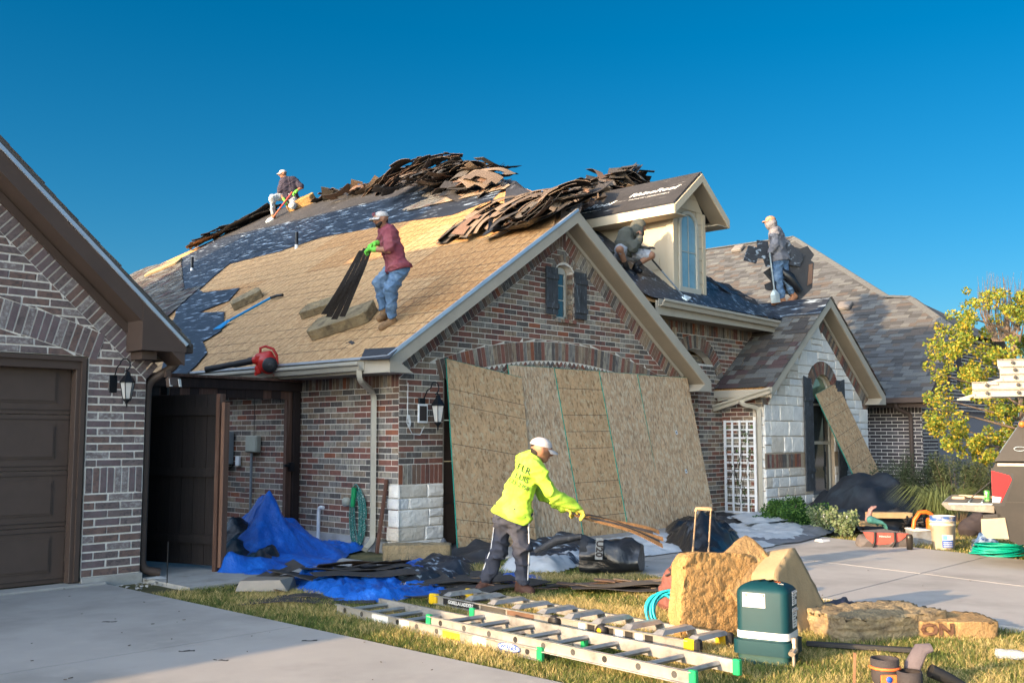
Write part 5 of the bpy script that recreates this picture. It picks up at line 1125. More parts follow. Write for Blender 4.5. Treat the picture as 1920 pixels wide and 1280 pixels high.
def slab_mesh(name, c, X, Y, N, sx, sy, sz, mat, label, cat='foam slab', rough=.02, n=14, taper=0, group=None, seed=0, notch=0, pits=0):
    X = Vector(X).normalized(); Y = (Vector(Y)-X*Vector(Y).dot(X)).normalized(); N = X.cross(Y); c = Vector(c)
    bm = bmesh.new(); bmesh.ops.create_cube(bm, size=2); bmesh.ops.subdivide_edges(bm, edges=bm.edges[:], cuts=n, use_grid_fill=True); b = MB()
    for v in bm.verts:
        x, y, z = v.co
        q = 7.; r = (abs(x)**q+abs(y)**q)**(1/q); k = 1/max(r, 1); m_ = max(abs(x), abs(y)); k = (m_/r) if r > 0 else 1
        x, y = x*(1-.22*(1-k)*4), y*(1-.22*(1-k)*4)
        x *= 1-taper*y
        e = mnoise.noise((x*2.1+seed, y*2.1, z*.7+seed)); e2 = mnoise.noise((x*7+seed, y*7, z*3+seed)); e3 = mnoise.noise((x*17+seed, y*17, z*7))
        side = max(abs(v.co.x), abs(v.co.y)) > .99
        x += (e*.16+e2*.07+e3*.03)*(1 if abs(v.co.x) > .99 else .3)*rough*12; y += (e2*.10+e*.12)*(1 if abs(v.co.y) > .99 else .3)*rough*12
        hz = sz/2*z
        if z > .9: hz += rough*(e2*.9+e3*.8)*1.1-pits*max(0, e2+e3*.8-.15)
        elif z < -.9: hz += rough*e2*.3
        v.co = c+X*(x*sx/2)+Y*(y*sy/2)+N*hz
    bm.verts.index_update(); b.add([v.co.copy() for v in bm.verts], [[v.index for v in f.verts] for f in bm.faces], 0, True); bm.free()
    return b.build(name, mat, None, loc=c, label=label, cat=cat, group=group)
# leaning boards ------------------------------------------------------------
mark = M('stamp_white', (.55, .6, .65), .8, .1)
def board(s0, wd, lab, mat, lean=.5, foot=None, marks=(), off=0, y0=-.03, L=2.44, stamps=()):
    t = Vector((s0, y0-.012*off, math.sqrt(L*L-lean*lean))); f_ = Vector((s0+(foot or 0), y0-lean-.012*off, 0)); Y = (t-f_).normalized(); X = Vector((1, 0, 0)); X = (X-Y*X.dot(Y)).normalized(); N = X.cross(Y)
    N = N if N.y < 0 else -N; fr = Fr(f_, X, Y, N)
    r = empty('leaning_board', f_+X*wd/2, lab, 'board', 'chipboard sheets leaning on the garage front' if s0 < 8 else None)
    P_('sheet', mat, r, lambda b: b.obox(fr.p(wd/2, L/2, 0), X, Y, N, wd, L, .013)); P_('green_edge', osb_green, r, lambda b: (b.obox(fr.p(-.003, L/2, 0), X, Y, N, .006, L, .015), b.obox(fr.p(wd/2, L+.003, 0), X, Y, N, wd, .006, .015)))
    if marks: P_('guide_line', ink, r, lambda b: [b.beam(fr.p(.005, L*m_, .0075), fr.p(wd-.005, L*m_+.004, .0075), .006, .001, up=N) for m_ in marks])
    for (u, v) in stamps:
        P_('stamp', mark, r, lambda b: b.obox(fr.p(u, v, .0075), (X+Y*.15), (Y-X*.15), N, .055, .065, .001)); P_('stamp_print', ink, r, lambda b: b.obox(fr.p(u, v, .0085), (X+Y*.15), (Y-X*.15), N, .022, .028, .001))
    return r, fr
board(.77, 1.42, 'leftmost of the five leaning boards, beside the wall lamp, with seven guide lines', osb2, .62, -.36, (.09, .17, .26, .55, .76, .84), L=2.54)
board(1.93, 1.16, 'second leaning board from the left, plain, behind the bending worker', osb3, .52, .02, (), 1, L=2.47)
board(2.91, 1.22, 'third leaning board, with guide lines, ending at the worker hands', osb2, .52, .02, (.12, .22, .32, .52, .62, .72, .88), 2, L=2.47)
board(3.95, 1.2, 'fourth leaning board from the left, plain with grey water stains', osb3, .52, .02, (), 3, L=2.47)
board(4.92, 1.42, 'rightmost leaning board, widest, with three small white stamps', osb3, .50, .02, (), 4, L=2.46, stamps=((.78, 1.52), (.84, .88), (.92, .22)))
board(9.62, 1.15, 'chipboard sheet leaning across the window of the white stone gable', osb2, .78, .62, (.36, .52, .63, .78, .88, .2), y0=-.74, L=2.42)
# foam slabs ----------------------------------------------------------------
def AX(yaw=0, roll=0, lean=0):
    X = (_hr*math.cos(yaw)+_hf*math.sin(yaw)); N = (-_hf*math.cos(yaw)+_hr*math.sin(yaw)); Y = Vector((0, 0, 1)); Y, N = Y*math.cos(lean)-N*math.sin(lean), N*math.cos(lean)+Y*math.sin(lean)
    X, Y = X*math.cos(roll)+Y*math.sin(roll), Y*math.cos(roll)-X*math.sin(roll); return X, Y, N
def at_d(px, py, d): r = ray(px, py); return CAM+r*(d/r.dot(_fw))
dg = dep(G(1340, 1186))
X, Y, N = AX(.45, -.08, .12); slab_mesh('foam_slab', at_d(1343, 1118, dg), X, Y, N, .70, .62, .16, foam_m, 'golden crumbling foam slab standing on edge left of the green box', rough=.03, n=26, seed=3, pits=.06, taper=.10)
X, Y, N = AX(.2, .62, .45); slab_mesh('foam_slab', at_d(1402, 1084, dg+.12), X, Y, N, .46, .50, .15, foam_e, 'pitted foam block propped between two taller slabs behind the green box', rough=.018, n=18, seed=8, pits=.04)
X, Y, N = AX(.75, .50, .2); slab_mesh('foam_slab', at_d(1490, 1136, dg+.12), X, Y, N, .42, .80, .2, foam_p, 'smooth pale foam block leaning left behind the green box', rough=.006, n=12, seed=12)
def lying(px, py, yaw, sx, sy, sz, mat, label, fr=None, rough=.02, seed=0, pits=.02, z=0, n=18, **k):
    if fr is None: c = G(px, py)+Vector((0, 0, z+sz/2)); X = _hr*math.cos(yaw)+_hf*math.sin(yaw); Y = -_hr*math.sin(yaw)+_hf*math.cos(yaw)
    else: c = fr.p(*fr.at(px, py), sz/2+z); X = fr.X*math.cos(yaw)+fr.Y*math.sin(yaw); Y = -fr.X*math.sin(yaw)+fr.Y*math.cos(yaw)
    if X.cross(Y).z < 0: X = -X
    return slab_mesh('foam_slab', c, X, Y, None, sx, sy, sz, mat, label, rough=rough, seed=seed, pits=pits, n=n, **k)
lying(1636, 1185, .32, .92, .58, .17, foam_d, 'large weathered foam slab lying in the grass right of the green box', rough=.040, seed=23, pits=.05, n=24)
_fo = lying(1775, 1186, -.05, .60, .46, .12, foam_e, 'foam slab with brown sprayed letters lying behind the weathered slab', rough=.022, pits=.03, seed=25)
ON_AT = (1762, 1188)
lying(782, 1052, .1, .78, .30, .20, foam_d, 'brown foam slab against the white stone corner of the garage', rough=.02, seed=31)
lying(1668, 998, -.12, .66, .22, .08, foam_p, 'long pale foam strip lying on the pile behind the tool bags', z=.22, rough=.012, seed=33)
lying(1630, 1003, -.35, .36, .24, .06, foam_p, 'short tan foam piece sloping down above the green gloves', z=.14, rough=.012, seed=35)
def lying_on(fr, A, B, wd, th, mat, label, **k):
    a = Vector(fr.p(*fr.at(*A))); b_ = Vector(fr.p(*fr.at(*B))); X = (b_-a).normalized(); Y = fr.N.cross(X); c = (a+b_)/2+fr.N*(th/2+.005)
    return slab_mesh('foam_slab', c, X, Y, None, (b_-a).length, wd, th, mat, label, **{**dict(n=16, rough=.012), **k})
lying_on(LF, (438, 580), (493, 553), .42, .13, foam_d, 'foam slab on the bare roof beside the blue shovel', seed=41)
lying_on(LF, (572, 592), (652, 566), .36, .11, foam_d, 'rough foam slab behind the black shingle strip on the roof', seed=43, rough=.025)
lying_on(LF, (592, 628), (702, 592), .52, .15, foam_d, 'biggest roof foam slab, under the foot of the black shingle strip', seed=47, rough=.014)
lying_on(LF, (277, 518), (340, 492), .5, .08, foam_p, 'flat pale foam piece on the old shingles at the far left', seed=49, rough=.006)
lying_on(LF, (545, 396), (592, 378), .36, .22, foam_m, 'yellow foam slab under the knee of the kneeling worker', seed=51, rough=.03)
# shingle strips -------------------------------------------------------------
sh_top = [shg('torn_shingle_tan', (.20, .15, .11)), shg('torn_shingle_rust', (.17, .105, .075)), SH[0], SH[2], shg('torn_shingle_brown', (.12, .09, .07))]
def strip_mesh(seed, L=.98, Wd=.32, bend=.0, twist=0, teeth=True, top=None, back=None, ns=10, th=.006, wob=.01):
    r = random.Random(seed); me = D.meshes.new('shingle_strip'); vs = []; fs = []; ms = []; xs = [i/ns-.5 for i in range(ns+1)]; cut = []; k = 0
    while k < ns: w = r.choice((1, 2, 2)); v = r.choice((0, .13)) if teeth else 0; cut += [v]*w; k += w
    def P(u, v, d):
        z = bend*(1-4*u*u)*.5+wob*math.sin(u*9+seed); tw = twist*u*2; y = v*Wd
        return (u*L, y*math.cos(tw), z+y*math.sin(tw)+d)
    for i in range(ns):
        a, b_ = xs[i], xs[i+1]; lo = -.5+cut[i]/Wd*1.
        q = len(vs); 
        for u in (a, b_):
            for v in (lo, 0., .5):
                for d in (0, th): vs.append(P(u, v, d))
        I = lambda iu, iv, id_: q+iu*6+iv*2+id_
        for iv in (0, 1): fs += [(I(0, iv, 1), I(1, iv, 1), I(1, iv+1, 1), I(0, iv+1, 1)), (I(0, iv, 0), I(0, iv+1, 0), I(1, iv+1, 0), I(1, iv, 0))]; ms += [0, 1]
        fs += [(I(0, 0, 0), I(1, 0, 0), I(1, 0, 1), I(0, 0, 1)), (I(0, 2, 0), I(0, 2, 1), I(1, 2, 1), I(1, 2, 0))]; ms += [0, 1]
        for iu in (0, 1): fs.append((I(iu, 0, 0), I(iu, 0, 1), I(iu, 2, 1), I(iu, 2, 0))); ms.append(0)
    me.from_pydata(vs, [], fs); me.materials.append(top or r.choice(sh_top)); me.materials.append(back or sh_back); me.polygons.foreach_set('material_index', ms); me.update(); return me
STR = {}
def strip(kind, s):
    if (kind, s) not in STR:
        R_ = random.Random(s*13+len(kind)); bd = {'flat': R_.uniform(-.02, .03), 'arc': R_.uniform(.10, .26), 'wild': R_.uniform(-.15, .25), 'fan': R_.uniform(.03, .1)}[kind]
        STR[kind, s] = strip_mesh(s, L=R_.uniform(.75, 1.02), bend=bd, twist=R_.uniform(-.25, .25) if kind != 'flat' else .03, top=sh_top[s % len(sh_top)])
    return STR[kind, s]
def put_strip(p, X, N, kind, label, group, flip=False, sc=1., name='shingle_strip', me=None):
    X = Vector(X).normalized(); N = Vector(N); N = (N-X*N.dot(X)).normalized(); Y = N.cross(X)
    if flip: Y, N = -Y, -N
    o = newobj(name, me or strip(kind, random.randrange(8))); tag(o, label, 'shingle strip', group)
    o.matrix_world = Matrix(((X.x*sc, Y.x*sc, N.x*sc, p[0]), (X.y*sc, Y.y*sc, N.y*sc, p[1]), (X.z*sc, Y.z*sc, N.z*sc, p[2]), (0, 0, 0, 1))); return o
def heap(path, n, label, group, H=.3, half=.5, dirs=None, kind='arc', flip=.4, jit=.15, up=Z_, spread=.35, asym=0):
    """strips lying over one another along a path; long axis = dirs, arching over the middle of the heap"""
    path = [Vector(p) for p in path]; up = Vector(up).normalized()
    for i in range(n):
        u = random.random()*(len(path)-1); k = int(u); c = path[k].lerp(path[min(k+1, len(path)-1)], u-k); t = (path[min(k+1, len(path)-1)]-path[k]).normalized()
        D_ = Vector(dirs).normalized() if dirs else t
        q = random.uniform(-1, 1); lay = i/n; hh = H*lay*(1-.6*q*q)
        a = random.gauss(0, spread); ac = up.cross(D_).normalized()
        X = D_*math.cos(a)+ac*math.sin(a); X = (X-up*(q*H*1.1)+up*random.uniform(-jit, jit)+up*asym).normalized()
        p = c+D_*(q*half)+ac*random.gauss(0, .14)+up*(hh+.02)
        N_ = up+D_*(q*H)+Vector((random.gauss(0, jit), random.gauss(0, jit), 0))
        put_strip(p, X, N_, kind, label, group, random.random() < flip, random.uniform(.85, 1.1))
on = lambda px, py, d=0: LF.p(*LF.at(px, py, d), d)
XL = Vector((1, 0, PM)).normalized()
NL = LF.N
# row of black strips along the left hip
hp = lambda s: Vector((s, 14.3+(RX-s), zr(0)+PM*s-.0)) 
heap([on(372, 462), on(505, 400)], 34, 'black shingle strip in the low row along the far left roof edge', 'black strips along the left roof edge', H=.16, half=.12, dirs=(on(505, 400)-on(372, 462)), kind='flat', flip=1., jit=.12, up=Z_, spread=.15)
heap([on(628, 372), on(700, 358)], 16, 'shingle strip in the small ridge heap right of the kneeling worker', 'strips in the small ridge heap', H=.16, half=.35, dirs=(on(700, 356)-on(625, 378)), kind='arc', up=Z_, spread=.3)
heap([on(722, 352), on(815, 322)], 34, 'shingle strip in the middle ridge heap', 'strips in the middle ridge heap', H=.26, half=.45, dirs=(on(815, 318)-on(715, 362)), kind='arc', up=Z_, spread=.14, asym=.06, jit=.07)
heap([on(775, 348, .05), on(840, 338, .1), on(915, 326, .1)], 66, 'shingle strip in the tallest heap over the roof peak', 'strips in the peak heap', H=.25, half=.75, dirs=(1, -.35, .15), kind='arc', flip=.55, up=Z_, spread=.16, jit=.07)
heap([on(865, 352, .1), on(905, 352, .1)], 16, 'curled shingle strip hanging below the peak heap', 'curled strips below the peak heap', H=.2, half=.6, dirs=(on(930, 345)-on(820, 365)), kind='arc', flip=.3, up=NL, spread=.2)
heap([on(905, 415, .05), on(960, 400, .05), on(1000, 400, .1), on(1050, 385, .1)], 76, 'shingle strip in the wide heap spilling over the garage ridge', 'strips in the garage ridge heap', H=.13, half=.48, dirs=(on(1060, 370)-on(930, 430)), kind='arc', flip=.5, up=(NL+Z_), spread=.28, jit=.10)
RPK = Vector((3.6, .9, zr(3.14)-.1))
heap([GT(1090, 388, 2.3), GT(1135, 368, 2.5), GT(1180, 352, 2.7)], 62, 'shingle strip in the heap between the garage ridge and the dormer', 'strips in the heap beside the dormer', H=.46, half=.40, dirs=(.9, .45, .35), kind='arc', flip=.5, up=Z_, spread=.35)
heap([GT(1040, 395, 1.6), GT(1085, 375, 1.9)], 26, 'shingle strip between the garage ridge heap and the dormer heap', 'strips joining the two front heaps', H=.22, half=.35, dirs=(.9, .45, .35), kind='arc', flip=.5, up=Z_, spread=.3)
heap([GT(1165, 360, 2.3), GT(1195, 350, 2.6)], 16, 'brown shingle strip at the end of the heap next to the dormer roof', 'strips at the dormer end of the heap', H=.18, half=.25, dirs=(.6, -.7, -.3), kind='arc', flip=.2, up=Z_, spread=.4)
# caps and single pieces near the gable peak
for (px_, py_, yaw_) in ((1068, 372, .2), (1045, 385, .7), (1060, 400, 1.2)):
    p = GT(px_, py_, -.1); put_strip(p, (math.cos(yaw_), .2, math.sin(yaw_)), (-.4, -.8, .5), 'flat', 'single shingle piece standing up at the garage gable peak', 'shingle pieces at the gable peak', sc=.45)
# pieces scattered on the front slope and ground
for q in ((1345, 528), (1368, 540), (1385, 552)): p = FF.p(*FF.at(q[0], q[1], .03), .03); put_strip(p, FF.X-FF.Y*.5, FF.N, 'fan', 'black roofing strip lying on the slope right of the dormer', 'black strips right of the dormer', flip=True)
p = on(657, 643, .004); put_strip(p, LF.X*.8+LF.Y*.4, LF.N, 'flat', 'small square of black roofing near the big roof foam slab', None, flip=True, sc=.26)
# black curled underlay flaps under the heap
def flap(name, fr, pts, lift, mat, label):
    """sheet on the roof with raised, curled edges: pts = photo outline, lift = metres off the slope"""
    P2 = [fr.at(*p) for p in pts]; b = MB(); c = (sum(p[0] for p in P2)/len(P2), sum(p[1] for p in P2)/len(P2)); R = 6; n = len(P2)*6; vs = []
    for r_ in range(R+1):
        for k in range(n):
            i = k//6; f = (k % 6)/6; a, d = P2[i], P2[(i+1) % len(P2)]; l0, l1 = lift[i], lift[(i+1) % len(lift)]
            x = a[0]+(d[0]-a[0])*f; y = a[1]+(d[1]-a[1])*f; L = l0+(l1-l0)*f; t = r_/R
            X = c[0]+(x-c[0])*t; Y = c[1]+(y-c[1])*t; vs.append(fr.p(X, Y, .03+L*t**3+.03*abs(mnoise.noise((X*5, Y*5, 2)))))
    b.add(vs, [(r_*n+k, r_*n+(k+1) % n, (r_+1)*n+(k+1) % n, (r_+1)*n+k) for r_ in range(R) for k in range(n)], 0, True); ctr = fr.p(*c)
    return b.build(name, mat, None, loc=ctr, label=label, cat='underlay scrap')
flap('underlay_scrap', LF, [(838, 438), (900, 402), (960, 405), (930, 425), (880, 436)], (0, .05, .05, .1, .02), feltp, 'torn black underlay flap with white print beneath the ridge heap')
flap('underlay_scrap', LF, [(922, 450), (935, 405), (985, 420), (1065, 400), (1010, 440), (960, 445)], (.12, .3, .1, .05, .2, .12), plast_k, 'curled black underlay sheet hanging below the garage ridge heap')
# long black strip held by the worker in maroon
gh = (j2['lf']+j2['rf'])/2; gb_ = on(620, 600, .25)
def ribbon(a, b_, w0, w1, side, sag, mat, n=14, th=.006, wav=.01, name='shingle_strip', bands=3, rag=.03, **k):
    a = Vector(a); b_ = Vector(b_); side = Vector(side).normalized(); Ls = []; r = empty(name, (a+b_)/2, k.get('label'), k.get('cat'), k.get('group'))
    d = (b_-a).normalized(); nn = side.cross(d).normalized()
    for q in range(bands):
        b = MB(); vs = []
        e0 = random.uniform(0, rag); e1 = 1-random.uniform(0, rag)
        for i in range(n+1):
            t = e0+(e1-e0)*i/n; c = a.lerp(b_, t)+nn*(sag*4*t*(1-t))+nn*wav*math.sin(t*8+q); w = w0+(w1-w0)*t
            for s_ in (q/bands-.5+.012, (q+1)/bands-.5-.006):
                for dz in (0, th): vs.append(c+side*(w*s_)+nn*(dz+q*.012))
        F = []
        for i in range(n):
            o = i*4; F += [(o, o+4, o+6, o+2), (o+1, o+3, o+7, o+5), (o, o+1, o+5, o+4), (o+2, o+6, o+7, o+3)]
        b.add(vs, F+[(0, 2, 3, 1), (n*4, n*4+1, n*4+3, n*4+2)]); b.build('strip_layer', mat[q % len(mat)], r)
    return r
sh_k = M('dusty_black_shingle', (.03, .028, .03), .8, .3, 8, (3, 3, 3), (.09, .085, .08), .35, 14, (8, 8, 1), .1)
ribbon(gh+Vector((0, 0, .03)), gb_, .16, .36, _hr+_hf*.25, -.05, [sh_k], bands=4, rag=.08, label='long black shingle strip pulled up by the worker in maroon', cat='shingle strip')
rust_sh = M('orange_brown_shingle', (.20, .105, .04), .9, .3, 6, (6, 6, 3), (.06, .03, .015), .36, 10, (8, 8, 2), .1)  # orange-brown shingle with random darker flecks
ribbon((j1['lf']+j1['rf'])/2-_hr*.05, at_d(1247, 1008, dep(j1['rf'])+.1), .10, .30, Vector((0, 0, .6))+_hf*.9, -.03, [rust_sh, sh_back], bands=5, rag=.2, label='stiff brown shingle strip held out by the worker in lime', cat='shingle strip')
# bundle of black roofing carried by the worker on the stone gable
bnd = empty('roofing_bundle', j5['rf'], 'large black sheet of torn roofing carried under the arm of the worker on the gable', 'roofing sheet')
DD = dep(j5['rf'])
def poly_px(pts, d, dd=0, th=.02, par=None, name='torn_piece', mat=feltp, tilt=0):
    q = [at_d(x, y, d+dd+tilt*(x-1450)/100) for x, y in pts]; return P_(name, mat, par, lambda b: b.prism(q, _hf*th))
poly_px([(1394, 488), (1403, 460), (1420, 464), (1419, 450), (1440, 452), (1445, 482), (1443, 500), (1436, 500), (1431, 485), (1421, 484), (1418, 494)], DD, .12, par=bnd, mat=felt)
poly_px([(1436, 470), (1470, 458), (1500, 466), (1514, 461), (1527, 478), (1520, 488), (1526, 492), (1523, 540), (1503, 560), (1492, 566), (1480, 552), (1456, 545), (1437, 543), (1434, 533), (1447, 527), (1432, 510), (1446, 500)], DD, .30, par=bnd, mat=feltp, th=.05)
poly_px([(1517, 496), (1524, 494), (1523, 530), (1514, 535)], DD, .27, par=bnd, mat=sh_top[1]); poly_px([(1445, 455), (1480, 455), (1508, 478), (1500, 500), (1470, 495), (1446, 480)], DD, .24, par=bnd, mat=felt)
P_('fold', plast_k, bnd, lambda b: b.tube([at_d(1458, 500, DD+.2), at_d(1480, 520, DD+.12), at_d(1500, 545, DD+.2)], [.05, .11, .06], 8))
# ground scraps and sheets ---------------------------------------------------
drape('blue_tarp', [(402, 1078), (520, 1086), (640, 1062), (655, 1040), (560, 1015), (640, 1010), (600, 1000), (548, 1000), (470, 1010), (410, 1010)], [(503, 918, .80), (497, 922, .74), (470, 962, .40), (532, 985, .36), (560, 1008, .15), (450, 990, .22), (600, 1004, .05), (520, 1040, .10), (455, 1060, .12), (425, 1040, .2)], tarp_b, 'crumpled blue tarp draped to a peak against the garage side wall', 'tarp', wr=.055, step=.035, fs=4, seed=2, radial=(503, 918, .8))
drape('blue_tarp', [(560, 1035), (650, 1040), (690, 1030), (690, 1018), (640, 1008), (570, 1010)], [(640, 1012, .28), (610, 1022, .2), (665, 1018, .22)], tarp_b, 'bunched blue tarp below the coiled green rope', 'tarp', wr=.06, step=.03, fs=7, seed=4)
drape('black_plastic', [(404, 1060), (500, 1072), (545, 1050), (540, 1010), (470, 990), (405, 1000)], [(430, 975, .38), (480, 985, .30), (525, 1008, .26), (440, 1010, .22)], plast_k, 'glossy black plastic bundle inside the open gate beneath the blue tarp', 'plastic sheet', wr=.09, step=.04, fs=3.2, seed=5, z0=.04)
drape('blue_tarp', [(530, 1100), (620, 1128), (720, 1132), (860, 1112), (800, 1085), (700, 1082), (560, 1075)], [(600, 1105, .08), (700, 1112, .07), (760, 1108, .07)], tarp_b, 'long wrinkled edge of blue tarp lying in the grass below the shingles', 'tarp', wr=.07, step=.035, fs=6, seed=6)
drape('blue_tarp', [(700, 1092), (800, 1082), (850, 1048), (815, 1040), (740, 1060)], [(800, 1056, .16), (740, 1075, .08)], tarp_b, 'blue tarp corner lying in front of the brown foam slab', 'tarp', wr=.05, step=.035, fs=6, seed=7)
drape('blue_tarp', [(925, 1092), (990, 1105), (1030, 1092), (1010, 1078), (930, 1075)], [], tarp_b, 'small flat blue tarp corner between the feet of the worker in lime', 'tarp', wr=.02, step=.04, seed=8)
drape('black_underlay', [(690, 1105), (800, 1100), (870, 1090), (900, 1060), (860, 1040), (800, 1052), (720, 1080)], [(860, 1052, .14), (820, 1070, .12), (760, 1090, .05)], felt, 'black underlay sheet with pale print, left of the worker in lime', 'underlay sheet', wr=.06, step=.04, fs=4, seed=9)
drape('black_underlay', [(815, 1060), (925, 1060), (955, 1022), (920, 990), (860, 1010)], [(915, 985, .28), (890, 1010, .16), (905, 1030, .1)], feltp, 'pointed black underlay sheet leaning up in front of the first board', 'underlay sheet', wr=.03, step=.04, fs=3, seed=10)
drape('white_sheet', [(930, 1075), (1045, 1075), (1130, 1050), (1060, 1030), (960, 1040)], [(1030, 1045, .12), (960, 1055, .06)], white_u, 'crumpled white sheet on the grass behind the worker in lime', 'sheet', wr=.07, step=.04, fs=4, seed=11)
drape('white_sheet', [(1090, 1055), (1190, 1052), (1290, 1038), (1340, 1020), (1300, 1000), (1180, 1010), (1100, 1020)], [(1200, 1025, .05)], white_u, 'white sheet on the driveway under the black roll and black plastic', 'sheet', wr=.04, step=.045, fs=4, seed=12, z0=.03)
drape('white_sheet', [(1395, 1042), (1480, 1022), (1530, 1008), (1500, 985), (1440, 975), (1370, 968), (1340, 985), (1360, 1020)], [(1400, 985, .06), (1460, 1000, .05)], white_u, 'large white sheet spread on the driveway below the trellis', 'sheet', wr=.05, step=.05, fs=3.5, seed=13, z0=.03)
drape('white_sheet', [(1370, 982), (1450, 968), (1480, 990), (1400, 1000)], [(1420, 975, .10)], white_u, 'upper white sheet folded over near the trellis foot', 'sheet', wr=.04, step=.05, fs=3.5, seed=14, z0=.12)
drape('grey_sheet', [(1390, 1032), (1500, 1022), (1560, 1005), (1580, 985), (1560, 975), (1500, 995), (1440, 1015), (1380, 1018)], [(1560, 978, .12), (1540, 990, .07)], grey_u, 'grey sheet edge along the driveway in front of the round bush', 'sheet', wr=.04, step=.045, fs=4, seed=15, z0=.035)
drape('black_plastic', [(1240, 1030), (1330, 1052), (1390, 1035), (1395, 1010), (1350, 985), (1290, 980), (1250, 990)], [(1320, 965, .42), (1300, 985, .30), (1350, 992, .26), (1380, 1002, .24), (1270, 1000, .22)], plast_k, 'shiny black plastic heap on the driveway behind the trolley handle', 'plastic sheet', wr=.12, step=.035, fs=3.4, seed=16, z0=.03)
drape('black_plastic', [(1330, 990), (1400, 1000), (1395, 975), (1350, 960), (1325, 965)], [(1345, 962, .16), (1385, 980, .1)], feltp, 'flat black sheet in front of the brick pier', 'plastic sheet', wr=.03, step=.05, seed=17, z0=.05)
drape('grey_sheet', [(810, 1040), (845, 1040), (848, 1022), (820, 1015)], [(836, 985, .36), (838, 1000, .22)], grey_u, 'small grey cloth bunched at the foot of the first leaning board', 'sheet', wr=.03, step=.03, seed=18)
drape('black_ground_cloth', [(1480, 955), (1520, 985), (1600, 1000), (1700, 1000), (1765, 975), (1760, 950), (1700, 925), (1600, 930), (1500, 930)], [(1575, 900, .66), (1600, 893, .74), (1630, 895, .72), (1665, 888, .80), (1690, 905, .66), (1725, 935, .40), (1545, 912, .52), (1515, 925, .34), (1640, 930, .55), (1590, 935, .5), (1560, 955, .3), (1690, 950, .36), (1620, 965, .22)], fabric_k, 'big mound covered with black cloth under the stone gable window', 'covered mound', wr=.10, step=.07, fs=1.8, seed=19, pw=1.7)
for k, (px_, py_) in enumerate(((1640, 905), (1672, 893))): pass
drape('black_underlay', [(970, 1060), (1090, 1062), (1100, 1010), (1040, 995), (960, 1005)], [(1040, 1000, .34), (1080, 1012, .30), (1000, 1015, .26)], felt, 'dark underlay sheet bulging between the worker and the printed roll', 'underlay sheet', wr=.06, step=.04, fs=3, seed=20, z0=.02)
# the printed roll
rc = G(1125, 1078); rl = empty('underlay_roll', rc, 'collapsed roll of black underlay printed U20 beside the worker in lime', 'underlay roll')
ra = _hr*.93-_hf*.36; rn = Vector((-ra.y, ra.x, 0))
b = MB(); vs = []; n = 26; m_ = 12
for i in range(m_):
    t = i/(m_-1)
    for k in range(n):
        a = k*2*math.pi/n; R = .235*(1+.13*math.sin(3*a+1+t*3)+.10*math.sin(2*a+t*5)+.30*mnoise.noise((math.cos(a)*2, math.sin(a)*2, t*4))+.12*mnoise.noise((math.cos(a)*6, math.sin(a)*6, t*9)))*(1-.55*max(0, t-.72)**1.1*2.2); z = .17+R*.78*math.sin(a)
        vs.append(rc+ra*(-.22+.62*t)+rn*(.18+R*math.cos(a)*.95)+Vector((0, 0, max(.015, z))))
b.add(vs, [(i*n+k, i*n+(k+1) % n, (i+1)*n+(k+1) % n, (i+1)*n+k) for i in range(m_-1) for k in range(n)], 0, True); b.add(vs[-n:], [tuple(range(n))]); b.build('sheet', plast_k, rl)
b = MB(); vs = []
for i in range(5):
    for k in range(n): a = k*2*math.pi/n; R = (.225-.03*i)*(1+.08*math.sin(3*a+1)); vs.append(rc+ra*(-.215-.0*i+(.06*i if i < 3 else .04*i))+rn*(.18+R*math.cos(a)*.95)+Vector((0, 0, max(.02, .20+R*.9*math.sin(a)))))
b.add(vs, [(i*n+k, i*n+(k+1) % n, (i+1)*n+(k+1) % n, (i+1)*n+k) for i in range(4) for k in range(n)], 0, True); b.build('inner_sheet', feltp, rl)
FRr = Fr(rc+ra*.02-rn*.045+Vector((0, 0, .27)), Vector((0, 0, -1)), ra, -rn+Vector((0, 0, .25)))
P_('print_band', M('grey_print', (.20, .21, .21), .8, .1), rl, lambda b: b.obox(FRr.p(0, 0, .045), Vector((0, -.0, 1))+rn*.25, ra, FRr.N, .22, .08, .002)); put_text('U20', .10, ink, Fr(FRr.O, -(Vector((0, 0, 1))+rn*.25).normalized(), ra, FRr.N), 0, 0, .048, rl, bold=.004)
P_('folded_edge', feltp, rl, lambda b: b.tube([rc+ra*-.75+rn*.1+Vector((0, 0, .2)), rc+ra*-.5+rn*.1+Vector((0, 0, .33)), rc+ra*-.22+rn*.1+Vector((0, 0, .38))], [.03, .05, .03], 8))
# shingle scraps on the ground
def gstrip(px_, py_, yaw_, z, label, group=None, kind='flat', tilt=(0, 0), flip=False, sc=1.):
    X = _hr*math.cos(yaw_)+_hf*math.sin(yaw_); put_strip(G(px_, py_)+Vector((0, 0, z)), X+Vector((0, 0, tilt[0])), Z_+_hf*tilt[1], kind, label, group, flip, sc)
for i in range(18): gstrip(random.uniform(570, 770), random.uniform(1068, 1108), random.gauss(.35, .25), .015+.007*i, 'dark shingle strip in the flat stack left of the worker in lime', 'dark shingle strips by the blue tarp', random.choice(('flat', 'fan')), (random.gauss(0, .05), random.gauss(0, .08)), True)
for i in range(9): gstrip(random.uniform(820, 960), random.uniform(1085, 1122), random.gauss(.5, .6), .015+.006*i, 'flat shingle strip underfoot beside the worker in lime', 'shingle strips under the worker', 'flat', (0, random.gauss(0, .04)), True)
for i in range(9): gstrip(1085+18*i, 1108+random.uniform(-8, 6), random.gauss(.05, .1), .02+.008*i, 'brown shingle strip lying on the sunny grass in front of the printed roll', 'brown shingle strips on the grass', 'flat', (0, .05), i in (2, 5))
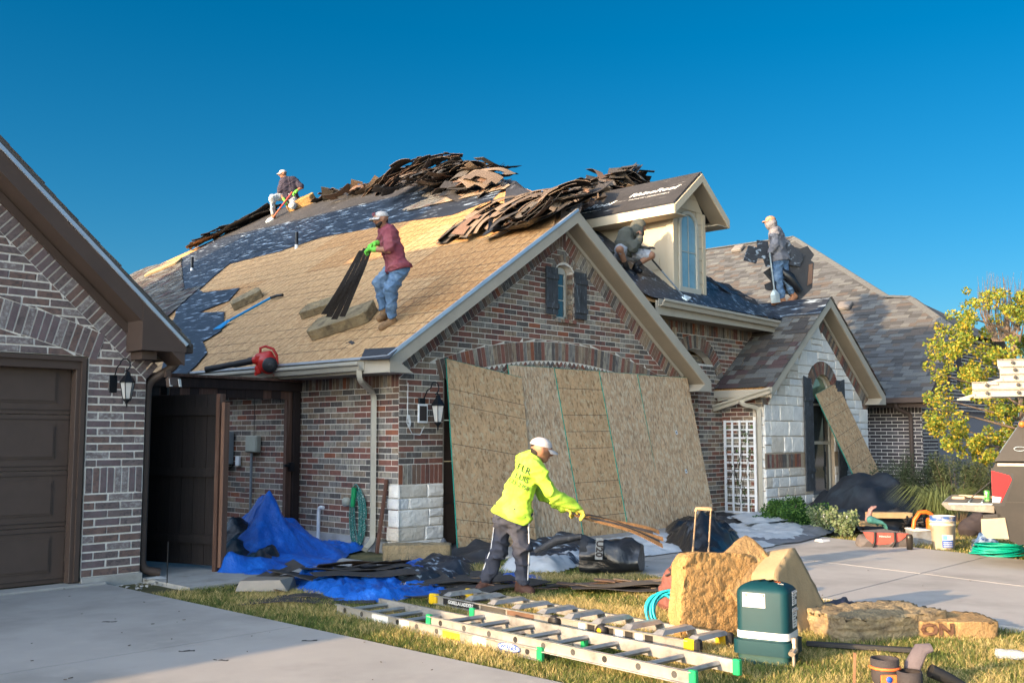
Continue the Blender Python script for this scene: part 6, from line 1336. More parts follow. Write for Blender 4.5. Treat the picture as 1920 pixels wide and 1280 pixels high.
gstrip(470, 1100, .5, .10, 'black shingle strip tilted up behind the taupe roof vent', None, 'arc', (.25, 0), True); gstrip(580, 1128, .05, .02, 'black shingle strip lying in the grass left of the aluminium ladder', None, 'flat', (0, 0), True, 1.2); gstrip(600, 1122, -.02, .035, 'upper black strip at the left end of the aluminium ladder', None, 'flat', (0, 0), True)
gstrip(1440, 985, .1, .14, 'short black shingle strip on the white sheet by the trellis', None, 'flat', (0, .1), True, .7)
for q in ((205, 1172, .0), (350, 1228, .3), (415, 1245, -.3), (580, 1208, .1)): gstrip(q[0], q[1], q[2], .03, 'small dark bark-like scrap on the left driveway', 'scraps on the left driveway', 'flat', (0, 0), True, .11)

def shoot_flat(txt, size, mat, obj, o, X, Y, Dn, **k): return shoot(txt, size, mat, obj, o, X, Y, Dn, obj, **k)
shoot_flat('ON', .115, M('brown_spray', (.10, .05, .03), .9, .2), _fo, G(1768, 1202)+Z_*.062, _hr, Z_, _hf, bold=.006, width=1.25)
# ---------------------------------------------------------------- ladders, tools, boxes
alu = M('aluminium', (.36, .355, .345), .42, .15, 6, metal=.5, c2=(.20, .19, .18), amt=.38, s2=9, bump=.05); alu_w = M('painted_white_rail', (.27, .245, .21), .5, .1, 5)
green_pl = M('green_plastic', (.01, .28, .10), .4, .1); yellow_pl = M('yellow_plastic', (.65, .42, .01), .45, .1); blk = M('black_rubber', (.015, .015, .017), .6, .2); red_pl = M('red_plastic', (.42, .02, .015), .35, .1); teal = M('teal_hose_rubber', (.0, .28, .22), .45, .1); cyan_h = M('cyan_hose_rubber', (.01, .36, .42), .4, .1)
label_w = M('white_sticker', (.62, .63, .62), .5, .06); label_y = M('yellow_sticker', (.72, .55, .02), .5, .08); blue_ink = M('blue_print', (.01, .07, .36), .6, .1); red_ink = M('red_print', (.35, .03, .02), .6, .1); orange_ink = M('orange_print', (.7, .16, .01), .6, .1)
def rail(par, a, b_, w=.026, h=.075, name='rail', m=alu, out=1):
    a = Vector(a); b_ = Vector(b_); X = (b_-a).normalized(); Y = Z_.cross(X).normalized(); b = MB(); Z = X.cross(Y); L = (b_-a).length; c = (a+b_)/2
    b.obox(c, X, Y, Z, L, .004, h); b.obox(c+Z*(h/2-.003)+Y*out*w/2, X, Y, Z, L, w, .005); b.obox(c-Z*(h/2-.003)+Y*out*w/2, X, Y, Z, L, w, .005); return b.build(name, m, par)
def ladder(label, nA, nB, fA, fB, z, rungs, feet, wd=.41, z2=None, rung_r=.018, holes=True, group=None, name='extension_ladder', stickers=()):
    """nA-nB near rail, fA-fB far rail (photo pixels on the ground)"""
    a0, a1 = G(*nA, z), G(*nB, z); c0, c1 = G(*fA, z), G(*fB, z); d = (a1-a0).normalized(); pw = (c1-a1); pw.z = 0; pw -= d*pw.dot(d); pw = pw.normalized()*wd; c0 = a0+pw; c1 = a1+pw
    r = empty(name, a0, label, 'ladder', group); rail(r, a0, a1, out=-1 if True else 1); rail(r, c0, c1, out=1)
    n = rungs
    for i in range(n):
        t = (i+.5)/n; p = a0.lerp(a1, t); q = c0.lerp(c1, t); P_('rung', alu, r, lambda b: b.tube([p, q], rung_r, 6, smooth=False))
        if holes: nn = (p-q).normalized(); P_('rung_end', blk if i % 3 == 0 else M_hole, r, lambda b: b.lathe(p+nn*.003, [(.001, 0), (.020, .001), (.020, -.002)], 10, ax=nn, smooth=False))
    for (w, m_) in feet:
        for e in (a0, c0) if w == 0 else (a1, c1):
            P_('end_cap', m_, r, lambda b: b.obox(e+d*(.0 if w else -.0), d, pw.normalized(), Z_, .05, .034, .092, bev=.006))
    out = (a0-c0).normalized()
    for t0, t1, m_, tx, tm in stickers:
        p0 = a0.lerp(a1, t0); p1_ = a0.lerp(a1, t1); P_('sticker', m_, r, lambda b: b.obox((p0+p1_)/2+out*.004, d, out, Z_, (p1_-p0).length, .002, .062))
        if tx: put_text(tx, .045, tm, Fr((p0+p1_)/2+out*.006, d if d.dot(_hr) > 0 else -d, Z_, out), 0, 0, .001, r, bold=.0012)
    return r
M_hole = M('dark_hole', (.05, .05, .05), .8, .1)
ladder('lower section of the aluminium extension ladder, its far end furthest left in the grass', (632, 1140), (1013, 1226), (712, 1128), (1108, 1210), .045, 10, [(1, green_pl)], stickers=((.21, .30, label_w, None, None), (.36, .41, label_w, None, None), (.58, .66, label_y, None, None), (.72, .78, label_w, None, None)))
wl = ladder('upper section of the aluminium extension ladder, green feet near the green box', (805, 1163), (1300, 1271), (880, 1150), (1385, 1259), .10, 9, [(0, green_pl), (1, green_pl)], stickers=((.40, .40, label_w, None, None),) if False else ())
_a = G(955, 1213, .047); _e = (G(1013, 1226, .045)-G(632, 1140, .045)).normalized(); _o = Vector((_e.y, -_e.x, 0)); _o = _o if _o.dot(CAM-_a) > 0 else -_o
P_('sticker', label_w, wl, lambda b: b.prism([_a+_o*.004+_e*(.11*math.cos(t))+Z_*(.030*math.sin(t)) for t in np.linspace(0, 2*math.pi, 17)[:-1]], _o*.002)); P_('sticker_rim', blue_ink, wl, lambda b: b.tube([_a+_o*.006+_e*(.105*math.cos(t))+Z_*(.027*math.sin(t)) for t in np.linspace(0, 2*math.pi, 20)[:-1]], .004, 5, closed=True)); put_text('WERNER', .04, blue_ink, Fr(_a+_o*.007, _e if _e.dot(_hr) > 0 else -_e, Z_, _o), 0, 0, .001, wl, bold=.001)
# multi-position ladder (folded flat, doubled rails, flat treads)
def folding_ladder():
    a0, a1 = G(818, 1123, .05)-Z_*.05, G(1290, 1212, .05)-Z_*.05; c0 = G(905, 1114); c1 = G(1392, 1202); d = (a1-a0).normalized(); pw = (c1-a1); pw -= d*pw.dot(d); pw.z = 0; pw = pw.normalized()*.40
    r = empty('folding_ladder', a0, 'multi-position ladder with black lettered rail and yellow feet lying behind the aluminium ladder', 'ladder')
    z = Z_*.05
    for k in (0, 1):
        rail(r, a0+pw*k+z, a0+pw*k+z+d*1.45, .03, .07, out=-1 if not k else 1); rail(r, a0+pw*(k+(.06 if not k else -.06))+z+d*1.3, a1+pw*(k+(.06 if not k else -.06))+z, .03, .08, out=-1 if not k else 1)
    for i in range(10):
        t = .12+i*.285; p = a0+d*t+Z_*.09; P_('tread', alu, r, lambda b: (b.hull([p+pw*.02+d*.045, p+pw*.02-d*.045, p+pw*.96+d*.045, p+pw*.96-d*.045, p+pw*.14+Z_*.028+d*.028, p+pw*.14+Z_*.028-d*.028, p+pw*.86+Z_*.028+d*.028, p+pw*.86+Z_*.028-d*.028])))
    out = -pw.normalized()
    for k in (0, 1):
        P_('foot_cap', yellow_pl, r, lambda b: b.obox(a0+pw*k+z-d*.03, d, pw, Z_, .10, .05, .09, bev=.01)); P_('foot_cap', yellow_pl, r, lambda b: b.obox(a1+pw*(k+(.06 if not k else -.06))+z, d, pw, Z_, .09, .055, .10, bev=.012)); P_('foot', blk, r, lambda b: b.obox(a1+pw*(k+(.06 if not k else -.06))+z+d*.065, d, pw, Z_, .05, .06, .11, bev=.015))
    for t0, L, m_ in ((.10, .46, blk), (.58, .30, M_hole), (.90, .3, M('brown_sticker', (.12, .07, .05), .6, .3))): P_('sticker', m_, r, lambda b: b.obox(a0+z+d*(t0+L/2)+out*.004, d, out, Z_, L, .002, .058))
    put_text('GORILLA LADDERS', .040, white_ink, Fr(a0+z+d*.33+out*.007, d if d.dot(_hr) > 0 else -d, Z_, out), 0, 0, .001, r, bold=.0014, width=.95)
    for k in range(8): P_('sticker', label_w if k % 2 else blk, r, lambda b: b.obox(a1+pw*.06+z-d*(.35+k*.09)+out*.004, d, out, Z_, .07, .002, .045))
    for t in (1.42, 1.9): P_('hinge_lock', blk, r, lambda b: b.lathe(a0+z+d*t+out*.0, [(.001, .03), (.04, .03), (.05, .01), (.05, -.02)], 12, ax=out))
    P_('lock_face', yellow_pl, r, lambda b: b.lathe(a0+z+d*1.9, [(.001, .034), (.022, .032)], 10, ax=out))
folding_ladder()
# green gate-operator box ----------------------------------------------------
gbm = M('dark_green_paint', (.003, .034, .044), .55, .12, 3, spec=.22, bump=.1, bs=8)
gc = G(1452, 1248)+_hf*.15; gy = _hr*.866-_hf*.5; gx = Vector((gy.x, gy.y, 0)).normalized(); gf = Vector((gx.y, -gx.x, 0)); gf = gf if gf.dot(_hf) < 0 else -gf
go_ = empty('gate_operator_box', gc, 'dark green rounded metal box with white warning stickers standing on the grass', 'equipment box')
def rbox(b, c, w, d, z0, z1, r, m=0, n=5, top=0, inset=0):
    sec = []
    zs = [(z0, 0), (z1-top, 0)]+([(z1-top+top*math.sin(a), top*1.6*(1-math.cos(a))) for a in np.linspace(.25, math.pi/2, 6)] if top else [])
    for z, ins in zs:
        ring = []
        for cx, cy, a0_ in ((1, 1, 0), (-1, 1, 1), (-1, -1, 2), (1, -1, 3)):
            for k in range(n): a = a0_*math.pi/2+k*math.pi/2/(n-1); ring.append(c+gx*((w/2-r-ins)*cx+r*math.cos(a))+gf*(-((d/2-r-ins)*cy+r*math.sin(a)))+Z_*z)
        sec.append(ring)
    N_ = 4*n; vs = [v for s_ in sec for v in s_]; b.add(vs, [(i*N_+k, i*N_+(k+1) % N_, (i+1)*N_+(k+1) % N_, (i+1)*N_+k) for i in range(len(sec)-1) for k in range(N_)], m, True); b.add(sec[-1], [tuple(range(N_))], m, True)
go_.scale = (1, 1, .77)
P_('cover', gbm, go_, lambda b: rbox(b, gc, .335, .275, .13, .66, .05, top=.09)); P_('base', gbm, go_, lambda b: rbox(b, gc, .375, .315, .08, .19, .05)); P_('footing', M('green_black_paint', (.008, .05, .05), .6, .1), go_, lambda b: rbox(b, gc, .33, .27, .0, .081, .04))
P_('band', label_w, go_, lambda b: rbox(b, gc, .341, .281, .205, .262, .052))
ff = Fr(gc+gf*.1385, gx, Z_, gf); fs_ = Fr(gc+gx*.1685, -gf, Z_, gx)
def warn(fr, x, z, w, h):
    s_ = P_('warning_sticker', label_w, go_, lambda b: b.obox(fr.p(x, z, .002), fr.X, fr.Y, fr.N, w, h, .002)); P_('heading', M_wr, s_, lambda b: b.obox(fr.p(x+w*.05, z+h*.36, .0035), fr.X, fr.Y, fr.N, w*.84, h*.17, .001)); put_text('WARNING', h*.19, label_w, fr, x+w*.06, z+h*.355, .0045, s_, bold=.0004)
    for k in range(5): P_('print_line', ink, s_, lambda b: b.obox(fr.p(x-w*.12+random.uniform(-.01, .01)*w, z+h*(.2-.14*k), .0035), fr.X, fr.Y, fr.N, w*random.uniform(.4, .62), h*.028, .001))
    P_('prohibition_ring', ink, s_, lambda b: b.tube([fr.p(x+w*.32+w*.11*math.cos(t), z-h*.05+w*.11*math.sin(t), .004) for t in np.linspace(0, 6.28, 13)[:-1]], w*.014, 4, closed=True)); P_('prohibition_bar', ink, s_, lambda b: (b.beam(fr.p(x+w*.25, z-h*.05+w*.07, .004), fr.p(x+w*.39, z-h*.05-w*.07, .004), w*.025, .001, up=fr.N), b.beam(fr.p(x+w*.3, z-h*.12, .004), fr.p(x+w*.34, z+h*.03, .004), w*.03, .001, up=fr.N)))
M_wr = M('warning_brown_red', (.28, .04, .02), .6, .1)
warn(ff, -.045, .515, .145, .115); warn(fs_, .02, .53, .10, .115); warn(fs_, .02, .37, .10, .16)
put_text('600', .035, orange_ink, Fr(gc+gx*.07+gf*.02+Z_*.648, gx, -gf, (gx*.3+gf*.2+Z_).normalized()), 0, 0, .006, go_); put_text('SERIES', .024, white_ink, Fr(gc+gx*.09+gf*.05+Z_*.64, gx, -gf, (gx*.3+gf*.2+Z_).normalized()), 0, 0, .006, go_)
P_('latch', M('worn_steel', (.35, .30, .24), .4, .2, metal=.6), go_, lambda b: (b.obox(gc+gx*.195+gf*.09+Z_*.17, gx, gf, Z_, .03, .05, .13, bev=.006), b.tube([gc+gx*.195+gf*.09+Z_*.14, gc+gx*.195+gf*.17+Z_*.12], .022, 10), b.tube([gc+gx*.20+gf*.14+Z_*.10, gc+gx*.20+gf*.14-Z_*-.02], .012, 6)))
P_('black_pole', blk, None, lambda b: b.beam(G(1512, 1217)+Z_*.04, G(1722, 1231)+Z_*.04, .035, .035, bev=.006), label='black square pole lying on the grass from the green box to the right', cat='pole', loc=G(1600, 1224))
# trolley handle
th = empty('trolley_handle', G(1313, 1066), 'tall telescopic luggage handle standing behind the crumbling foam slab', 'luggage handle'); hm = M('worn_handle_metal', (.30, .22, .15), .4, .2, metal=.5)
dh = dep(G(1313, 1092)); hp_ = [at_d(x, y, dh) for x, y in ((1296, 1075), (1305, 956), (1333, 955), (1326, 1078))]
for a, c in ((hp_[0], hp_[1]), (hp_[3], hp_[2])): P_('tube', hm, th, lambda b: (b.tube([a, a.lerp(c, .42)], .0125, 8), b.tube([a.lerp(c, .40), c], .0095, 8)))
P_('grip', M('tan_grip', (.36, .24, .13), .6, .2), th, lambda b: b.tube([hp_[1]+Z_*-.01, hp_[1]+Z_*.012, hp_[2]+Z_*.012, hp_[2]-Z_*.01], .018, 8))
# maroon bag and cyan hose
bgm = cloth('maroon_bag', (.16, .06, .05)); bc = G(1277, 1150)+_hf*.1; bg_ = empty('backpack', bc, 'maroon fabric backpack with a red and blue emblem left of the crumbling foam slab', 'backpack')
grown('bag', [(bc+_hr*-.03+Z_*.09, bc+_hr*.05+Z_*.34, .11, .09), (bc-_hr*.05+Z_*.10, bc-_hr*.03+Z_*.26, .10, .09), (bc+_hr*.06+Z_*.1, bc+_hr*.08+Z_*.30, .1, .09)], bgm, bg_, .014, .03, .012, 16)
P_('strap', blk, bg_, lambda b: (b.tube([bc-_hr*.09-_hf*.09+Z_*.36, bc-_hr*.03-_hf*.13+Z_*.25, bc+_hr*.04-_hf*.13+Z_*.12, bc+_hr*.06-_hf*.12+Z_*.03], .009, 5), b.tube([bc-_hr*.12-_hf*.08+Z_*.3, bc-_hr*.05-_hf*.12+Z_*.34, bc+_hr*.04-_hf*.1+Z_*.40], .008, 5)))
FB = Fr(bc-_hf*.135+Z_*.26, _hr, Z_, -_hf); P_('emblem', label_w, bg_, lambda b: b.prism([FB.p(*q) for q in ((0, .06, .0), (.10, .06, .0), (.05, -.03, .0))], -_hf*.003)); P_('emblem_blue', blue_ink, bg_, lambda b: b.prism([FB.p(*q) for q in ((.02, .052, .004), (.055, .052, .004), (.045, -.015, .004))], -_hf*.002)); P_('emblem_red', red_ink, bg_, lambda b: b.prism([FB.p(*q) for q in ((.06, .052, .004), (.085, .052, .004), (.055, -.01, .004))], -_hf*.002)); put_text('Ried', .045, white_ink, FB, .05, -.055, .006, bg_)
def coil(name, c, R, r, n, mat, label, tilt=(0, 0, 1), sq=1., zs=.01, jit=.02, cat='hose', ties=0, per=22):
    tilt = Vector(tilt).normalized(); x = tilt.orthogonal().normalized(); x = (_hr-tilt*_hr.dot(tilt)).normalized(); y = tilt.cross(x); pts = []; ph = [random.uniform(-1, 1) for _ in range(3*n)]
    for i in range(n*per):
        a = i*2*math.pi/per; k = i//per; f = (i % per)/per; l0 = lambda q, o: ph[(q*3+o) % len(ph)]; mixv = lambda o: l0(k, o)*(1-f)+l0(k+1, o)*f
        RR = R*(1+jit*3*mixv(0)); pts.append(Vector(c)+x*(RR*math.cos(a)+jit*mixv(1))+y*(RR*sq*math.sin(a))+tilt*(abs(mixv(2))*zs*n+.01))
    return P_(name, mat, None, lambda b: b.tube(pts, r, 5), label=label, cat=cat, loc=Vector(c))
coil('coiled_hose', G(1251, 1180)+Z_*.13, .135, .009, 13, cyan_h, 'bright cyan coiled air hose leaning on the maroon backpack', tilt=-_hf*1.0+Z_*.35, jit=.07, zs=.004)
coil('coiled_hose', G(1876, 1044)+Z_*.02, .25, .011, 13, teal, 'teal coiled hose on the grass beside the dark vehicle', jit=.10, zs=.010, sq=.9)
coil('coiled_rope', (-.05, .70, .40), .11, .010, 8, M('green_white_rope', (.02, .14, .12), .8, .2, c2=(.45, .5, .48), amt=.4, s2=60, w2=.05), 'green and white rope hanging in long loops on the brick side wall', tilt=(-1, 0, 0), sq=3.1, jit=.10, zs=.004, cat='rope')
P_('nozzle', green_pl, None, lambda b: (b.tube([(-.1, .74, .78), (-.1, .75, .66)], .035, 8), b.tube([(-.1, .75, .66), (-.1, .77, .54)], .028, 8)), label='bright green hose nozzle hanging among the rope loops', cat='nozzle', loc=(-.1, .75, .7))
P_('wood_stake', M('brown_stake', (.10, .045, .028), .8, .3, 6, (6, 6, .5)), None, lambda b: b.beam((-.16, .20, .0), (-.05, .16, .90), .07, .03, bev=.003), label='reddish brown wooden stake leaning beside the downspout', cat='stake', loc=(-.12, .18, 0))
vb = G(497, 1108); P_('roof_vent_cover', M('taupe_plastic', (.21, .19, .165), .55, .06), None, lambda b: b.hull([vb+_hr*x+_hf*y+Z_*z for x, y, z in ((-.24, -.14, .02), (.24, -.14, .02), (.26, .16, .02), (-.22, .16, .02), (-.21, -.11, .11), (.16, -.12, .12), (.24, .13, .12), (-.18, .13, .12))]), label='taupe box-shaped roof vent cover lying on the grass', cat='roof vent', loc=vb)
P_('metal_stake', black_metal, None, lambda b: b.tube([G(313, 1098), G(313, 1098)+Z_*.42], .006, 5), label='thin dark metal stake in the grass before the cedar gate', cat='stake', loc=G(313, 1098))
# leaf blower on the fence cap
lb0 = Vector((-.62, 2.09, 2.21)); lbw = empty('leaf_blower', lb0, 'red leaf blower with long black tube lying on the fence cap at the gutter', 'leaf blower')
D_lb = dep(GT(500, 700, 2.08)); q_ = lambda x, y, o=0: at_d(x, y, D_lb+o)
grown('housing', [(q_(502, 680), q_(503, 684), .125, .125), (q_(484, 668), q_(505, 664), .045, .05), (q_(482, 690), q_(484, 697), .035, .04), (q_(470, 676), q_(490, 676), .04, .05)], red_pl, lbw, .012, .015); P_('handle', red_pl, lbw, lambda b: b.tube([q_(488, 668), q_(488, 652), q_(498, 649), q_(512, 654), q_(519, 666), q_(520, 682)], .020, 8))
P_('fan_guard', blk, lbw, lambda b: (b.lathe(q_(506, 684, -.12), [(.001, .05), (.07, .045), (.10, .02), (.105, 0)], 20, ax=-_hf))); P_('hub', M_hole, lbw, lambda b: b.lathe(q_(506, 684, -.17), [(.001, .01), (.02, .008), (.025, 0)], 10, ax=-_hf)); P_('foot', red_pl, lbw, lambda b: (b.beam(q_(480, 697), q_(480, 704), .03, .05), b.beam(q_(514, 697), q_(515, 705), .03, .03)))
P_('blower_tube', blk, lbw, lambda b: b.tube([q_(474, 676), q_(440, 683), q_(436, 683), q_(385, 693)], [.048, .046, .040, .042], 10))
# blue shovel on the roof and other roof tools
bsh = empty('roofing_shovel', LF.p(*LF.at(470, 586)), 'blue shovel with black grip lying on the bare roof beside a foam slab', 'shovel'); sb = M('blue_paint', (.01, .22, .50), .4, .1)
fa, fb, fc_ = [LF.p(*LF.at(*q, .05), .05) for q in ((428, 602), (508, 558), (530, 553))]; P_('handle', sb, bsh, lambda b: b.tube([fa, fb], .021, 8)); P_('grip', blk, bsh, lambda b: b.tube([fb, (fb+fc_)/2+LF.N*.01, fc_], .027, 8)); fd = LF.p(*LF.at(408, 618, .02), .02); P_('blade', sb, bsh, lambda b: b.hull([fa+LF.N*.03, fa+LF.X*.06, fa-LF.X*.06, fd+LF.X*.13, fd-LF.X*.10, fd+LF.X*.13+LF.N*.02, fd-LF.X*.1+LF.N*.02]))
def tool(label, A, B, dA, dB, m1, m2, blade=True, r=.016, split=.5, bl=.28):
    a = at_d(*A, dA); c = at_d(*B, dB); t = empty('roofing_shovel', c, label, 'shovel'); mid = a.lerp(c, split); P_('grip', m1, t, lambda b: b.tube([a, mid], r*1.1, 8)); P_('shaft', m2, t, lambda b: b.tube([mid, c], r, 8)); d = (c-a).normalized(); s_ = _hr-d*_hr.dot(d); s_.normalize()
    if blade: P_('blade', M_steel, t, lambda b: b.hull([c-d*.02+s_*.03, c-d*.02-s_*.03, c+d*.08+s_*.09, c+d*.08-s_*.09, c+d*bl+s_*.09, c+d*bl-s_*.09, c+d*.08-_hf*.02, c+d*bl-_hf*.01]))
    return t
M_steel = M('pale_steel', (.35, .42, .46), .4, .15, metal=.5)
tool('shovel with red handle held by the kneeling worker', (548, 360), (511, 409), D3-.25, D3-.2, red_pl, M('orange_shaft', (.45, .10, .04), .5, .1), True, .018, .6, .2)
tool('dark scraper leaning down from the sitting worker to the entry gutter', (1223, 487), (1282, 556), D4, dep(FF.p(*FF.at(1282, 560)))-.05, blk, M('steel_blue_shaft', (.12, .16, .20), .4, .1), True, .014, .3, .1)
tool('silver shovel with pale blade hanging from the hand of the worker on the gable', (1443, 474), (1452, 545), D5-.22, D5-.2, M_steel, M_steel, True, .016, .5, .24)
# ---------------------------------------------------------------- tool bags, bucket, bin along the far edge of the driveway
tb = G(1665, 1030)+_hf*.12; T_ = empty('tool_bag', tb, 'long red and grey tool bag with black straps, leftmost on the far driveway edge', 'tool bag'); bagr = cloth('red_canvas', (.42, .08, .06)); bagg = cloth('grey_canvas', (.10, .09, .09))
grown('bag', [(tb-_hr*.26+Z_*.08, tb+_hr*.26+Z_*.08, .085, .085), (tb-_hr*.22+_hf*.1+Z_*.08, tb+_hr*.22+_hf*.1+Z_*.08, .09, .09)], bagg, T_, .014, .03, .012, 14); P_('side_panel', bagr, T_, lambda b: (b.prism([tb-_hf*.09+q for q in (-_hr*.30+Z_*.22, _hr*.28+Z_*.20, _hr*.18+Z_*.12, _hr*.10+Z_*.08, -_hr*.10+Z_*.06, -_hr*.18+Z_*.07, -_hr*.26+Z_*.14)], -_hf*.02))); P_('lid', bagg, T_, lambda b: b.hull([tb+q for q in (-_hr*.31-_hf*.08+Z_*.22, _hr*.29-_hf*.08+Z_*.2, _hr*.26+_hf*.1+Z_*.2, -_hr*.28+_hf*.1+Z_*.22, Z_*.25+_hf*.02)])); P_('strap', blk, T_, lambda b: [b.tube([tb-_hf*.12+_hr*x+Z_*.22, tb-_hf*.125+_hr*x*1.04+Z_*.10, tb-_hf*.11+_hr*(x-.03)+Z_*.03], .016, 4) for x in (-.16, .09)]); put_text('Milwaukee', .035, label_w, Fr(tb-_hf*.112, _hr, Z_, -_hf), -.03, .165, .003, T_)
gg = G(1655, 1012)+Z_*.27; GL = empty('work_gloves', gg, 'pair of teal and grey work gloves on top of the red tool bag', 'gloves'); hand('glove', gg-_hr*.12, gg+_hr*.1-Z_*.06, -Z_, M('teal_glove', (.03, .13, .13), .8, .2), GL, .4, 1.5); hand('glove', gg-_hr*.16+_hf*.06+Z_*.05, gg-_hr*.12+_hf*.05+Z_*.2, _hr, M('pink_grey_glove', (.22, .13, .13), .8, .2), GL, .5, 1.2)
nst = G(1715, 1003); NS = P_('tangled_harness', blk, None, lambda b: [b.tube([nst+Vector((random.uniform(-.16, .16), random.uniform(-.16, .16), random.uniform(.03, .26))) for _ in range(6)], random.uniform(.008, .02), 5) for _ in range(16)], label='tangle of black harness straps behind the tool bag', cat='harness', loc=nst)
tm = G(1706, 1034); tq = P_('tumbler', M('dark_tumbler', (.04, .035, .03), .3, .1, metal=.4), None, lambda b: b.lathe(tm, [(.0, .0), (.036, 0), (.042, .17), (.044, .19), (.036, .20), (.034, .215), (0, .215)], 16), label='dark insulated drink tumbler standing on the driveway edge', cat='tumbler', loc=tm); P_('base_ring', red_pl, tq, lambda b: b.lathe(tm, [(.038, 0), (.040, .012)], 16))
bn = G(1737, 1022)+_hf*.12; BN = empty('plastic_bin', bn, 'clear plastic bin holding an orange saw beside the white bucket', 'plastic bin'); clr = M('cloudy_clear_plastic', (.34, .38, .44), .3, .1, 8, trans=.45, c2=(.22, .2, .18), amt=.4, s2=9)
P_('box', clr, BN, lambda b: (b.hull([bn+_hr*x+_hf*y+Z_*z for x, y, z in ((-.15, -.11, .0), (.14, -.11, 0), (.14, .11, 0), (-.15, .11, 0), (-.18, -.13, .20), (.16, -.13, .20), (.16, .13, .20), (-.18, .13, .20))]))); P_('rim', pvc, BN, lambda b: b.tube([bn+_hr*x+_hf*y+Z_*.20 for x, y in ((-.18, -.13), (.16, -.13), (.16, .13), (-.18, .13))], .010, 4, closed=True))
og = M('orange_plastic', (.62, .12, .015), .4, .1); P_('orange_saw', og, None, lambda b: (b.tube([bn+_hr*x+Z_*z for x, z in ((-.12, .20), (-.10, .32), (-.03, .42), (.06, .43), (.13, .40), (.14, .28), (.10, .20))], .028, 8), b.obox(bn+_hr*.12+Z_*.27, _hr, _hf, Z_, .1, .12, .16, bev=.02)), label='orange power saw sticking out of the clear plastic bin', cat='power saw', loc=bn+Z_*.2)
bk = G(1779, 1031)+_hf*.15; BK = empty('bucket', bk, 'white plaster bucket with blue rim and blue printed label', 'bucket'); wp_ = M('dirty_white_plastic', (.58, .53, .44), .5, .12, 8, c2=(.36, .31, .24), amt=.35, s2=7)
P_('body', wp_, BK, lambda b: b.lathe(bk, [(.0, 0), (.135, 0), (.150, .30), (.158, .30), (.158, .315), (.151, .32), (.151, .345), (.160, .345), (.160, .36)], 28)); P_('rim', M('blue_smeared_rim', (.03, .10, .35), .5, .2, 8, c2=(.5, .48, .42), amt=.42, s2=14), BK, lambda b: b.lathe(bk, [(.156, .36), (.156, .415), (.162, .42), (.150, .42), (.146, .36)], 28)); P_('inside', wp_, BK, lambda b: b.lathe(bk, [(.148, .42), (.12, .30), (0, .30)], 24)); P_('bail', M_steel, BK, lambda b: b.tube([bk+_hr*(.155*math.cos(a))-_hf*.09*math.sin(a)+Z_*(.33-.12*math.sin(a)) for a in np.linspace(0, math.pi, 14)], .004, 5))
P_('label', blue_ink, BK, lambda b: b.add([bk+Vector((0, 0, z))+(_hr*math.sin(a)-_hf*math.cos(a))*(.137+.05*z+.0015) for z in (.03, .12) for a in np.linspace(-.5, .5, 8)], [(k, k+1, k+9, k+8) for k in range(7)])); P_('label_panel', label_w, BK, lambda b: b.add([bk+Vector((0, 0, z))+(_hr*math.sin(a)-_hf*math.cos(a))*(.137+.05*z+.0015) for z in (.121, .19) for a in np.linspace(-.5, .5, 8)], [(k, k+1, k+9, k+8) for k in range(7)])); P_('label_picture', M('sky_print', (.10, .30, .50), .6, .1), BK, lambda b: b.add([bk+Vector((0, 0, z))+(_hr*math.sin(a)-_hf*math.cos(a))*(.137+.05*z+.0022) for z in (.128, .182) for a in np.linspace(-.45, -.05, 4)], [(k, k+1, k+5, k+4) for k in range(3)]))
for dz, w_ in ((.095, .11), (.07, .12), (.045, .09)): P_('print_line', label_w, BK, lambda b: b.add([bk+Vector((0, 0, z))+(_hr*math.sin(a)-_hf*math.cos(a))*(.137+.05*z+.0025) for z in (dz-.004, dz+.004) for a in np.linspace(-.4, .4, 6)], [(k, k+1, k+7, k+6) for k in range(5)]))
c_b = G(1830, 1005); grown('backpack', [(c_b-_hr*.12+Z_*.1, c_b+_hr*.05+Z_*.22, .12, .12), (c_b+_hr*.1+Z_*.1, c_b+_hr*.14+Z_*.16, .11, .1)], cloth('black_red_bag', (.03, .025, .03), c2=(.40, .03, .05), amt3=.3, amt=.33, s2=3.5, w2=.02), None, .016, .03, .01, 14, label='black and red bag between the white bucket and the dark vehicle', cat='bag')
drape('plastic_bag', [(1818, 1035), (1860, 1040), (1880, 1022), (1860, 1008), (1822, 1012)], [(1835, 1000, .16), (1855, 1005, .13), (1830, 1018, .1)], M('printed_clear_bag', (.30, .42, .58), .25, .2, 4, c2=(.02, .08, .42), amt=.42, s2=9, w2=.03, trans=.2, c3=(.30, .05, .04), amt3=.28, s3=7, w3=.03), 'crumpled clear plastic bag with blue and red print beside the teal hose', 'plastic bag', wr=.05, step=.02, fs=9, seed=44)
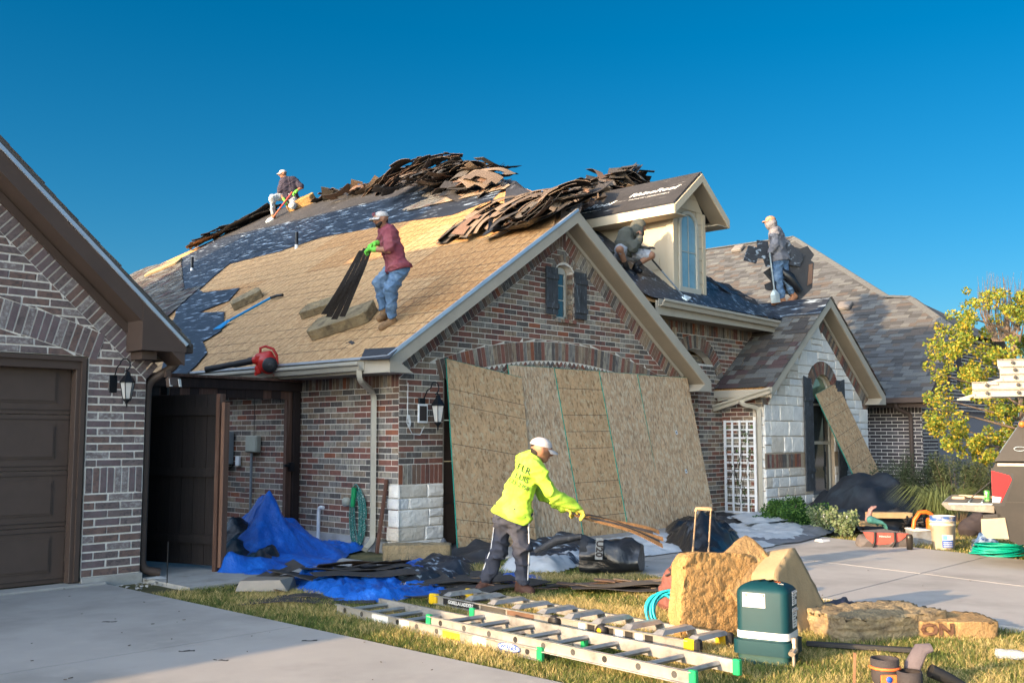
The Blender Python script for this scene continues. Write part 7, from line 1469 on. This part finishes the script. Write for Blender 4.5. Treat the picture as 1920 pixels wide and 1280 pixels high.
# water bottle, grinder, tool belt in the foreground grass
wb_ = G(1897, 1238); wbx = _hr*.9-_hf*.4; P_('water_bottle', M('clear_bottle', (.6, .65, .68), .15, .05, trans=.7), None, lambda b: b.lathe(wb_+Z_*.04-wbx*.1, [(0, 0), (.03, .005), (.032, .05), (.028, .07), (.032, .09), (.03, .15), (.014, .185), (.013, .21), (0, .21)], 12, ax=wbx), label='crushed clear water bottle lying in the grass at the right edge', cat='bottle', loc=wb_)
gr_c = G(1580, 1153); gq = empty('sneakers', gr_c, 'dark bundle of gloves and straps on the driveway behind the foam slabs', 'glove bundle'); grown('bundle', [(gr_c-_hr*.10+Z_*.05, gr_c+Z_*.08, .06, .05), (gr_c+Z_*.06, gr_c+_hr*.15+Z_*.05, .05, .04), (gr_c-_hr*.08-_hf*.05+Z_*.03, gr_c+_hr*.08-_hf*.06+Z_*.03, .035, .03)], cloth('dark_blue_black', (.03, .035, .05), c2=(.2, .12, .2), amt=.3, s2=12), gq, .011, .012, .01, 30); gq.name = 'glove_bundle'
tbc = G(1700, 1290); TB = empty('tool_belt', tbc, 'black and orange leather tool belt with padded shoulder strap at the bottom edge', 'tool belt'); tb_k = cloth('dark_nylon', (.035, .03, .032)); tb_o = M('orange_trim', (.62, .13, .03), .6, .1)
P_('pouch', tb_k, TB, lambda b: (b.lathe(tbc-_hr*.12+Z_*.0, [(.05, 0), (.075, .05), (.08, .17), (.072, .17), (.07, .06)], 14), b.lathe(tbc-_hr*.02-_hf*.1, [(.05, 0), (.07, .05), (.07, .12), (.06, .12)], 12))); P_('trim', tb_o, TB, lambda b: (b.tube([tbc-_hr*.12+Z_*.12+_hr*(.081*math.cos(a))-_hf*(.081*math.sin(a)) for a in np.linspace(-.3, 3.4, 10)], .009, 5), b.obox(tbc-_hr*.13-_hf*.085+Z_*.07, _hr, Z_, -_hf, .09, .05, .01, bev=.003))); P_('badge', blue_ink, TB, lambda b: b.lathe(tbc-_hr*.13-_hf*.092+Z_*.07, [(0, .003), (.018, .003), (.018, 0)], 10, ax=-_hf))
P_('shoulder_pad', cloth('plum_pad', (.09, .075, .085)), TB, lambda b: b.tube([tbc+_hr*.02+Z_*.02, tbc+_hr*.04+Z_*.13, tbc+_hr*.09+Z_*.22, tbc+_hr*.15+Z_*.23], [.045, .05, .045, .03], 10, ry=.4)); P_('hose_end', blk, TB, lambda b: b.tube([tbc+_hr*.14+Z_*.10, tbc+_hr*.25+Z_*.05, tbc+_hr*.34+Z_*.01], [.04, .035, .02], 10)); P_('stick', M('brown_leather_strip', (.20, .11, .06), .8, .2), TB, lambda b: b.beam(tbc-_hr*.30+Z_*0, tbc-_hr*.29+Z_*.2, .03, .008))
P_('red_rag', red_pl, None, lambda b: b.hull([G(1240, 1222)+Vector(q) for q in ((-.1, 0, 0), (.1, .02, 0), (0, .1, 0), (0, -.08, 0), (-.02, .02, .05), (.06, 0, .04))], smooth=True), label='red cloth lying in the grass between the two ladders', cat='rag', loc=G(1240, 1222))
# ---------------------------------------------------------------- pickup, far car
SC_ = _hr*math.cos(.46)-_hf*math.sin(.46); SD = _hf*math.cos(.46)+_hr*math.sin(.46); tk0 = at_d(1858, 818, 10.8); tk0 = Vector((tk0.x, tk0.y, 0)); K = lambda x, y, z: tk0+SC_*x+SD*y+Z_*z
TK = empty('pickup_truck', K(2.4, .9, 0), 'black pickup truck with open tailgate and red tail light, cut off by the right edge', 'pickup truck')
paint = M('black_car_paint', (.016, .014, .013), .35, .2, 2, coat=.12, spec=.25, bump=0, c2=(.035, .029, .024), amt=.3, s2=3, w2=.2); paint_d = M('dusty_dark_paint', (.024, .021, .018), .45, .15, 3, spec=.25, bump=0)
def side_prof(pts, y0, y1, b, m=0): b.prism([K(x, y0, z) for x, z in pts], SD*(y1-y0), m)
body = [(.02, .62), (.0, .70), (.0, 1.08), (.03, 1.15), (5.2, 1.18), (5.35, .95), (5.4, .45), (5.0, .36), (4.75, .36), (4.68, .62), (4.45, .80), (4.1, .80), (3.87, .62), (3.8, .34), (1.55, .34), (1.48, .62), (1.25, .80), (.9, .80), (.67, .62), (.58, .36), (.22, .30), (.10, .36)]
P_('body', paint, TK, lambda b: side_prof(body, 0, 1.85, b)); P_('lit_belt_strip', M('belt_light_paint', (.34, .30, .24), .5, .15), TK, lambda b: b.obox(K(2.6, -.006, 1.135), SC_, SD, Z_, 5.1, .012, .03)); P_('side_crease', paint_d, TK, lambda b: b.obox(K(2.4, -.004, .74), SC_, SD, Z_, 4.6, .008, .012))  # light caught along the belt line is put in as a pale strip
P_('bed_cap', paint_d, TK, lambda b: b.hull([K(x, y, z) for x, z, e in ((.02, 1.17, .02), (.42, 1.78, .14), (2.2, 1.82, .14), (2.2, 1.17, .02)) for y in (e, 1.85-e)])); P_('cap_window', pane_d, TK, lambda b: b.obox(K(1.15, .055, 1.50), SC_, SD+Z_*-.0, Z_+SD*.19, 1.35, .02, .34, bev=.008)); P_('window_seal', blk, TK, lambda b: b.obox(K(1.15, .065, 1.50), SC_, SD, Z_+SD*.19, 1.43, .02, .42, bev=.008)); P_('rear_window', pane_d, TK, lambda b: b.hull([K(.09, .2, 1.25), K(.09, 1.65, 1.25), K(.39, .25, 1.70), K(.39, 1.6, 1.70), K(.07, .2, 1.26), K(.37, .25, 1.71)]))
P_('badge', M_steel, TK, lambda b: b.tube([K(.27+.055*math.cos(a), .03, 1.30+.022*math.sin(a)) for a in np.linspace(0, 6.28, 17)[:-1]], .004, 5, closed=True)); P_('cap_strut', blk, TK, lambda b: b.obox(K(.38, -.0, 1.52), SC_+Z_*1.6, SD, Z_-SC_*1.6, .2, .05, .05)); P_('decal', og, TK, lambda b: b.lathe(K(.30, .0, 1.56), [(0, .004), (.03, .004), (.03, 0)], 10, ax=-SD))
tl = P_('tail_light', M('red_lens', (.60, .006, .010), .4, .1, 4, spec=.2, bump=0), TK, lambda b: b.hull([K(x, y, z) for x, z in ((-.01, 1.07), (.16, 1.02), (.18, .98), (.07, .74), (-.01, .74)) for y in (-.012, .12)])); P_('reverse_lens', label_w, tl, lambda b: b.hull([K(x, y, z) for x, z in ((-.012, .80), (.075, .79), (.055, .735), (-.012, .735)) for y in (-.014, .10)])); P_('light_seal', blk, TK, lambda b: b.hull([K(x, y, z) for x, z in ((-.015, 1.10), (.20, 1.04), (.20, .97), (.10, .70), (-.015, .70)) for y in (-.006, .10)]))
P_('bumper', M('dull_chrome', (.24, .20, .15), .45, .1, 5, metal=.5), TK, lambda b: b.hull([K(x, y, z) for x, z in ((-.13, .56), (.10, .58), (.13, .36), (-.08, .36), (-.13, .42)) for y in (-.02, 1.88)])); P_('bumper_step', blk, TK, lambda b: b.hull([K(x, y, z) for x, z in ((-.11, .60), (.06, .62), (.06, .585), (-.11, .565)) for y in (0, 1.85)])); P_('exhaust', M('rusty_steel', (.16, .08, .05), .6, .2), TK, lambda b: b.tube([K(.34, .0, .26), K(.7, .1, .28)], .035, 10))
tg_ = P_('tailgate', M('scratched_grey_liner', (.13, .12, .105), .6, .3, 8, c2=(.32, .28, .22), amt=.35, s2=9), TK, lambda b: b.hull([K(x, y, z) for x, z in ((-.50, .72), (-.52, .70), (-.46, .64), (.0, .62), (.0, .72)) for y in (.08, 1.70)])); P_('gate_handle', M('handle_bezel', (.38, .30, .2), .5, .2), tg_, lambda b: b.obox(K(-.38, .9, .73), SC_, SD, Z_, .14, .3, .03, bev=.008)); P_('gate_rib', M_steel, tg_, lambda b: [b.obox(K(x, .9, .724), SC_, SD, Z_, .015, 1.5, .01) for x in (-.25, -.12)]); P_('gate_rim', M_steel, tg_, lambda b: b.tube([K(-.0, .08, .71), K(-.44, .08, .70), K(-.51, .2, .70), K(-.51, 1.5, .70)], .012, 6)); P_('gate_cable', blk, TK, lambda b: b.tube([K(-.28, .12, .72), K(.0, .12, .97)], .006, 5))
def wheel(par, c, r, w, ax):
    P_('tyre', blk, par, lambda b: b.lathe(c-ax*w/2, [(r*.6, 0), (r*.93, 0), (r, w*.15), (r, w*.85), (r*.93, w), (r*.6, w)], 26, ax=ax)); P_('rim', M_steel, par, lambda b: b.lathe(c-ax*(w/2-.01), [(0, .02), (r*.2, .01), (r*.35, .04), (r*.58, .01), (r*.62, 0)], 16, ax=ax))
for x in (1.07, 4.28): wheel(TK, K(x, .12, .38), .38, .24, SD); wheel(TK, K(x, 1.72, .38), .38, .24, SD)
P_('cab', paint, TK, lambda b: b.hull([K(x, y, z) for x, z, e in ((2.25, 1.17, .03), (2.3, 1.80, .16), (3.5, 1.80, .16), (4.2, 1.17, .05)) for y in (e, 1.85-e)]))
P_('rack_bar', M_steel, TK, lambda b: [(b.beam(K(x, .25, 1.84), K(x, 1.6, 1.84), .04, .04), b.beam(K(x, .25, 1.7), K(x, .25, 1.84), .03, .03)) for x in (.45, 1.9)])
P_('soda_can', M('green_can', (.05, .35, .06), .3, .3, 20, c2=(.6, .6, .5), amt=.4, s2=30, metal=.3), None, lambda b: b.lathe(K(-.07, .35, .722), [(0, 0), (.03, .004), (.033, .012), (.033, .112), (.027, .122), (0, .122)], 14), label='green and white drink can standing on the open tailgate', cat='can', loc=K(-.07, .35, .722))
P_('wood_scrap', M('pale_wood', (.45, .33, .22), .7, .1), None, lambda b: (b.beam(K(-.36, 1.1, .74), K(-.02, .8, .745), .09, .025)), label='pale wood board lying on the open tailgate', cat='board', loc=K(-.2, 1, .74))
def rack_ladder(x0, z, y0, label, L=4.6, feet=True):
    r = empty('extension_ladder', K(x0, y0, z), label, 'ladder', 'ladders on the pickup rack')
    for dy in (0, .42): rail(r, K(x0, y0+dy, z), K(x0+L, y0+dy, z), .03, .078, m=alu_w, out=1 if dy else -1)
    n = int(L/.305)
    for i in range(n):
        p = K(x0+.15+i*.305, y0, z); q = K(x0+.15+i*.305, y0+.42, z); P_('rung', alu_w, r, lambda b: b.tube([p, q], .016, 5)); P_('rung_end', M_hole, r, lambda b: b.lathe(p-SD*.034, [(.001, 0), (.021, .001), (.02, -.004)], 10, ax=-SD))
    if feet: P_('foot', alu_w, r, lambda b: (b.obox(K(x0-.05, y0, z-.04), SC_+Z_*.3, SD, Z_-SC_*.3, .16, .05, .03), b.obox(K(x0-.09, y0, z-.065), SC_, SD, Z_, .13, .06, .02)))
    return r
rack_ladder(-.17, 1.90, .22, 'lowest ladder on the pickup rack, feet sticking out to the left'); rack_ladder(-.17, 1.985, .22, 'second lowest ladder on the pickup rack', feet=False)
rack_ladder(.11, 2.065, .22, 'third ladder up on the pickup rack, starting further right'); rack_ladder(.11, 2.145, .22, 'fourth ladder up on the pickup rack', feet=False); rack_ladder(.09, 2.225, .22, 'topmost ladder on the pickup rack', feet=False)
rc0 = at_d(1900, 818, 27.); rc0 = Vector((rc0.x, rc0.y, 0)); RCx = (_hr*.95+_hf*.3).normalized(); RCy = Vector((-RCx.y, RCx.x, 0)); R_ = lambda x, y, z: rc0+RCx*x+RCy*y+Z_*z; RC = empty('parked_car', rc0, 'dark red car parked behind the shrubs near the neighbouring garage', 'car'); red_c = M('dark_red_paint', (.20, .008, .015), .25, .1, 2, coat=.6)
P_('body', red_c, RC, lambda b: b.hull([R_(x, y, z) for x, z in ((-2.2, .35), (-2.25, .75), (-1.9, .88), (-.9, .98), (1.7, 1.02), (2.2, .9), (2.25, .4)) for y in (-.85, .85)])); P_('cabin', red_c, RC, lambda b: b.hull([R_(x, y, z) for x, z, e in ((-1.0, .97, .8), (-.3, 1.42, .62), (1.0, 1.45, .62), (1.8, 1.0, .8)) for y in (-e, e)])); P_('side_window', pane_d, RC, lambda b: b.hull([R_(x, -y, z) for x, z, y in ((-.75, 1.02, .80), (-.22, 1.36, .66), (.9, 1.38, .66), (1.4, 1.03, .80))]+[R_(.3, -.70, 1.2)])); 
for x in (-1.4, 1.4): wheel(RC, R_(x, -.78, .32), .32, .2, -RCy)
P_('headlight', label_w, RC, lambda b: b.obox(R_(-2.15, -.6, .72), RCx, RCy, Z_, .12, .3, .12, bev=.03))
# ---------------------------------------------------------------- trellis, plants, tree
TR = empty('trellis', (7.80, -.2, 0), 'white wooden lattice trellis with dry vines on the brick wall by the stone gable', 'trellis')
ty = [.085, -.065, -.215, -.365, -.515]
for i, y in enumerate(ty): P_('upright', white_p, TR, lambda b: b.box(7.785, 7.80, y-.018-(.006 if i in (0, 4) else 0), y+.018+(.006 if i in (0, 4) else 0), .07 if i != 4 else -.02, 1.72))
for i in range(12): P_('slat', white_p, TR, lambda b: b.box(7.802, 7.814, -.54, .11, .095+i*.1455-.015, .095+i*.1455+.015))
def leaf_cloud(name, mat, parent, centers, n, size, flat=.5, kind='stuff', shape=None):
    """many small folded leaves spread through overlapping clumps (centre, radius)"""
    C = np.array([[*c, r] for c, r in centers]); w = C[:, 3]**2; idx = RS.choice(len(C), n, p=w/w.sum()); d = RS.normal(size=(n, 3)); d /= np.linalg.norm(d, axis=1)[:, None]; rad = C[idx, 3]*RS.uniform(.35, 1.05, n)**.6
    P = C[idx, :3]+d*rad[:, None]*np.array([1, 1, flat]); a = RS.normal(size=(n, 3)); a /= np.linalg.norm(a, axis=1)[:, None]; b_ = np.cross(a, RS.normal(size=(n, 3))); b_ /= np.linalg.norm(b_, axis=1)[:, None]; s = size*RS.uniform(.6, 1.3, n)[:, None]; up = np.cross(a, b_)
    asp = .42 if shape is None else shape
    V = np.stack([P-a*s*.5, P+b_*s*asp+up*s*.1, P+a*s*.5, P-b_*s*asp+up*s*.1], 1).reshape(-1, 3); base = np.array(wpos(parent)) if parent else 0
    F = (np.arange(n)[:, None]*4+np.array([0, 1, 2, 0, 2, 3])).reshape(-1, 3); me = D.meshes.new(name); me.from_pydata((V-base).tolist(), [], F.tolist()); ms = mats_of(mat)
    for m_ in ms: me.materials.append(m_)
    me.polygons.foreach_set('material_index', np.repeat(RS.choice(len(ms), n), 2).astype(np.int32)); me.update(); o = newobj(name, me, parent); o['kind'] = kind; return o
def lf(n, c, **k):
    m = M(n, c, .55, .25, 25, bump=0, spec=.3, **k); nt = m.node_tree; b = nt.nodes['Principled BSDF']; b.inputs['Subsurface Weight'].default_value = 0
    tr = nt.nodes.new('ShaderNodeBsdfTranslucent'); tr.inputs[0].default_value = (*[min(1, x*1.3) for x in c], 1); mx_ = nt.nodes.new('ShaderNodeMixShader'); mx_.inputs[0].default_value = .35; out = nt.nodes['Material Output']
    nt.links.new(b.outputs[0], mx_.inputs[1]); nt.links.new(tr.outputs[0], mx_.inputs[2]); nt.links.new(mx_.outputs[0], out.inputs[0]); return m
Lg = [lf('leaf_yellow_green', (.22, .27, .03)), lf('leaf_green', (.10, .17, .03)), lf('leaf_gold', (.20, .22, .03)), lf('leaf_yellow', (.40, .30, .035))]; Lb = [lf('bush_leaf', (.05, .13, .025)), lf('bush_leaf_dark', (.025, .075, .02)), lf('bush_leaf_light', (.10, .20, .04))]; Ls = [lf('shrub_leaf', (.06, .09, .04)), lf('shrub_leaf_grey', (.09, .12, .07)), lf('shrub_leaf_dark', (.03, .05, .025))]
bark = M('grey_bark', (.13, .10, .08), .9, .3, 10, bump=.5)
TD = 15.; tr_base = at_d(1925, 818, TD); tr_base = Vector((tr_base.x, tr_base.y, 0)); TRE = empty('small_tree', tr_base, 'young tree with yellow-green autumn leaves behind the pickup ladders', 'tree')
def TP(px_, py_, o=0): return at_d(px_, py_, TD+o)
br = MB(); br.tube([tr_base, TP(1922, 850), TP(1915, 760), TP(1900, 660, .1), TP(1885, 580), TP(1882, 520)], [.06, .05, .04, .03, .015, .004], 7)
ends = [(1745, 765), (1760, 700), (1790, 640), (1800, 590), (1810, 830), (1840, 850), (1850, 560), (1890, 540), (1780, 800), (1870, 620), (1830, 720), (1760, 745), (1900, 840), (1920, 600), (1830, 600)]
for (x, y) in ends: s0 = TP(1912, max(min(y+40, 840), 620)); e = TP(x, y, random.uniform(-.4, .4)); br.tube([s0, s0.lerp(e, .5)+Vector((0, 0, random.uniform(-.03, .08))), e], [.022, .013, .004], 5)
for k in range(60): x = random.uniform(1838, 1920); e = TP(x+random.uniform(-14, 14), random.uniform(508, 548), random.uniform(-.3, .3)); br.tube([TP(x*.5+1885*.5, 640), TP(x, 590), e], [.008, .005, .0015], 4)
br.build('trunk', bark, TRE)
cl = []
for k in range(310):
    x, y = random.uniform(1735, 2000), random.uniform(545, 862); ok = (x > 1800-.9*(y-545) if y < 620 else True) and (x > 1738+max(0, 640-y)*.7) and not (1745 < x < 1790 and 690 < y < 745 and random.random() < .7) and (y < 862-max(0, 1800-x)*1.1) and not (1790 < x < 1850 and 765 < y < 800 and random.random() < .85) and (y > 600 or x > 1840 or random.random() < .4)
    if ok: cl.append((tuple(TP(x, y, random.uniform(-.7, .9))), random.uniform(.07, .16)))
leaf_cloud('crown', Lg, TRE, cl, 22000, .043, .8)
bb = G(1492, 990)+_hf*.32; BS = empty('round_bush', bb, 'clipped round green bush beside the stone gable corner', 'bush'); leaf_cloud('foliage', Lb, BS, [(tuple(bb+_hr*random.gauss(0, .18)+_hf*random.gauss(0, .15)+Z_*random.uniform(.08, .34)), random.uniform(.12, .20)) for _ in range(46)], 11000, .032, .9); P_('stem', bark, BS, lambda b: [b.tube([bb+Vector((random.uniform(-.05, .05), random.uniform(-.05, .05), 0)), bb+Vector((random.uniform(-.2, .2), random.uniform(-.2, .2), .35))], .008, 4) for _ in range(8)])
def stemplant(name, base, label, cat, mats, n, h, spread, leaf, nl, lean=0, flat=.6, flowers=None, group=None):
    p = empty(name, base, label, cat, group); tips = []; b = MB()
    for _ in range(n): a = random.uniform(0, 6.28); r_ = spread*math.sqrt(random.random()); t = Vector((base[0]+r_*math.cos(a), base[1]+r_*math.sin(a), h*random.uniform(.6, 1))); b0 = Vector(base)+(t-Vector(base))*.15; b0.z = 0; b.tube([b0, b0.lerp(t, .5)+Vector((0, 0, .05*h)), t], [.006, .004, .002], 4); tips += [(tuple(b0.lerp(t, q)), leaf*2.2) for q in (.35, .5, .65, .8, .9, 1.)]
    b.build('stem', bark, p); leaf_cloud('foliage', mats, p, tips, nl, leaf, .9, shape=flat)
    if flowers: leaf_cloud('flowers', white_p, p, [(q[0], leaf*1.6) for q in random.sample(tips, min(len(tips), 24))], flowers, leaf*.5, .9)
    return p
b0 = at_d(1700, 818, 17.5); stemplant('feathery_shrub', (b0.x, b0.y, 0), 'loose feathery green shrub before the dark brick wall and downspout', 'shrub', Ls, 26, 1.15, .60, .05, 5200, flat=.12)
b0 = at_d(1790, 818, 17.0); stemplant('feathery_shrub', (b0.x, b0.y, 0), 'larger feathery shrub under the yellow-green tree, before the red car', 'shrub', Ls, 40, 1.15, .78, .06, 9000, flat=.12)
b0 = at_d(1845, 818, 17.6); stemplant('feathery_shrub', (b0.x, b0.y, 0), 'dark feathery shrub just behind the pickup tail light', 'shrub', Ls, 26, 1.0, .55, .06, 4200, flat=.12)
for q, lb_, n_ in (((1548, 1005), 'small grey-green leafy plant right of the round bush', 900), ((1590, 1010), 'leafy plant with tiny white flowers left of the red tool bag', 1100)): b0 = G(*q)+_hf*.15; stemplant('bedding_plant', (b0.x, b0.y, 0), lb_, 'plant', [lf('sage_leaf', (.14, .20, .09)), lf('sage_leaf_light', (.22, .27, .15))] if 'sage_leaf' not in D.materials else [D.materials['sage_leaf'], D.materials['sage_leaf_light']], 12, .40, .22, .035, n_, flowers=130)
og0 = at_d(1760, 818, 15.6); og0 = Vector((og0.x, og0.y, 0)); OG = empty('ornamental_grass', og0, 'clump of long arching grass blades behind the black covered mound', 'ornamental grass'); gb = MB()
for _ in range(420): a = random.uniform(0, 6.28); L = random.uniform(.5, 1.15); dr = Vector((math.cos(a), math.sin(a), 0)); p0 = og0+dr*random.uniform(0, .12); p1_ = p0+dr*L*.18+Z_*L*.5; p2_ = p0+dr*L*.5+Z_*L*.62; p3_ = p0+dr*L*.78+Z_*L*.38; s_ = Vector((-dr.y, dr.x, 0))*.004; gb.add([p0-s_, p0+s_, p1_-s_, p1_+s_, p2_-s_, p2_+s_, p3_], [(0, 1, 3, 2), (2, 3, 5, 4), (4, 5, 6)])
o_ = gb.build('blades', [lf('grass_blade_long', (.13, .17, .07))], OG); o_['kind'] = 'stuff'
vt = [((7.77, random.uniform(-.52, .08), random.uniform(.1, .6)), (7.76, random.uniform(-.52, .08), random.uniform(.7, 1.6))) for _ in range(9)]
VN = empty('climbing_vine', (7.77, -.35, 0), 'dry twining vine with a few green leaves growing on the white trellis', 'vine'); P_('stem', M('dry_vine', (.05, .035, .025), .9, .3), VN, lambda b: [b.tube([a, (7.765, (a[1]+c[1])/2+random.uniform(-.06, .06), (a[2]+c[2])/2), c], .004, 4) for a, c in vt]); leaf_cloud('leaves', [Lb[0], Lb[2], bark], VN, [((7.755, -.33, 1.52), .08), ((7.755, -.36, 1.38), .07), ((7.755, -.30, 1.2), .05), ((7.76, -.45, 1.15), .06), ((7.76, -.2, .6), .05)]+[((7.76, random.uniform(-.5, .05), random.uniform(.2, 1.6)), .03) for _ in range(30)], 260, .032, 1)
# ---------------------------------------------------------------- grass, stones, litter
def inside_any(X, Y, P):
    c = np.zeros(X.shape, bool); j = len(P)-1
    for i in range(len(P)): xi, yi = P[i]; xj, yj = P[j]; c ^= ((yi > Y) != (yj > Y)) & (X < (xj-xi)*(Y-yi)/(yj-yi+1e-12)+xi); j = i
    return c
def turf(label, poly, n, seed, hmin=.02, hmax=.055):
    R = np.random.RandomState(seed); P = np.array(poly); lo, hi = P.min(0), P.max(0); X = R.uniform(lo[0], hi[0], n*3); Y = R.uniform(lo[1], hi[1], n*3); k = inside_any(X, Y, poly); X, Y = X[k], Y[k]
    dd = np.hypot(X-CAM.x, Y-CAM.y); k = R.uniform(0, 1, len(X)) < np.clip((7.5/dd)**1.6, 0, 1); X, Y = X[k][:n], Y[k][:n]; n = len(X)
    pt = np.array([mnoise.noise((x*1.6, y*1.6, 3.3))+.6*mnoise.noise((x*6, y*6, 1)) for x, y in zip(X, Y)]); Zb = np.array([lz(x, y) for x, y in zip(X, Y)])
    h = R.uniform(hmin, hmax, n)*(1+.5*pt); a = R.uniform(0, 6.28, n); ln = R.normal(0, .55, (n, 2))*h[:, None]; w = .0022*np.clip(np.hypot(X-CAM.x, Y-CAM.y)/6, 1, 2.2); dx, dy = np.cos(a)*w, np.sin(a)*w
    V = np.stack([np.stack([X-dx, Y-dy, Zb-.01], 1), np.stack([X+dx, Y+dy, Zb-.01], 1), np.stack([X+ln[:, 0]*.4+dx*.7, Y+ln[:, 1]*.4+dy*.7, Zb+h*.6], 1), np.stack([X+ln[:, 0]*.4-dx*.7, Y+ln[:, 1]*.4-dy*.7, Zb+h*.6], 1), np.stack([X+ln[:, 0], Y+ln[:, 1], Zb+h], 1)], 1).reshape(-1, 3)
    F = (np.arange(n)[:, None]*5+np.array([[0, 1, 2, 0, 2, 3, 3, 2, 4]])).reshape(-1, 3); me = D.meshes.new('grass'); me.vertices.add(len(V)); me.vertices.foreach_set('co', V.ravel()); me.loops.add(len(F)*3); me.loops.foreach_set('vertex_index', F.ravel().astype(np.int32)); me.polygons.add(len(F)); me.polygons.foreach_set('loop_start', np.arange(0, len(F)*3, 3, dtype=np.int32)); me.polygons.foreach_set('loop_total', np.full(len(F), 3, np.int32))
    q = pt+R.normal(0, .42, n); mi_ = np.where(q > .32, 2, np.where(q > -.05, 1, np.where(q > -.45, 0, 3))); me.polygons.foreach_set('material_index', np.repeat(mi_, 3).astype(np.int32))
    for m_ in GR: me.materials.append(m_)
    me.update(calc_edges=True); me.validate(); o = newobj('grass', me); tag(o, label, 'grass', kind='stuff'); return o
GR = [lf('grass_green', (.12, .165, .035)), lf('grass_olive', (.23, .225, .07)), lf('grass_straw', (.52, .41, .18)), lf('grass_deep', (.065, .10, .025))]
turf('short green and straw-coloured lawn between the two driveways', [(-3.70, -.9), (-3.70, -8.3), (-1.2, -8.3), (-.55, -7.2), (-.32, -8.1), (.13, -5.5), (.43, -2.85), (.55, -.95)], 190000, 3)
turf('grass verge along the far edge of the main driveway', [(4.50, -5.5), (5.32, -2.85), (6.3, -3.2), (12.5, -3.3), (13.5, -4), (8, -8.5), (3.85, -8.1)], 60000, 5, .02, .06)
def pebbles(label, cx, cy, sx, sy, n, s, mat):
    b = MB()
    for _ in range(n): c = Vector((cx+random.gauss(0, sx), cy+random.gauss(0, sy), .01)); r_ = s*random.uniform(.5, 1.4); b.hull([c+Vector((random.uniform(-r_, r_), random.uniform(-r_, r_), random.uniform(0, r_*.8))) for _ in range(7)])
    return b.build('pebbles', mat, None, label=label, cat='gravel', kind='stuff')
pebbles('pale broken gravel at the foot of the grey brick pier', -3.35, -.35, .25, .09, 60, .022, conc); pebbles('scattered grit on the side path before the gate', -2.4, -.7, .5, .2, 50, .014, conc)
for q, r_, lb_ in (((290, 1090), .12, 'pale limestone chunk left of the metal stake, before the gate'), ((335, 1096), .07, 'small pale stone right of the metal stake'), ((1540, 1018), .16, 'flat pale stone at the driveway edge below the bedding plants'), ((815, 1062), .10, 'white stone at the foot of the brown foam slab')): c = G(*q); P_('stone', stoneC, None, lambda b: b.hull([c+Vector((random.uniform(-r_, r_), random.uniform(-r_*.6, r_*.6), random.uniform(0, r_*.4))) for _ in range(16)]), label=lb_, cat='stone', loc=c)
lt = MB()
for _ in range(110):
    px_, py_ = random.uniform(20, 1900), random.uniform(1040, 1275); c = G(px_, py_, .03)
    if (c.x > -3.7 and c.x < .2): continue
    r_ = random.uniform(.002, .009); a = random.uniform(0, 6.28); X = Vector((math.cos(a), math.sin(a), 0)); lt.obox(c+Z_*.004, X, Vector((-X.y, X.x, 0)), Z_, r_*random.uniform(1, 4), r_, .003)
lt.build('grit', [M('dark_grit', (.07, .055, .045), .9, .4, 40)], None, label='tiny dark grit and leaf bits scattered on the driveways', cat='litter', kind='stuff')
